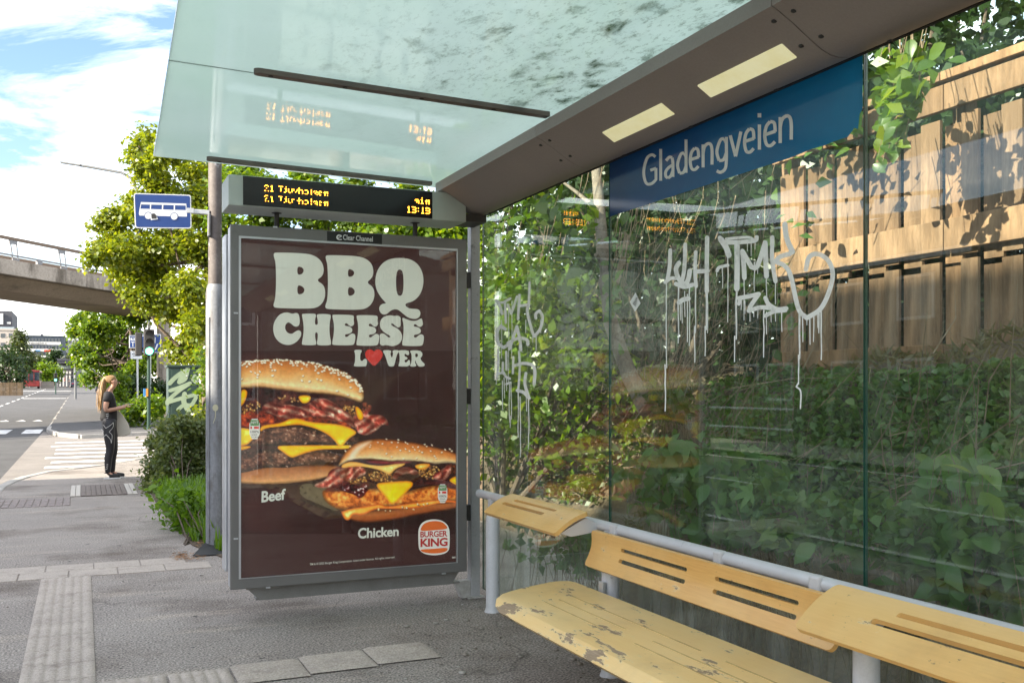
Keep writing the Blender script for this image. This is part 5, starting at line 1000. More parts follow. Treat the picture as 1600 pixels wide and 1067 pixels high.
body('shirt', [('hem', 'pelvis'), ('pelvis', 'belly'), ('belly', 'chest'), ('chest', 'neckb'), ('chest', 'rsh'), ('rsh', 'rsl'), ('chest', 'lsh'), ('lsh', 'lsl')], S_, M_black, wm)
Lg = {k: g_(k, 1.06, .005) for k in ('pelvis', 'rhip', 'rthigh', 'rknee', 'rcalf', 'lhip', 'lthigh', 'lknee', 'lcalf')}; Lg['pelvis'] = (-.012, 0, .85, .112, .132); Lg['waist'] = (0, 0, .95, .098, .122); Lg['rank'] = (-.015, -.08, .075, .040, .040); Lg['lank'] = (.05, .08, .075, .040, .040)
body('leggings', [('waist', 'pelvis'), ('pelvis', 'rhip'), ('rhip', 'rthigh'), ('rthigh', 'rknee'), ('rknee', 'rcalf'), ('rcalf', 'rank'), ('pelvis', 'lhip'), ('lhip', 'lthigh'), ('lthigh', 'lknee'), ('lknee', 'lcalf'), ('lcalf', 'lank')], Lg, M_legg, wm)
for sx, sy in ((-.015, -.083), (.052, .08)):
    so = body('shoe', [('a', 'b'), ('b', 'c'), ('a', 'd')], dict(a=(sx - .02, sy, .052, .040, .040), b=(sx + .09, sy, .05, .036, .038), c=(sx + .175, sy, .04, .026, .032), d=(sx - .015, sy, .10, .036, .036)), M_shoe, wm)
    q = MB(); q.extrude([[(wx + sx - .065 + x, wy + sy + y, .004) for x, y in ((.01, -.026), (.06, -.034), (.15, -.036), (.22, -.026), (.245, 0), (.22, .026), (.15, .036), (.06, .034), (.01, .026))]], (0, 0, .02)); q.build('sole', M_sole, so)
hr = body('hair', [('a', 'b'), ('b', 'c'), ('b', 'd'), ('d', 'e'), ('e', 'f'), ('f', 'g'), ('g', 'h'), ('b', 'i')], dict(a=(.105, 0, 1.515, .050, .056), b=(.035, 0, 1.50, .088, .082), c=(.0, 0, 1.425, .055, .062), d=(-.055, -.01, 1.505, .032, .032), e=(-.085, -.015, 1.435, .038, .036), f=(-.105, -.02, 1.31, .042, .038), g=(-.118, -.025, 1.17, .034, .030), h=(-.12, -.03, 1.02, .010, .010), i=(.045, -.048, 1.45, .036, .030)), M_hair, wm, root='b')
q = MB(); r = random.Random(2)
for i in range(34):
    o_ = (r.gauss(0, .022), r.gauss(0, .02)); q.tube([(wx + x + o_[0] * k, wy + y + o_[1] * k, z + r.uniform(-.02, .02)) for x, y, z, k in ((-.05, -.01, 1.51, .4), (-.085, -.015, 1.43, .9), (-.105, -.02, 1.30, 1.1), (-.118, -.025, 1.16, 1.05), (-.122 + r.gauss(0, .012), -.03, 1.03 + r.uniform(-.05, .06), .8))], [.006, .006, .006, .005, .001], 4)
tag(q.build('hair_strands', M_hair, hr), kind='stuff')
body('nose', [('a', 'b')], dict(a=(.140, 0, 1.445, .012, .012), b=(.153, 0, 1.422, .011, .013)), M_skin, bodyo, 1); q = MB(); q.obox((wx + .140, wy - .028, 1.458), (.006, 0, 0), (0, .012, 0), (0, 0, .005)); q.obox((wx + .140, wy + .028, 1.458), (.006, 0, 0), (0, .012, 0), (0, 0, .005)); q.build('eyes', M_dark, bodyo)
body('mouth', [('a', 'b')], dict(a=(.132, -.018, 1.398, .006, .006), b=(.132, .018, 1.398, .006, .006)), mat('lips', (.42, .14, .12), .5), bodyo, 1); body('ear', [('a', 'b')], dict(a=(.045, -.074, 1.465, .010, .012), b=(.05, -.074, 1.438, .008, .010)), M_skin, bodyo, 1)
for hy, sgn in ((-.055, -1), (.03, 1)):
    for i in range(4): y = hy + sgn * (.024 - .016 * i); body('finger', [('a', 'b'), ('b', 'c')], dict(a=(.24, y, 1.085, .010, .010), b=(.285 + .006 * (1.5 - abs(i - 1.5)), y + sgn * .004, 1.075, .009, .009), c=(.305, y - sgn * .008, 1.088, .008, .008)), M_skin, bodyo, 1)
    body('thumb', [('a', 'b'), ('b', 'c')], dict(a=(.215, hy, 1.095, .011, .011), b=(.25, hy - sgn * .03, 1.112, .010, .010), c=(.285, hy - sgn * .026, 1.115, .008, .008)), M_skin, bodyo, 1)
# pale piping on the leggings, laid on the surface of her right leg
q = MB(); C7 = lambda L_: [(130 + x / 5.338, 560 + y / 5.338) for x, y in L_]
def legp(u, v):
    d = ray(u, v); t = (wy - .12) / d.y; z = CH + d.z * t; x = d.x * t - wx; cz = [(.84, .0, .14), (.63, .005, .165), (.44, .02, .136), (.31, -.012, .134), (.085, -.015, .115)]
    zs = [a[0] for a in cz][::-1]; cx_ = np.interp(z, zs, [a[1] for a in cz][::-1]); rr = np.interp(z, [.085, .31, .44, .63, .84], [.04, .062, .062, .09, .125]); y = -.075 - math.sqrt(max(0, rr * rr - (x - cx_) ** 2)) - .012
    return Vector((wx + x, wy + y, z))
for pts in ([(165, 550), (188, 580), (232, 550), (250, 532), (248, 570), (215, 610), (240, 640), (235, 700)], [(150, 590), (168, 605), (158, 630)], [(155, 668), (190, 632), (225, 672), (234, 705)], [(193, 885), (208, 882)], [(190, 905), (206, 898)], [(186, 925), (205, 915)], [(188, 465), (210, 458)], [(190, 480), (212, 474)], [(196, 495), (208, 490)]): ribbon(q, C7(pts), legp, .75, 5, False)
q.build('piping', mat('reflective_piping', (.6, .58, .55), .5), wm)
# tote bag hanging at her far side, and the phone
bg_ = MB(); tp = [(.10, 1.0), (.14, 1.02), (.20, .95), (.27, .83), (.315, .70), (.30, .655), (.22, .625), (.13, .625), (.085, .66)]
pr = [(wx + x, z) for x, z in tp]; bg_.extrude([[(x, wy + .11, z) for x, z in pr]], (0, .10, 0)); tb = bg_.build('tote_bag', mat('pale_canvas', (.62, .57, .49), .85, col2=(.52, .48, .41), scale=5), smooth=50, bevel=.03, seg=3)
tag(tb, 'pale canvas tote bag hanging at the hip of the standing woman', 'bag')
MB().tube([(wx + .12, wy + .16, .99), (wx + .07, wy + .19, 1.12), (wx + .0, wy + .19, 1.27)], .012, 6).build('strap', D.materials['pale_canvas'], tb)
tag(MB().obox((wx + .275, wy - .012, 1.108), Vector((.07, 0, .012)), (0, .036, 0), (-.0007, 0, .004)).build('phone', mat('phone_shell', (.5, .47, .42), .3), bevel=.004), 'pale phone held in both hands of the standing woman', 'phone')
# ---------------------------------------------------------------- far buildings, each window built
M_win = mat('dark_window', (.04, .05, .065), .08, spec=.8); M_wfr = mat('white_frame', (.65, .65, .64), .6)
def bld(name, u0, u1, vt, vb, t, depth, m, label, rows, group=None, roofm=None, zbase=None):
    """rows: (v_top, v_bottom, list of (u_left, u_right), material)"""
    a, c = PT(u0, vb, t), PT(u1, vb, t); y = (a.y + c.y) / 2; a, c = PY(u0, vt, y), PY(u1, vt, y); zb = gz(y) - .5
    o = thing(name, ((a.x + c.x) / 2, y, zb), label, 'building', group)
    MB().box(a.x, c.x, y, y + depth, zb, a.z).build('wall', m, o); MB().box(a.x - .2, c.x + .2, y - .15, y + depth, a.z + .003, a.z + .35).build('roof', roofm or m, o)
    src = {}
    for v0, v1, spans, mm in rows:
        for s0, s1 in spans:
            p, q = PY(s0, v1, y), PY(s1, v0, y); key = (round(q.x - p.x, 2), round(q.z - p.z, 2), mm.name); w_, h_ = q.x - p.x, q.z - p.z
            if key not in src:
                b_ = MB().box(-w_ / 2, w_ / 2, -.06, .1, -h_ / 2, h_ / 2); me = D.meshes.new('window'); me.from_pydata(b_.v, [], b_.f); me.materials.append(mm); src[key] = me
            inst(src[key], 'band' if mm is M_wfr or (s1 - s0) > 14 else 'window', o, ((p.x + q.x) / 2, y, (p.z + q.z) / 2))
    return o, y
ev = lambda a, b_, n, g=.35: [(a + (b_ - a) * (i + g / 2) / n, a + (b_ - a) * (i + 1 - g / 2) / n) for i in range(n)]
M_pale = mat('pale_pink_render', (.52, .45, .40), .9, col2=(.48, .42, .375), scale=.4); M_dkg = mat('dark_cladding', (.075, .075, .09), .8); M_navy = mat('navy_cladding', (.045, .06, .085), .6); M_whb = mat('white_cladding', (.62, .62, .61), .8)
o, y = bld('apartment_block', -40, 25, 515, 600, 230, 30, M_pale, 'pale pink apartment block with a dark penthouse beyond the fence', [(521 + 14.5 * i, 527.5 + 14.5 * i, [(-30, -25), (-18, -13), (-9, -4), (1, 8), (13.5, 19)], M_win) for i in range(5)])
a, c = PY(-40, 484.5, y + 2), PY(19, 484.5, y + 2); a2 = PY(5, 488, y + 1.9)
MB().box(a.x, c.x, y + 2, y + 24, PY(0, 514.5, y).z, a.z).build('penthouse', M_dkg, o); MB().box(a.x, a2.x, y + 1.6, y + 1.98, PY(0, 506, y).z, PY(0, 489, y).z).build('panel', M_whb, o); MB().box(PY(10, 0, y).x, PY(16, 0, y).x, y + 1.8, y + 1.98, PY(0, 505, y).z, PY(0, 502, y).z).build('window', M_wfr, o)
MB().box(a.x, PY(22, 0, y).x, y + .3, y + .4, PY(0, 514.6, y).z, PY(0, 510.5, y).z).build('balcony_glass', mat('rail_glass', (.3, .36, .4), .1), o)
rows = []
for i, v0 in enumerate((529, 540, 550.5, 560.5)): rows += [(v0, v0 + 5, ev(38, 95, 11), M_win), (v0 + 5.4, v0 + 9, [(38, 95)], M_whb)]
o, y = bld('office_block', 36, 101, 525, 604, 390, 30, M_navy, 'navy blue office block with white bands in the distance', rows)
MB().box(PY(63, 0, y).x, PY(66.5, 0, y).x, y + 3, y + 8, PY(0, 525, y).z, PY(0, 520, y).z).build('chimney', M_dkg, o); MB().box(PY(69, 0, y).x, PY(82, 0, y).x, y - .4, y - .2, PY(0, 548.3, y).z, PY(0, 545.5, y).z).build('red_sign', mat('red_sign', (.7, .06, .03), .5), o); MB().box(PY(55, 0, y).x, PY(63, 0, y).x, y - .4, y - .2, PY(0, 548, y).z, PY(0, 546, y).z).build('blue_sign', mat('blue_sign', (.05, .2, .45), .5), o)
q = MB(); text(q, 'MEDARBEIDER AS', ((48.5, 538), (73, 538), (73, 535.2), (48.5, 535.2)), lambda u, v: PY(u, v, y - .45), .02); q.build('lettering', M_dkg, o)
rows = []
for v0 in (531.5, 541, 551, 561, 571): rows += [(v0, v0 + 5, ev(102, 150, 9), M_win)]
bld('white_office', 101.5, 152, 527, 604, 420, 30, M_whb, 'long white office building behind the sloping station roof', rows)
# low station hall with a covered stair
o, y = bld('station_hall', 91, 130, 563.5, 604, 180, 16, M_dkg, 'low dark station hall with a pale covered stair', [(570.5, 576, ev(92, 114, 7, .2), mat('pale_glazing', (.32, .40, .38), .2)), (566, 567.5, ev(93, 107, 4), M_whb), (580, 584, ev(92, 112, 4), M_whb), (588, 596, ev(93, 114, 5), M_win)])
st_ = lambda u, v, k: PY(u, v, y - k)
q = MB(); q.extrude([[st_(*p_, 3) for p_ in ((115, 569), (120, 568), (137, 582), (137, 584.5), (130, 582), (119, 571.5), (119.5, 592), (115, 592))]], (0, 2.5, 0)); q.build('stair_frame', M_whb, o)
q = MB(); q.extrude([[st_(*p_, 2.8) for p_ in ((120.5, 572.5), (131, 582), (134, 594), (120.5, 594))]], (0, 2, 0)); q.build('stair_side', mat('stair_panel', (.34, .34, .33), .7), o)
q = MB(); q.extrude([[st_(*p_, 4) for p_ in ((90, 566), (131, 562), (140, 570), (137, 572), (130, 565), (90, 568))]], (0, 9, 0)); q.build('canopy_roof', M_dkg, o)
for u in (94, 99, 104, 109, 122, 126, 130): q = MB(); q.box(st_(u, 0, 2).x - .12, st_(u, 0, 2).x + .12, y - 2.2, y - 2, gz(y), PY(0, 586 if u < 112 else 583, y).z); q.build('column', M_whb, o)
# ---------------------------------------------------------------- bus, cars, people, fences far down the street
def wheels(parent, pts, r, w_):
    for x, y, z in pts:
        q = MB(); q.tube([(x - w_ / 2, y, z), (x + w_ / 2, y, z)], r, 14); wh = q.build('wheel', M_rubber, parent, smooth=40); MB().tube([(x - w_ / 2 - .01, y, z), (x - w_ / 2 - .004, y, z)], r * .6, 12).build('rim', M_alu, wh)
c = PT(48, 604, 138); zb = gz(c.y) - .1; x0, x1 = PY(32, 0, c.y).x, PY(62, 0, c.y).x; M_busr = mat('red_bus_paint', (.20, .018, .016), .35)
bu = thing('bus', (c.x, c.y, zb), 'red city bus standing side on behind the wicker fence', 'bus')
MB().box(x0, x1, c.y, c.y + 9, zb + .32, zb + 1.15).build('body', M_busr, bu, bevel=.06); MB().box(x0 + .05, x1 - .05, c.y + .04, c.y + 8.9, zb + 1.155, zb + 2.3).build('window_band', M_win, bu, bevel=.05); MB().box(x0, x1, c.y, c.y + 9, zb + 2.305, zb + 2.62).build('roof', M_busr, bu, bevel=.08)
for u in (38, 45, 53): MB().box(PY(u, 0, c.y).x - .05, PY(u, 0, c.y).x + .05, c.y - .012, c.y + .04, zb + 1.16, zb + 2.3).build('pillar', M_busr, bu)
wheels(bu, [(x0 + .2, c.y + 1.6, zb + .42), (x1 - .2, c.y + 1.6, zb + .42)], .42, .3)
def car(u, v, t, col, label, w_=1.8):
    p = PT(u, v, t); p.z = gz(p.y) - .1; o = thing('parked_car', p, label, 'car', 'cars parked by the station'); m = mat('car_paint_' + label.split()[0], col, .3, coat=.5)
    q = MB(); q.extrude([[(p.x - w_ / 2, p.y + a, p.z + b_) for a, b_ in ((0, .3), (0, .75), (.25, .88), (3.9, .9), (4.2, .75), (4.2, .3))]], (w_, 0, 0)); q.build('body', m, o, bevel=.05)
    q = MB(); q.extrude([[(p.x - w_ / 2 + .12, p.y + a, p.z + b_) for a, b_ in ((.35, .89), (.85, 1.42), (2.5, 1.45), (3.3, .9))]], (w_ - .24, 0, 0)); q.build('cabin', M_win, o, bevel=.04)
    MB().box(p.x - w_ / 2 + .2, p.x + w_ / 2 - .2, p.y + .9, p.y + 2.4, p.z + 1.455, p.z + 1.49).build('roof', m, o)
    for s in (-1, 1): MB().box(p.x + s * .62 - .18, p.x + s * .62 + .18, p.y - .02, p.y + .03, p.z + .58, p.z + .74).build('tail_light', mat('lamp_red', (.5, .02, .02), .3) if 'lamp_red' not in D.materials else D.materials['lamp_red'], o)
    wheels(o, [(p.x + s * (w_ / 2 - .1), p.y + yy, p.z + .3) for s in (-1, 1) for yy in (.8, 3.3)], .3, .2)
car(144, 601, 150, (.45, .46, .48), 'silver car parked farthest from the woman by the station trees'); car(120, 601, 165, (.04, .07, .12), 'navy car parked in front of the station stair'); car(135, 602, 172, (.3, .05, .04), 'maroon car parked between the navy and the silver one')
def walker(u, v, t, top, leg, label, h=1.72):
    p = PT(u, v, t); p.z = gz(p.y); o = thing('person', p, label, 'person', 'people far down the street'); k = h / 1.6
    def bb(name, ed, jj, m, par, root=None):
        keys = list(jj); me = D.meshes.new(name); me.from_pydata([tuple(x * k for x in jj[q_][:3]) for q_ in keys], [(keys.index(a), keys.index(b_)) for a, b_ in ed], []); ob = D.objects.new(name, me); COL.objects.link(ob); ob.parent = par; ob.modifiers.new('s', 'SKIN').use_smooth_shade = True
        for i, q_ in enumerate(keys): sv = me.skin_vertices[0].data[i]; sv.radius = tuple(x * k for x in jj[q_][3:5]); sv.use_root = i == 0
        s2 = ob.modifiers.new('u', 'SUBSURF'); s2.levels = s2.render_levels = 1; me.materials.append(m); return ob
    bb('body', E_, J, M_skin, o); bb('jacket', [('pelvis', 'belly'), ('belly', 'chest'), ('chest', 'neckb'), ('chest', 'rsh'), ('rsh', 'rel'), ('chest', 'lsh'), ('lsh', 'lel')], {q_: g_(q_) for q_ in ('pelvis', 'belly', 'chest', 'neckb', 'rsh', 'rel', 'lsh', 'lel')}, top, o)
    bb('trousers', [('pelvis', 'rhip'), ('rhip', 'rthigh'), ('rthigh', 'rknee'), ('rknee', 'rcalf'), ('rcalf', 'rank'), ('pelvis', 'lhip'), ('lhip', 'lthigh'), ('lthigh', 'lknee'), ('lknee', 'lcalf'), ('lcalf', 'lank')], {q_: g_(q_) for q_ in ('pelvis', 'rhip', 'rthigh', 'rknee', 'rcalf', 'rank', 'lhip', 'lthigh', 'lknee', 'lcalf', 'lank')}, leg, o)
    bb('hair', [('a', 'b')], dict(a=(.02, 0, 1.53, .08, .08), b=(0, 0, 1.48, .075, .08)), M_dark, o)
M_wht2 = mat('white_top', (.6, .6, .6), .8)
walker(150, 611, 100, M_wht2, M_dkg, 'small figure in a white top walking on the far footway'); walker(101, 602, 160, M_busr, M_dkg, 'tiny figure in a red jacket before the station hall'); walker(108, 602, 158, M_navy, M_dkg, 'tiny figure in a navy jacket before the station hall')
M_wick = mat('woven_brown_fence', (.20, .135, .075), .9, col2=(.12, .08, .045), scale=25); M_rub = mat('grey_stone_wall', (.33, .29, .25), .9, col2=(.25, .22, .19), scale=9)
def pale_fence(u0, u1, v0, v1, t, label, name, m, n):
    a, c = PT(u0, v1, t), PT(u1, v1, t); y = a.y; zb = gz(y) - .15; x0, x1 = a.x, PY(u1, 0, y).x; h = (v1 - v0) * t / F; o = thing(name, ((x0 + x1) / 2, y, zb), label, 'fence'); w_ = (x1 - x0) / n; src = None
    for i in range(n):
        x = x0 + w_ * (i + .5)
        if src is None:
            b_ = MB().box(-w_ * .44, w_ * .44, -.02, .02, 0, h + .15); src = D.meshes.new('fence_board'); src.from_pydata(b_.v, [], b_.f); src.materials.append(m)
        inst(src, 'fence_board', o, (x, y + RNG.uniform(-.015, .015), zb + RNG.uniform(-.03, .03)))
    for z in (.25, .8): MB().box(x0, x1, y + .03, y + .07, zb + h * z, zb + h * z + .06).build('rail', m, o)
pale_fence(-40, 36, 598, 617, 90, 'brown board fence along the road below the apartment block', 'board_fence', M_wick, 60)
pale_fence(64, 84, 598, 608, 140, 'short pale fence standing beside the red bus', 'short_fence', M_rub, 14)

# ---------------------------------------------------------------- trees
M_bark = mat('grey_bark', (.085, .062, .045), .9, col2=(.14, .105, .08), scale=8, stretch=(1, 1, .3), fine=.3, fscale=40, bump=.8, bscale=30)
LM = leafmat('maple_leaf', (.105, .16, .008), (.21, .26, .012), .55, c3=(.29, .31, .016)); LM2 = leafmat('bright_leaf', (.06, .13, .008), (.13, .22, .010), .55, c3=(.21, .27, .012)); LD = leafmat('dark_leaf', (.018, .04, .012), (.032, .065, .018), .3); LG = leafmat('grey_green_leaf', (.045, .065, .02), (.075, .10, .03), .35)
def tree(name, foot, h, clumps, n, size, lm, label, group='trees along the street', trunk_r=.16, lean=0, branch=True, bark=None, pts=None, up=.35):
    """clumps: (centre, radius) balls of leaves; limbs run from the trunk to each clump"""
    foot = Vector(foot); o = thing(name, foot, label, 'tree', group); q = MB(); top = foot + Vector((lean, 0, h))
    tk = [foot + Vector((lean * (k / 6) ** 1.5 + .05 * math.sin(k * 2), .04 * math.cos(k * 1.7), h * k / 6)) for k in range(7)]
    q.tube(tk, [trunk_r * (1.25 if k == 0 else 1 - .12 * k) for k in range(7)], 10)
    q.build('trunk', bark or M_bark, o, smooth=60)
    if branch:
        b_ = MB()
        for c, r in clumps[::max(1, len(clumps) // 16)]:
            c = Vector(c); s = tk[min(6, 2 + int(RNG.integers(0, 4)))]; m_ = s.lerp(c, .5) + Vector((0, 0, -.15 * (c - s).length)); b_.tube([s, m_, c, c + (c - m_).normalized() * max(r) * .6 if hasattr(r, '__len__') else c], [trunk_r * .3, trunk_r * .16, trunk_r * .07, trunk_r * .02], 6)
        b_.build('limbs', bark or M_bark, o, smooth=60)
    vol = np.array([(np.prod(r) if hasattr(r, '__len__') else r ** 3) ** (2 / 3) for _, r in clumps]); cnt = np.maximum(20, (n * vol / vol.sum()).astype(int))
    P_ = np.vstack([ball_points(tuple(c), r, k, .25) for (c, r), k in zip(clumps, cnt)]); P_ += RNG.normal(size=P_.shape) * size * .8; out = np.vstack([(ball_ - np.array(tuple(c))) / (np.linalg.norm(ball_ - np.array(tuple(c)), axis=1)[:, None] + 1e-6) for (c, r), ball_ in zip(clumps, np.split(P_, np.cumsum(cnt)[:-1]))])
    tag(leaf_cloud('crown', P_, size, lm, o, out=out * .8, up=up, aspect=.75), kind='stuff'); return o
def px_clumps(L_, t0, spread, k=1.0, sub=5):
    """each big clump (u, v, radius in rows) at a depth about t0 breaks up into smaller sprays"""
    o = []
    for u, v, r in L_:
        t = t0 + RNG.uniform(-spread, spread); c = PT(u, v, t); R_ = r * t / F * k
        for _ in range(sub):
            d = RNG.normal(size=3); d /= np.linalg.norm(d); q = c + Vector(d) * R_ * RNG.uniform(.2, .95); s = R_ * RNG.uniform(.5, .95); o.append((q, (s * 1.15, s * 1.15, s * .7)))
    return o
mp_ = [(235, 222, 22), (262, 240, 26), (300, 265, 24), (325, 275, 25), (250, 285, 30), (225, 262, 20), (212, 232, 14), (295, 320, 34), (330, 330, 28), (240, 330, 30), (205, 325, 22), (180, 345, 20), (160, 352, 15), (225, 385, 34), (275, 385, 36), (320, 390, 30), (185, 395, 26), (160, 388, 18), (150, 400, 14), (205, 425, 28), (245, 440, 32), (295, 445, 34), (322, 450, 24), (235, 480, 24), (275, 495, 32), (310, 510, 30), (215, 462, 18), (290, 545, 28), (318, 560, 22), (325, 620, 18), (318, 660, 16), (178, 372, 16), (345, 300, 20), (140, 408, 9), (350, 420, 20)]
ft = PT(300, 700, 21.5); ft.z = 0
tree('maple_tree', (ft.x + .35, ft.y, 0), 5.0, px_clumps(mp_, 21.5, 1.6, sub=7), 34000, .105, LM, 'big yellow green maple filling the gap behind the bus stop sign', trunk_r=.2)
md_ = [(170, 500, 22), (205, 495, 20), (150, 520, 22), (190, 520, 24), (160, 545, 20), (200, 545, 24), (235, 545, 20), (135, 515, 12), (130, 505, 10), (175, 575, 18), (215, 575, 20), (150, 565, 14), (240, 575, 18), (190, 600, 16), (145, 490, 10), (125, 503, 11), (120, 520, 9), (128, 545, 12), (126, 568, 10), (140, 592, 11), (135, 480, 9)]
ft = PT(205, 640, 50); ft.z = gz(ft.y)
tree('lime_tree', ft, 5.0, px_clumps(md_, 50, 4, sub=6), 16000, .20, LM2, 'bright green tree spreading beneath the bridge behind the woman', trunk_r=.2)
bk_ = [(360, 300, 30), (400, 300, 36), (450, 310, 36), (500, 325, 34), (550, 330, 34), (600, 345, 34), (650, 355, 34), (700, 365, 30), (740, 380, 30), (420, 350, 30), (500, 370, 30), (580, 380, 30), (660, 395, 30), (350, 350, 25), (720, 330, 30), (380, 270, 26), (470, 275, 24), (560, 290, 24), (640, 300, 24)]
ft = PT(520, 640, 15); ft.z = .2
tree('linden_tree', ft, 3.4, px_clumps(bk_, 14.2, 1.3, sub=6), 20000, .085, LM2, 'sunlit tree showing in the gap above the poster panel', trunk_r=.13)
for u, vb, t, L_, s, lm, lab in ((15, 606, 95, [(5, 560, 16), (15, 566, 20), (28, 578, 17), (33, 590, 12), (10, 552, 14), (0, 585, 18), (22, 592, 12), (-12, 570, 18)], .30, LD, 'dark round tree in front of the pale apartment block'),
                             (33, 600, 140, [(30, 530, 8), (33, 545, 10), (38, 560, 9), (35, 575, 10), (40, 585, 9)], .45, LG, 'tall thin tree between the apartment and office blocks'),
                             (52, 600, 170, [(50, 560, 9), (56, 570, 10), (47, 575, 9), (54, 584, 9)], .5, LG, 'grey green birch before the middle of the office block'),
                             (84, 600, 200, [(84, 555, 8), (80, 566, 9), (87, 576, 9), (82, 586, 8)], .55, LD, 'dark birch hiding the end of the office block'),
                             (118, 590, 230, [(112, 560, 7), (122, 556, 8), (130, 552, 9), (140, 560, 9)], .55, LG, 'tree rising behind the station roof')):
    ft = PT(u, vb, t); ft.z = gz(ft.y); tree('street_tree', ft, (vb - L_[0][1]) * t / F * .8, px_clumps(L_, t, 2, sub=5), 2600, s, lm, lab, trunk_r=.02 * t / 10)
def bush(name, L_, t0, sp, n, size, lm, label, cat='bush', group=None, sub=6, foot=None, k=1.0):
    cl_ = px_clumps(L_, t0, sp, k, sub); c0 = cl_[0][0]; f = Vector(foot or (c0.x, c0.y, gz(c0.y))); o = thing(name, f, label, cat, group)
    vol = np.array([np.prod(r) ** (2 / 3) for _, r in cl_]); cnt = np.maximum(12, (n * vol / vol.sum()).astype(int)); P_ = np.vstack([ball_points(tuple(c), r, kk, .3) for (c, r), kk in zip(cl_, cnt)]); P_ += RNG.normal(size=P_.shape) * size * 1.1; P_[:, 2] = np.maximum(P_[:, 2], f.z + .01)
    tag(leaf_cloud('foliage', P_, size * RNG.uniform(.6, 1.5, len(P_)), lm, o, up=.25, aspect=.6), kind='stuff'); q = MB(); r = random.Random(n)
    for c, _ in cl_[::max(1, len(cl_) // 9)]: q.tube([f + Vector((r.uniform(-.1, .1), r.uniform(-.1, .1), 0)), f.lerp(c, .5) + Vector((0, 0, .1)), c], [.008, .006, .002], 5)
    q.build('stems', M_bark, o); return o
bush('yellow_shrub', [(60, 580, 8), (70, 580, 8), (52, 582, 6), (75, 585, 6), (85, 582, 6)], 165, 4, 2500, .5, LM2, 'low yellow green shrub before the office block', sub=5)
bush('hedge', [(195, 605, 14), (215, 608, 16), (238, 612, 18), (205, 625, 14), (230, 630, 16), (188, 622, 10), (250, 615, 14)], 42, 2, 9000, .13, LD, 'dark trimmed hedge behind the traffic light', 'hedge', sub=7)
bush('yellow_bush', [(180, 600, 10), (190, 595, 10), (178, 615, 9), (185, 625, 8)], 38, 1, 3000, .12, LM2, 'yellow tipped bush right behind the woman', sub=6)
bush('verge_plants', [(205, 645, 9), (220, 643, 12), (235, 640, 13), (190, 647, 6), (245, 635, 12)], 34.5, 1, 5000, .14, LM2, 'rough green plants growing around the traffic light mast', 'plants', sub=6)
bush('green_strip', [(136, 594, 4), (128, 595, 4), (146, 595, 4)], 140, 3, 600, .35, LM2, 'low hedge strip in front of the station stair', sub=4)
# weeds by the cabinet and grass at the pole
WD = leafmat('weed_leaf', (.10, .15, .05), (.18, .23, .09), .45, c3=(.27, .30, .17)); GR = leafmat('grass_blade', (.075, .17, .015), (.15, .28, .025), .5)
bush('weed_bush', [(290, 660, 16), (265, 670, 16), (310, 670, 16), (250, 690, 14), (280, 695, 22), (312, 700, 18), (262, 715, 20), (295, 725, 22), (250, 738, 16), (270, 750, 20), (240, 752, 10), (300, 755, 18), (315, 735, 16), (250, 765, 12), (238, 770, 8), (265, 775, 12)], 13.2, .5, 15000, .058, WD, 'tall dusty green weeds in front of the graffitied cabinet', 'weeds', sub=7, foot=G(280, 775), k=.95)
def grass(name, region, n, h, m, label, wdt=.006):
    """blades standing on a patch of ground given in picture corners"""
    P_ = [G(*p) for p in region]; xs = [p.x for p in P_]; ys = [p.y for p in P_]; poly = [(p.x, p.y) for p in P_]
    def ins(x, y):
        c = False
        for (x0, y0), (x1, y1) in zip(poly, poly[1:] + poly[:1]):
            if (y0 > y) != (y1 > y) and x < (x1 - x0) * (y - y0) / (y1 - y0) + x0: c = not c
        return c
    V_, F_ = [], []; r = random.Random(n); k = 0
    while k < n:
        x, y = r.uniform(min(xs), max(xs)), r.uniform(min(ys), max(ys))
        if not ins(x, y): continue
        hh = h * r.uniform(.45, 1.15); a = r.uniform(0, 6.28); b_ = r.uniform(.1, .6) * hh; dx, dy = math.cos(a), math.sin(a); w_ = wdt * r.uniform(.6, 1.8); px_, py_ = -dy * w_, dx * w_; j = len(V_)
        V_ += [(x - px_, y - py_, 0), (x + px_, y + py_, 0), (x + dx * b_ * .35 + px_ * .8, y + dy * b_ * .35 + py_ * .8, hh * .6), (x + dx * b_ * .35 - px_ * .8, y + dy * b_ * .35 - py_ * .8, hh * .6), (x + dx * b_ + px_ * .1, y + dy * b_, hh * .95), (x + dx * b_ - px_ * .1, y + dy * b_, hh * .95)]
        F_ += [(j, j + 1, j + 2, j + 3), (j + 3, j + 2, j + 4, j + 5)]; k += 1
    return tag(raw_mesh(name, np.array(V_), np.array(F_), m), label, 'grass', kind='stuff')
grass('grass', [(346, 868), (318, 850), (290, 832), (272, 805), (256, 785), (250, 765), (330, 740), (350, 800)], 4200, .24, GR, 'bright green grass growing between the footway and the grey pole', .011)
grass('verge_grass', [(240, 770), (250, 785), (275, 812), (300, 848), (312, 850), (262, 780)], 900, .12, GR, 'short grass along the edge of the footway', .008)
cr = bush('edge_creeper', [(296, 838, 7), (308, 850, 6), (290, 828, 6), (320, 856, 6), (262, 790, 7), (275, 806, 7), (335, 862, 6), (244, 775, 6), (283, 800, 9), (300, 815, 9), (290, 790, 10), (315, 830, 9), (280, 775, 10), (305, 790, 10), (325, 815, 10)], 9.6, .5, 1900, .06, GR, 'low leafy creeper spilling onto the footway before the pole', 'plants', sub=4, foot=G(305, 850))
DL = mat('dry_leaf_litter', (.26, .115, .04), .9, col2=(.36, .20, .09), scale=30); V_, F_ = [], []; r = random.Random(5)
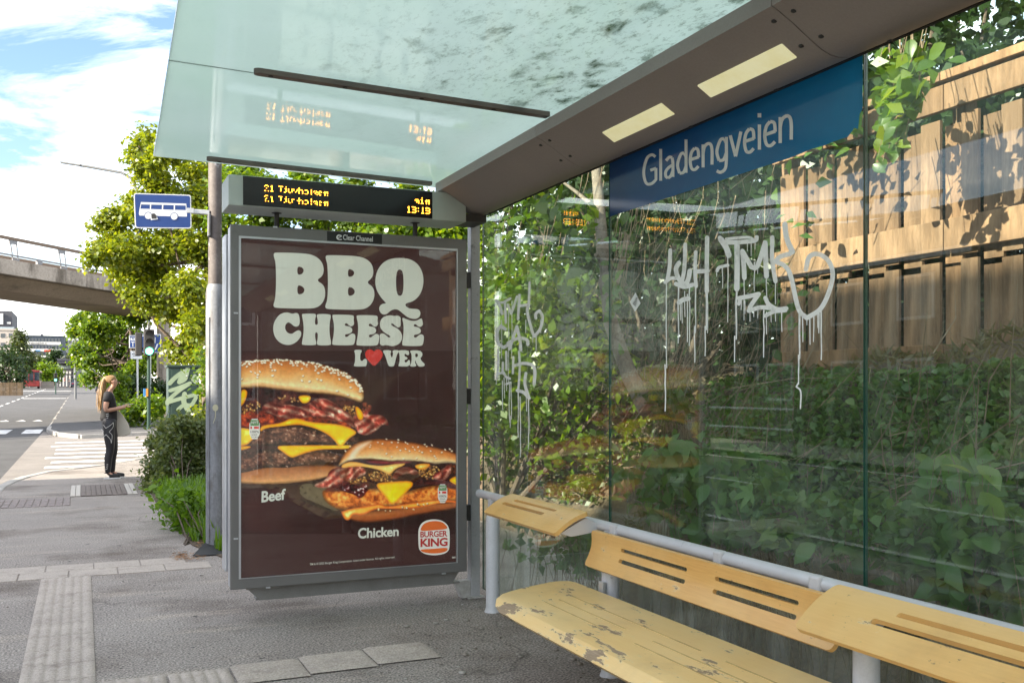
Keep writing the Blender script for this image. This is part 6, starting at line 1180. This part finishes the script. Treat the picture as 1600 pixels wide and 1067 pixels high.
for (u, v, du, dv, n) in ((282, 868, 12, 5, 120), (300, 872, 26, 4, 60), (230, 760, 8, 8, 160), (265, 800, 14, 10, 90), (320, 848, 14, 6, 90), (262, 784, 8, 8, 70)):
    for _ in range(n): p = G(r.gauss(u, du * .6), r.gauss(v, dv * .6), .014); a = r.uniform(0, 6.28); s = r.uniform(.006, .018); j = len(V_); V_ += [(p.x + s * math.cos(a + k * 1.57), p.y + s * .5 * math.sin(a + k * 1.57), p.z + r.uniform(0, .006)) for k in range(4)]; F_.append((j, j + 1, j + 2, j + 3))
tag(raw_mesh('fallen_leaves', np.array(V_), np.array(F_), DL), 'rust brown plant litter along the footway edge', 'leaf litter', kind='stuff')
M_grit = mat('pale_grit', (.5, .48, .44), .9, col2=(.2, .16, .12), scale=3); V_, F_ = [], []
for _ in range(420):
    z_ = r.random()
    if z_ < .3: x, y = r.gauss(2.28, .08), r.uniform(3.5, 5.9)
    elif z_ < .7: x, y = r.uniform(1.2, 2.25), r.uniform(3.9, 5.9)
    else: x, y = r.uniform(-.8, 2.2), r.uniform(4.0, 9)
    s = r.uniform(.002, .006) if r.random() < .93 else r.uniform(.008, .014); j = len(V_); V_ += [(x + s * a, y + s * b_, s * c_ * .7 + .001) for a in (-1, 1) for b_ in (-1, 1) for c_ in (0, 1)]; F_ += [tuple(j + k for k in f) for f in ((0, 1, 3, 2), (4, 6, 7, 5), (0, 4, 5, 1), (2, 3, 7, 6), (1, 5, 7, 3), (0, 2, 6, 4))]
tag(raw_mesh('gravel', np.array(V_), np.array(F_), M_grit), 'loose grit scattered over the asphalt by the bench', 'grit', kind='stuff')
bush('roadside_bush', [(360, 560, 40), (420, 580, 44), (480, 560, 44), (540, 590, 44), (390, 630, 34), (460, 640, 36), (340, 600, 26)], 16.5, 1.0, 9000, .085, LM2, 'leafy bushes filling the ground behind the poster panel', 'bush', sub=6, foot=(3.2, 15.5, 0))
# ---------------------------------------------------------------- behind the glass: board fence, trunk, plants on the bank
def plankmat(name, a, b_):
    m, N, L = nodes(name); p = N('ShaderNodeBsdfPrincipled'); p.inputs['Roughness'].default_value = .8; p.inputs['Specular IOR Level'].default_value = .2
    g_ = noise(N, L, 5, 7, .65, (12, 12, .35), dist=.15); c = ramp(N, L, g_, [(.3, a), (.7, b_)]); rnd = N('ShaderNodeObjectInfo').outputs['Random']
    c = mixc(N, L, 1.0, c, ramp(N, L, rnd, [(0, (.78, .74, .70)), (.5, (1., 1., 1.)), (1, (1.12, 1.0, .86))]), 'MULTIPLY'); kn = ramp(N, L, noise(N, L, 9, 2, stretch=(1, 1, .7)), [(.74, 0.), (.8, .6)]); c = mixc(N, L, kn, c, (.16, .075, .03))
    st_ = ramp(N, L, noise(N, L, 3.5, 8, .7, (2.5, 2.5, .5)), [(.42, .55), (.62, 1.)]); c = mixc(N, L, 1.0, c, st_, 'MULTIPLY'); L(c, p.inputs['Base Color']); bu = N('ShaderNodeBump'); bu.inputs['Strength'].default_value = .35; bu.inputs['Distance'].default_value = .004; L(g_, bu.inputs['Height']); L(bu.outputs[0], p.inputs['Normal']); L(p.outputs[0], N('ShaderNodeOutputMaterial').inputs[0]); return m
M_plank = plankmat('orange_larch', (.26, .158, .095), (.38, .25, .16)); M_railw = plankmat('larch_rail', (.29, .178, .105), (.38, .245, .155))
XF = 4.5; fe = thing('wooden_fence', (XF, 2.5, 1.35), 'orange wooden board fence standing on the bank behind the glass', 'fence')
FY0, FY1 = -1.0, 5.6
ys = [FY0, .9, 2.55, 4.1, FY1]
for a, c in zip(ys, ys[1:]):
    for z0, z1, x0, x1 in ((3.075, 3.125, XF - .09, XF + .06), (2.915, 3.06, XF - .062, XF - .022), (2.125, 2.30, XF - .062, XF - .022), (1.45, 1.60, XF - .062, XF - .022)):
        MB().box(x0, x1, a + .004, c - .004, z0, z1).build('cap_rail' if z0 > 3.07 else 'rail', M_railw, fe, bevel=.004)
for y in ys: MB().box(XF + .06, XF + .15, y - .045, y + .045, 1.2, 3.07).build('post', M_plank, fe)
src = {}; y = FY1 - .01; r = random.Random(8); i = 0
while y > FY0 + .2:
    w_ = r.choice((.115, .125, .14)); lay_ = i % 2
    for k, (z0, z1) in enumerate(((2.09, 2.872), (1.36, 2.06))):
        key = (w_, k)
        if key not in src:
            b_ = MB().box(-.010, .010, -w_ / 2, w_ / 2, z0 - 2, z1 - 2); me = D.meshes.new('plank'); me.from_pydata(b_.v, [], b_.f); me.materials.append(M_plank); src[key] = me
        inst(src[key], 'plank', fe, (XF + (.0 if lay_ else .016), y - w_ / 2, 2 + r.uniform(-.012, .012) - (.0 if lay_ else .03)), (r.uniform(-.005, .005), 0, r.uniform(-.03, .03)))
    y -= w_ + (.026 if lay_ else .004); i += 1
# leaf shapes
def leafmesh(kind, m):
    if kind == 'ovate':
        st = [(0, .0), (.15, .20), (.4, .33), (.65, .27), (.85, .12), (1, 0)]; v = []; f = []
        for s_, w_ in st: d = -.22 * s_ * s_; v += [(s_, -w_, d + w_ * .28), (s_, 0, d), (s_, w_, d + w_ * .28)]
        for i in range(len(st) - 1): a = i * 3; f += [(a, a + 1, a + 4, a + 3), (a + 1, a + 2, a + 5, a + 4)]
    elif kind == 'maple':
        o = [(0, 0), (.05, .30), (-.05, .52), (.25, .42), (.38, .60), (.52, .34), (.74, .28), (1, 0)]; pts = o + [(x, -y) for x, y in o[-2:0:-1]]; v = [(.35, 0, .03)] + [(x, y, -.12 * x * x - abs(y) * .18) for x, y in pts]; n = len(pts); f = [(0, i + 1, (i + 1) % n + 1) for i in range(n)]
    else:
        v, f = [], []
        for a, l in ((0, 1), (.75, .85), (-.75, .85), (1.5, .6), (-1.5, .6)):
            c_, s_ = math.cos(a), math.sin(a); j = len(v)
            for x, w_ in ((0, 0), (.35, .16), (.65, .13), (1, 0)): X_ = x * l; v += [(c_ * X_ - s_ * w_ * l, s_ * X_ + c_ * w_ * l, -.25 * X_ * X_ + .04), (c_ * X_ + s_ * w_ * l, s_ * X_ - c_ * w_ * l, -.25 * X_ * X_ + .04)]
            f += [(j + 2 * k, j + 2 * k + 1, j + 2 * k + 3, j + 2 * k + 2) for k in range(3)]
    me = D.meshes.new('leaf'); me.from_pydata(v, [], f); me.materials.append(m); me.polygons.foreach_set('use_smooth', [True] * len(f)); return me
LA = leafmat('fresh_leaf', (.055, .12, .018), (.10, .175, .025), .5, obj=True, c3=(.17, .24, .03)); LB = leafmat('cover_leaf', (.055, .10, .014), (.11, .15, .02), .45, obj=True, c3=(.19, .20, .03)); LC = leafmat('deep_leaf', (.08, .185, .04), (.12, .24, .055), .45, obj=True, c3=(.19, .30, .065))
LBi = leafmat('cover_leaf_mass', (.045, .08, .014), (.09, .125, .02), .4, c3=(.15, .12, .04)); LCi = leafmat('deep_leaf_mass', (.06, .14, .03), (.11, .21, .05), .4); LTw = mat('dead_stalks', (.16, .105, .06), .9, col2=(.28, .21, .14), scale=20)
def inpoly(u, v, P_):
    c = False
    for (x0, y0), (x1, y1) in zip(P_, P_[1:] + P_[:1]):
        if (y0 > v) != (y1 > v) and u < (x1 - x0) * (v - y0) / (y1 - y0) + x0: c = not c
    return c
def plant(name, region, n, X, size, meshes, label, cat, group=None, stem_m=None, mass=0, massm=None, ground=False, foot=None, droop=.5, clump=0, seed=1):
    """leaves, each an object of its own, on stems; region in picture corners, X the range of distances from the street"""
    r = random.Random(seed); us = [p[0] for p in region]; vs_ = [p[1] for p in region]; P_ = []; tries = 0; cen = []
    while len(P_) < n + mass and tries < 60000:
        tries += 1
        if clump and cen and r.random() < .8: c = r.choice(cen); u, v = c[0] + r.gauss(0, clump), c[1] + r.gauss(0, clump); X_ = c[2] + r.gauss(0, .08)
        else: u, v, X_ = r.uniform(min(us), max(us)), r.uniform(min(vs_), max(vs_)), r.uniform(*X)
        if not inpoly(u, v, region): continue
        if ground:                                     # lie on the bank: march along the view ray
            d = ray(u, v); t = 2.45 / d.x; ok = False
            while t < 14:
                p = Vector((d.x * t, d.y * t, CH + d.z * t))
                if p.z < bank_h(p.x, p.y) + r.uniform(.02, .14): ok = True; break
                t += .03
            if not ok or p.x < 2.45: continue
        else:
            p = PX(u, v, X_)
            if p.z < bank_h(p.x, p.y) + .03 or p.x < 2.45: continue
        if clump and len(cen) < max(3, (n + mass) // 14): cen.append((u, v, p.x))
        P_.append(p)
    if not P_: return
    c = sum(P_, Vector()) / len(P_); f = Vector(foot) if foot else Vector((c.x, c.y, bank_h(c.x, c.y)))
    o = thing(name, f, label, cat, group)
    for p in P_[:n]:
        nr = Vector((-.55 + r.gauss(0, .4), -.25 + r.gauss(0, .45), .55 + r.gauss(0, .3))).normalized(); tip = Vector((r.gauss(0, .6), r.gauss(0, .9), -droop + r.gauss(0, .4))); tip = (tip - nr * tip.dot(nr)).normalized(); sd = nr.cross(tip)
        s = r.uniform(*size); e = Matrix((tip, sd, nr)).transposed().to_euler(); inst(r.choice(meshes), 'leaf', o, p - tip * s * .5, e, s)
    q = MB(); k = max(1, len(P_) // (16 if 'branch' in name else 45))
    for p in P_[::k]:
        b_ = Vector((p.x + r.uniform(-.1, .25), p.y + r.uniform(-.2, .2), 0)); b_.z = bank_h(b_.x, b_.y) - .02; b_ = b_ if p.z - b_.z < 1.2 else p + Vector((.15, .1, .35)); q.tube([b_, b_.lerp(p, .55) + Vector((.03, 0, .05)), p], [.0035, .0025, .0012], 4)
    q.build('stems', stem_m or LTw, o)
    if mass: tag(leaf_cloud('foliage', np.array([tuple(p) for p in P_[n:]]), np.mean(size) * .9, massm, o, up=.3, aspect=.62), kind='stuff')
    return o
ov = lambda m: leafmesh('ovate', m); mpl = lambda m: leafmesh('maple', m); cmp_ = lambda m: leafmesh('compound', m)
oA, oB, oC, mA, mC, cC = ov(LA), ov(LB), ov(LC), mpl(LA), mpl(LC), cmp_(LC)
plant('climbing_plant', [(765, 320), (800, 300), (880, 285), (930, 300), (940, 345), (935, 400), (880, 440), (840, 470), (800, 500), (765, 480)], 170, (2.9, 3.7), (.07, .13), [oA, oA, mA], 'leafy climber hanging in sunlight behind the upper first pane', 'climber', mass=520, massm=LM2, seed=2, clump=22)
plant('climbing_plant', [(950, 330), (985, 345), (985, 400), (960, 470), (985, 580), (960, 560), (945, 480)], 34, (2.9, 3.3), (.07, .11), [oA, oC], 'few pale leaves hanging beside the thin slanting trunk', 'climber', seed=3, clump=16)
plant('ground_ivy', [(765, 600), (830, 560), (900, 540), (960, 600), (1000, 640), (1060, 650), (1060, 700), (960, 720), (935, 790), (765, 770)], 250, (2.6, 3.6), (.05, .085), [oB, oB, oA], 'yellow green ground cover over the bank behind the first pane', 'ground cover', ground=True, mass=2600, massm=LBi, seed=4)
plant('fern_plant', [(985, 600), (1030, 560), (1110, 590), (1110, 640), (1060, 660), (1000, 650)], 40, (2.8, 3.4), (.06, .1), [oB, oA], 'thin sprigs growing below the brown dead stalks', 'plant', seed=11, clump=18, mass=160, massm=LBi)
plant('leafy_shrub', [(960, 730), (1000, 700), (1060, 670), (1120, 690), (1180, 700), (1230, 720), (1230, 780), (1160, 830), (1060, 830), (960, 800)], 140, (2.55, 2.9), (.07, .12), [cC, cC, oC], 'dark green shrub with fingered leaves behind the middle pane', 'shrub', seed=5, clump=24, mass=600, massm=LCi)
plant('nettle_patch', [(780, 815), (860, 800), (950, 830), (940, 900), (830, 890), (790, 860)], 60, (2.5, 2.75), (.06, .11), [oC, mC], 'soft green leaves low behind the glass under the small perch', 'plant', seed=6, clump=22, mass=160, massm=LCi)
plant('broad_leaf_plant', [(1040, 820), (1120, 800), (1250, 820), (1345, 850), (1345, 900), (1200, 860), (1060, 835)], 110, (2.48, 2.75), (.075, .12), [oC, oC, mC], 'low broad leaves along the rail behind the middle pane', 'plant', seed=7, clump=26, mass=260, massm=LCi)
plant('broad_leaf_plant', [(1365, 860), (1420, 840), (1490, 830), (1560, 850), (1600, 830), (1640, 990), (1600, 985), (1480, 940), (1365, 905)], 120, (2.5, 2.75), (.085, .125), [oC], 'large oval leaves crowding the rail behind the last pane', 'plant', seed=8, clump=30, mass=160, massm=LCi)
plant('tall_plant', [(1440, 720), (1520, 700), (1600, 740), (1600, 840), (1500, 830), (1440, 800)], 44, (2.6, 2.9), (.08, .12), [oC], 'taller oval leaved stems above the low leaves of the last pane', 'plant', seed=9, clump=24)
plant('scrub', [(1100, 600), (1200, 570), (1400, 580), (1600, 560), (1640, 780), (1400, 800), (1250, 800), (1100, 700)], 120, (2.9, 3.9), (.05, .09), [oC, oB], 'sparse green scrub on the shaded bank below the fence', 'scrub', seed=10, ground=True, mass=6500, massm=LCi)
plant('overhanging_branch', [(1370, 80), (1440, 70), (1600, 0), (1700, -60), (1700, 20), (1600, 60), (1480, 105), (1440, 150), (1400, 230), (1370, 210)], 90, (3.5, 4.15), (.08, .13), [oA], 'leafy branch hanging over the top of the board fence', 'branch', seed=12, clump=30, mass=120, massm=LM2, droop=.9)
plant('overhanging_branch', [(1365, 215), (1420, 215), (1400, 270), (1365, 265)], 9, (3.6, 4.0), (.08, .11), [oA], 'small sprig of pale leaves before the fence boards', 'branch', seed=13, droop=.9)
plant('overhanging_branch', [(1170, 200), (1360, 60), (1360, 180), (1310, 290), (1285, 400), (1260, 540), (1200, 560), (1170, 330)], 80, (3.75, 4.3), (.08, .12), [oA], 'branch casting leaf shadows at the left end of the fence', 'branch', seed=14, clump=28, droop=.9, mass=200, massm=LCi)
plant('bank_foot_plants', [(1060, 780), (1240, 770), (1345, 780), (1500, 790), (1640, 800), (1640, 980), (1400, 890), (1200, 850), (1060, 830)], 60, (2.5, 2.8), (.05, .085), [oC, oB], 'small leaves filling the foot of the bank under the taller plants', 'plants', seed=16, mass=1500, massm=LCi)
# slim trunk
tr = thing('slim_tree', PX(1000, 620, 3.3), 'slim grey trunk leaning behind the joint of the first panes', 'tree')
q = MB(); P_ = [PX(1012, 640, 3.3), PX(985, 590, 3.3), PX(968, 545, 3.3), PX(953, 500, 3.3), PX(945, 440, 3.3), PX(942, 400, 3.3), PX(938, 340, 3.35), PX(930, 250, 3.5), PX(915, 150, 3.8)]
q.tube(P_, [.062, .056, .052, .05, .047, .046, .04, .035, .028], 14); q.build('trunk', mat('pale_trunk_bark', (.26, .215, .17), .85, col2=(.17, .135, .105), scale=10, stretch=(1, 1, .4), fine=.25, fscale=60, bump=.7, bscale=40), tr, smooth=60)
MB().tube([PX(940, 405, 3.3), PX(934, 402, 3.25), PX(931, 398, 3.22)], [.02, .017, .014], 8).build('branch_stub', D.materials['pale_trunk_bark'], tr); MB().tube([PX(936, 330, 3.37), PX(900, 300, 3.4), PX(860, 270, 3.6)], [.02, .013, .008], 6).build('limb', D.materials['pale_trunk_bark'], tr)
tag(leaf_cloud('crown', ball_points(PX(905, 130, 4.0), (1.0, 1.3, .7), 1500, .3), .10, LM2, tr), kind='stuff')
# dead stalks and twigs
gp_ = np.stack([RNG.uniform(3.9, 4.45, 2200), RNG.uniform(.5, 7, 2200), np.zeros(2200)], 1); gp_[:, 2] = [bank_h(a, b_) + .05 for a, b_, _ in gp_]
o = thing('rough_grass', (4.2, 3.5, 1.5), 'rough yellowed grass along the top of the bank at the foot of the fence', 'grass'); tag(leaf_cloud('foliage', gp_, .14, leafmat('dry_grass', (.10, .10, .03), (.17, .14, .05), .4), o, up=-.3, aspect=.12), kind='stuff')
V_, F_ = [], []; r = random.Random(21)
for _ in range(750):
    u, v = r.gauss(1060, 90), r.gauss(520, 110)
    if r.random() < .25: u, v = r.uniform(1050, 1600), r.gauss(720, 70)
    X_ = r.uniform(2.75, 4.2); p = PX(u, v, X_)
    if p.z < bank_h(p.x, p.y): continue
    a = r.gauss(0, .7); l = r.uniform(.12, .6); d = Vector((r.gauss(0, .3), math.sin(a), math.cos(a) * r.choice((1, 1, -1)))).normalized() * l; e = p + d; m_ = (p + e) / 2 + Vector((r.gauss(0, .04), r.gauss(0, .05), r.gauss(0, .05))); w_ = r.uniform(.0012, .004); s_ = Vector((0, w_, w_ * .5)); j = len(V_)
    V_ += [p - s_, p + s_, m_ + s_ * .8, m_ - s_ * .8, e + s_ * .4, e - s_ * .4]; F_ += [(j, j + 1, j + 2, j + 3), (j + 3, j + 2, j + 4, j + 5)]
tag(raw_mesh('dead_stalks', np.array([tuple(x) for x in V_]), np.array(F_), LTw), 'tangle of brown dead stalks on the bank behind the glass', 'undergrowth', kind='stuff')
# thickets at the back of the bank
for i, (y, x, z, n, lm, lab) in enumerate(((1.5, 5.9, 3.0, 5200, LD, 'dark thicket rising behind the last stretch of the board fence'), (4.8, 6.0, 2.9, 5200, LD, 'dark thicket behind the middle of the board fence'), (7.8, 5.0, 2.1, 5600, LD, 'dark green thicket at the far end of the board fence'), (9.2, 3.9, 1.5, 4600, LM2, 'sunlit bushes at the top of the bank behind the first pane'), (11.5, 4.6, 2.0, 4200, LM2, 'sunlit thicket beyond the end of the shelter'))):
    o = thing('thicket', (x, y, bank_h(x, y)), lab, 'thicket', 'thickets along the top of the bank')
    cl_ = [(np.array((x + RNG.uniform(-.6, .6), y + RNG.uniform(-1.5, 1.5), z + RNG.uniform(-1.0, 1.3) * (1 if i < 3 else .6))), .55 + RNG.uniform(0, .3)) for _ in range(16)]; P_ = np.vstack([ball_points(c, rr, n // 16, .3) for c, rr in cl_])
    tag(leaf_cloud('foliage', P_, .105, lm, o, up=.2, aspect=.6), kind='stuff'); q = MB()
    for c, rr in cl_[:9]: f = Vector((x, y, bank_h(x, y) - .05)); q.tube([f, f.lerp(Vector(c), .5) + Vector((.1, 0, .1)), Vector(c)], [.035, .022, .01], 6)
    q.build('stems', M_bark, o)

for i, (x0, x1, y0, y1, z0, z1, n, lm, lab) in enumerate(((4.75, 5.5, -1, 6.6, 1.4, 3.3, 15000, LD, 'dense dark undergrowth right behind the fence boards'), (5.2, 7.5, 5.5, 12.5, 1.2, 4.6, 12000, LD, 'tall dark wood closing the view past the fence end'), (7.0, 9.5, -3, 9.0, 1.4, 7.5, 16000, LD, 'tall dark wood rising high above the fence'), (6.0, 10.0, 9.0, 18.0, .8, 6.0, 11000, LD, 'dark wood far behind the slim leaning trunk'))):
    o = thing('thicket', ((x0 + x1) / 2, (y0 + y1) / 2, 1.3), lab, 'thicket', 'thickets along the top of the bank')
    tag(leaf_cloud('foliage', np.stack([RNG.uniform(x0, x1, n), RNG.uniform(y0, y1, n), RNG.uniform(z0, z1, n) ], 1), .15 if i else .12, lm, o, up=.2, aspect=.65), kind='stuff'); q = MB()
    for k in range(12): p = Vector((RNG.uniform(x0 + .2, x1), RNG.uniform(y0, y1), 1.2)); q.tube([p, p + Vector((.1, .1, (z1 - z0) * .5)), p + Vector((.2, -.1, (z1 - z0) * .95))], [.06, .04, .01], 6)
    q.build('stems', M_bark, o)

# ---------------------------------------------------------------- the far side of the street, part mirrored in the glass, part unseen shade casters
M_brn = mat('dark_brown_cladding', (.075, .045, .032), .8, col2=(.055, .034, .025), scale=3); M_rooft = mat('dark_roof_tiles', (.05, .045, .045), .8); M_plas = mat('pale_plaster', (.55, .52, .47), .9); M_brick = mat('grey_brick', (.22, .19, .17), .9, col2=(.17, .15, .135), scale=6)
def house(name, x0, x1, y0, y1, h, m, label, gable=None, wins=(), face='x', group='buildings across the street'):
    zb = -.12; o = thing(name, ((x0 + x1) / 2, (y0 + y1) / 2, zb), label, 'building', group); MB().box(x0, x1, y0, y1, zb, h).build('wall', m, o)
    if gable:
        q = MB(); a = .5; q.extrude([[(x0 - a, y0 - a, h), (x1 + a, y0 - a, h), ((x0 + x1) / 2, y0 - a, h + gable)]], (0, y1 - y0 + 2 * a, 0)); q.build('roof', M_rooft, o); MB().box(x1 + a - .02, x1 + a + .06, y0 - a, y1 + a, h - .12, h + .10).build('eaves_board', M_wfr, o)
    else: MB().box(x0 - .2, x1 + .2, y0 - .2, y1 + .2, h + .003, h + .3).build('roof', M_rooft, o)
    src = None
    for y, z, w_, hh in wins:
        b_ = MB(); X_ = x1 if face == 'x' else None
        if face == 'x': f_ = MB().box(x1 - .05, x1 + .06, y - w_ / 2 - .1, y + w_ / 2 + .1, z - .1, z + hh + .1); g = MB().box(x1 + .061, x1 + .07, y - w_ / 2, y + w_ / 2, z, z + hh)
        else: f_ = MB().box(y - w_ / 2 - .1, y + w_ / 2 + .1, y1 - .05, y1 + .06, z - .1, z + hh + .1); g = MB().box(y - w_ / 2, y + w_ / 2, y1 + .061, y1 + .07, z, z + hh)
        wo = f_.build('window', M_wfr, o); g.build('pane', M_win, wo)
    return o
house('apartment_block', -26, -14, -5, 3.6, 10.4, M_plas, 'tall pale plastered block added unseen across the street to shade the shelter', wins=[(y, z, 1.5, 1.4) for y in (-3, 1) for z in (1.2, 4.2, 7.2)])  # out of view; height and length set by the shade wanted on the shelter
house('apartment_block', -26, -14, 3.6, 12.9, 8.0, M_plas, 'lower pale plastered wing added unseen beside the tall block to step its shade', wins=[(y, z, 1.5, 1.4) for y in (6, 10) for z in (1.2, 4.2)])  # unseen lower step: sun reaches the bank, the pavement stays shaded
house('wooden_house', -27, -19, 21, 33, 5.4, M_brn, 'dark brown wooden house with white eaves across the street', 2.4, [(y, z, 1.3, 1.2) for y in (23, 26, 29.5, 31.5) for z in (1.0, 3.6)])
house('wooden_house', -28, -20, 36, 47, 5.0, M_brn, 'second dark wooden house farther along the street', 2.6, [(y, z, 1.3, 1.2) for y in (38, 41, 44.5) for z in (1.0, 3.4)])
house('row_house', -9, 14, -40, -26, 6.2, M_brick, 'long low brick row behind the photographer', 2.0, [(x, z, 1.6, 1.3) for x in range(-7, 13, 3) for z in (1.0, 3.8)], face='y')
for i, (y0, y1, lab) in enumerate(((14.5, 20, 'trimmed hedge across the street before the brown house'), (22, 30, 'long trimmed hedge under the windows of the brown house'), (31, 42, 'farthest trimmed hedge across the street'))):
    o = thing('hedge', (-12.2, (y0 + y1) / 2, -.1), lab, 'hedge', 'hedges across the street'); P_ = np.stack([RNG.uniform(-12.8, -11.6, 5200), RNG.uniform(y0, y1, 5200), RNG.uniform(0, 1.7, 5200)], 1); tag(leaf_cloud('foliage', P_, .14, LD if i != 1 else LM2, o), kind='stuff'); MB().box(-12.5, -11.9, y0 + .2, y1 - .2, -.1, 1.45).build('stems', M_bark, o)
gr = thing('guard_rail', (-8.5, 26, 0), 'thin steel guard rail along the opposite kerb', 'guard rail')
for y in range(16, 38, 3): MB().tube([(-8.5, y, -.05), (-8.5, y, .95)], .04, 8).build('post', M_dark, gr)
for z in (.5, .92): MB().tube([(-8.5, 16, z), (-8.5, 37, z)], .025, 8).build('rail', M_alu, gr)
for y, h, lab in ((27.5, 1.3, 'green cabinet on the opposite footway'), (26.2, .85, 'small grey cabinet on the opposite footway')):
    o = thing('cable_cabinet', (-10.6, y, 0), lab, 'cabinet', 'cabinets across the street'); mm = M_cab if h > 1 else M_grey; MB().box(-10.85, -10.35, y - .4, y + .4, 0, h).build('body', mm, o, bevel=.02); MB().box(-10.349, -10.335, y - .35, y + .35, .1, h - .1).build('door', mm, o); MB().box(-10.9, -10.3, y - .45, y + .45, h + .001, h + .05).build('cap', mm, o)
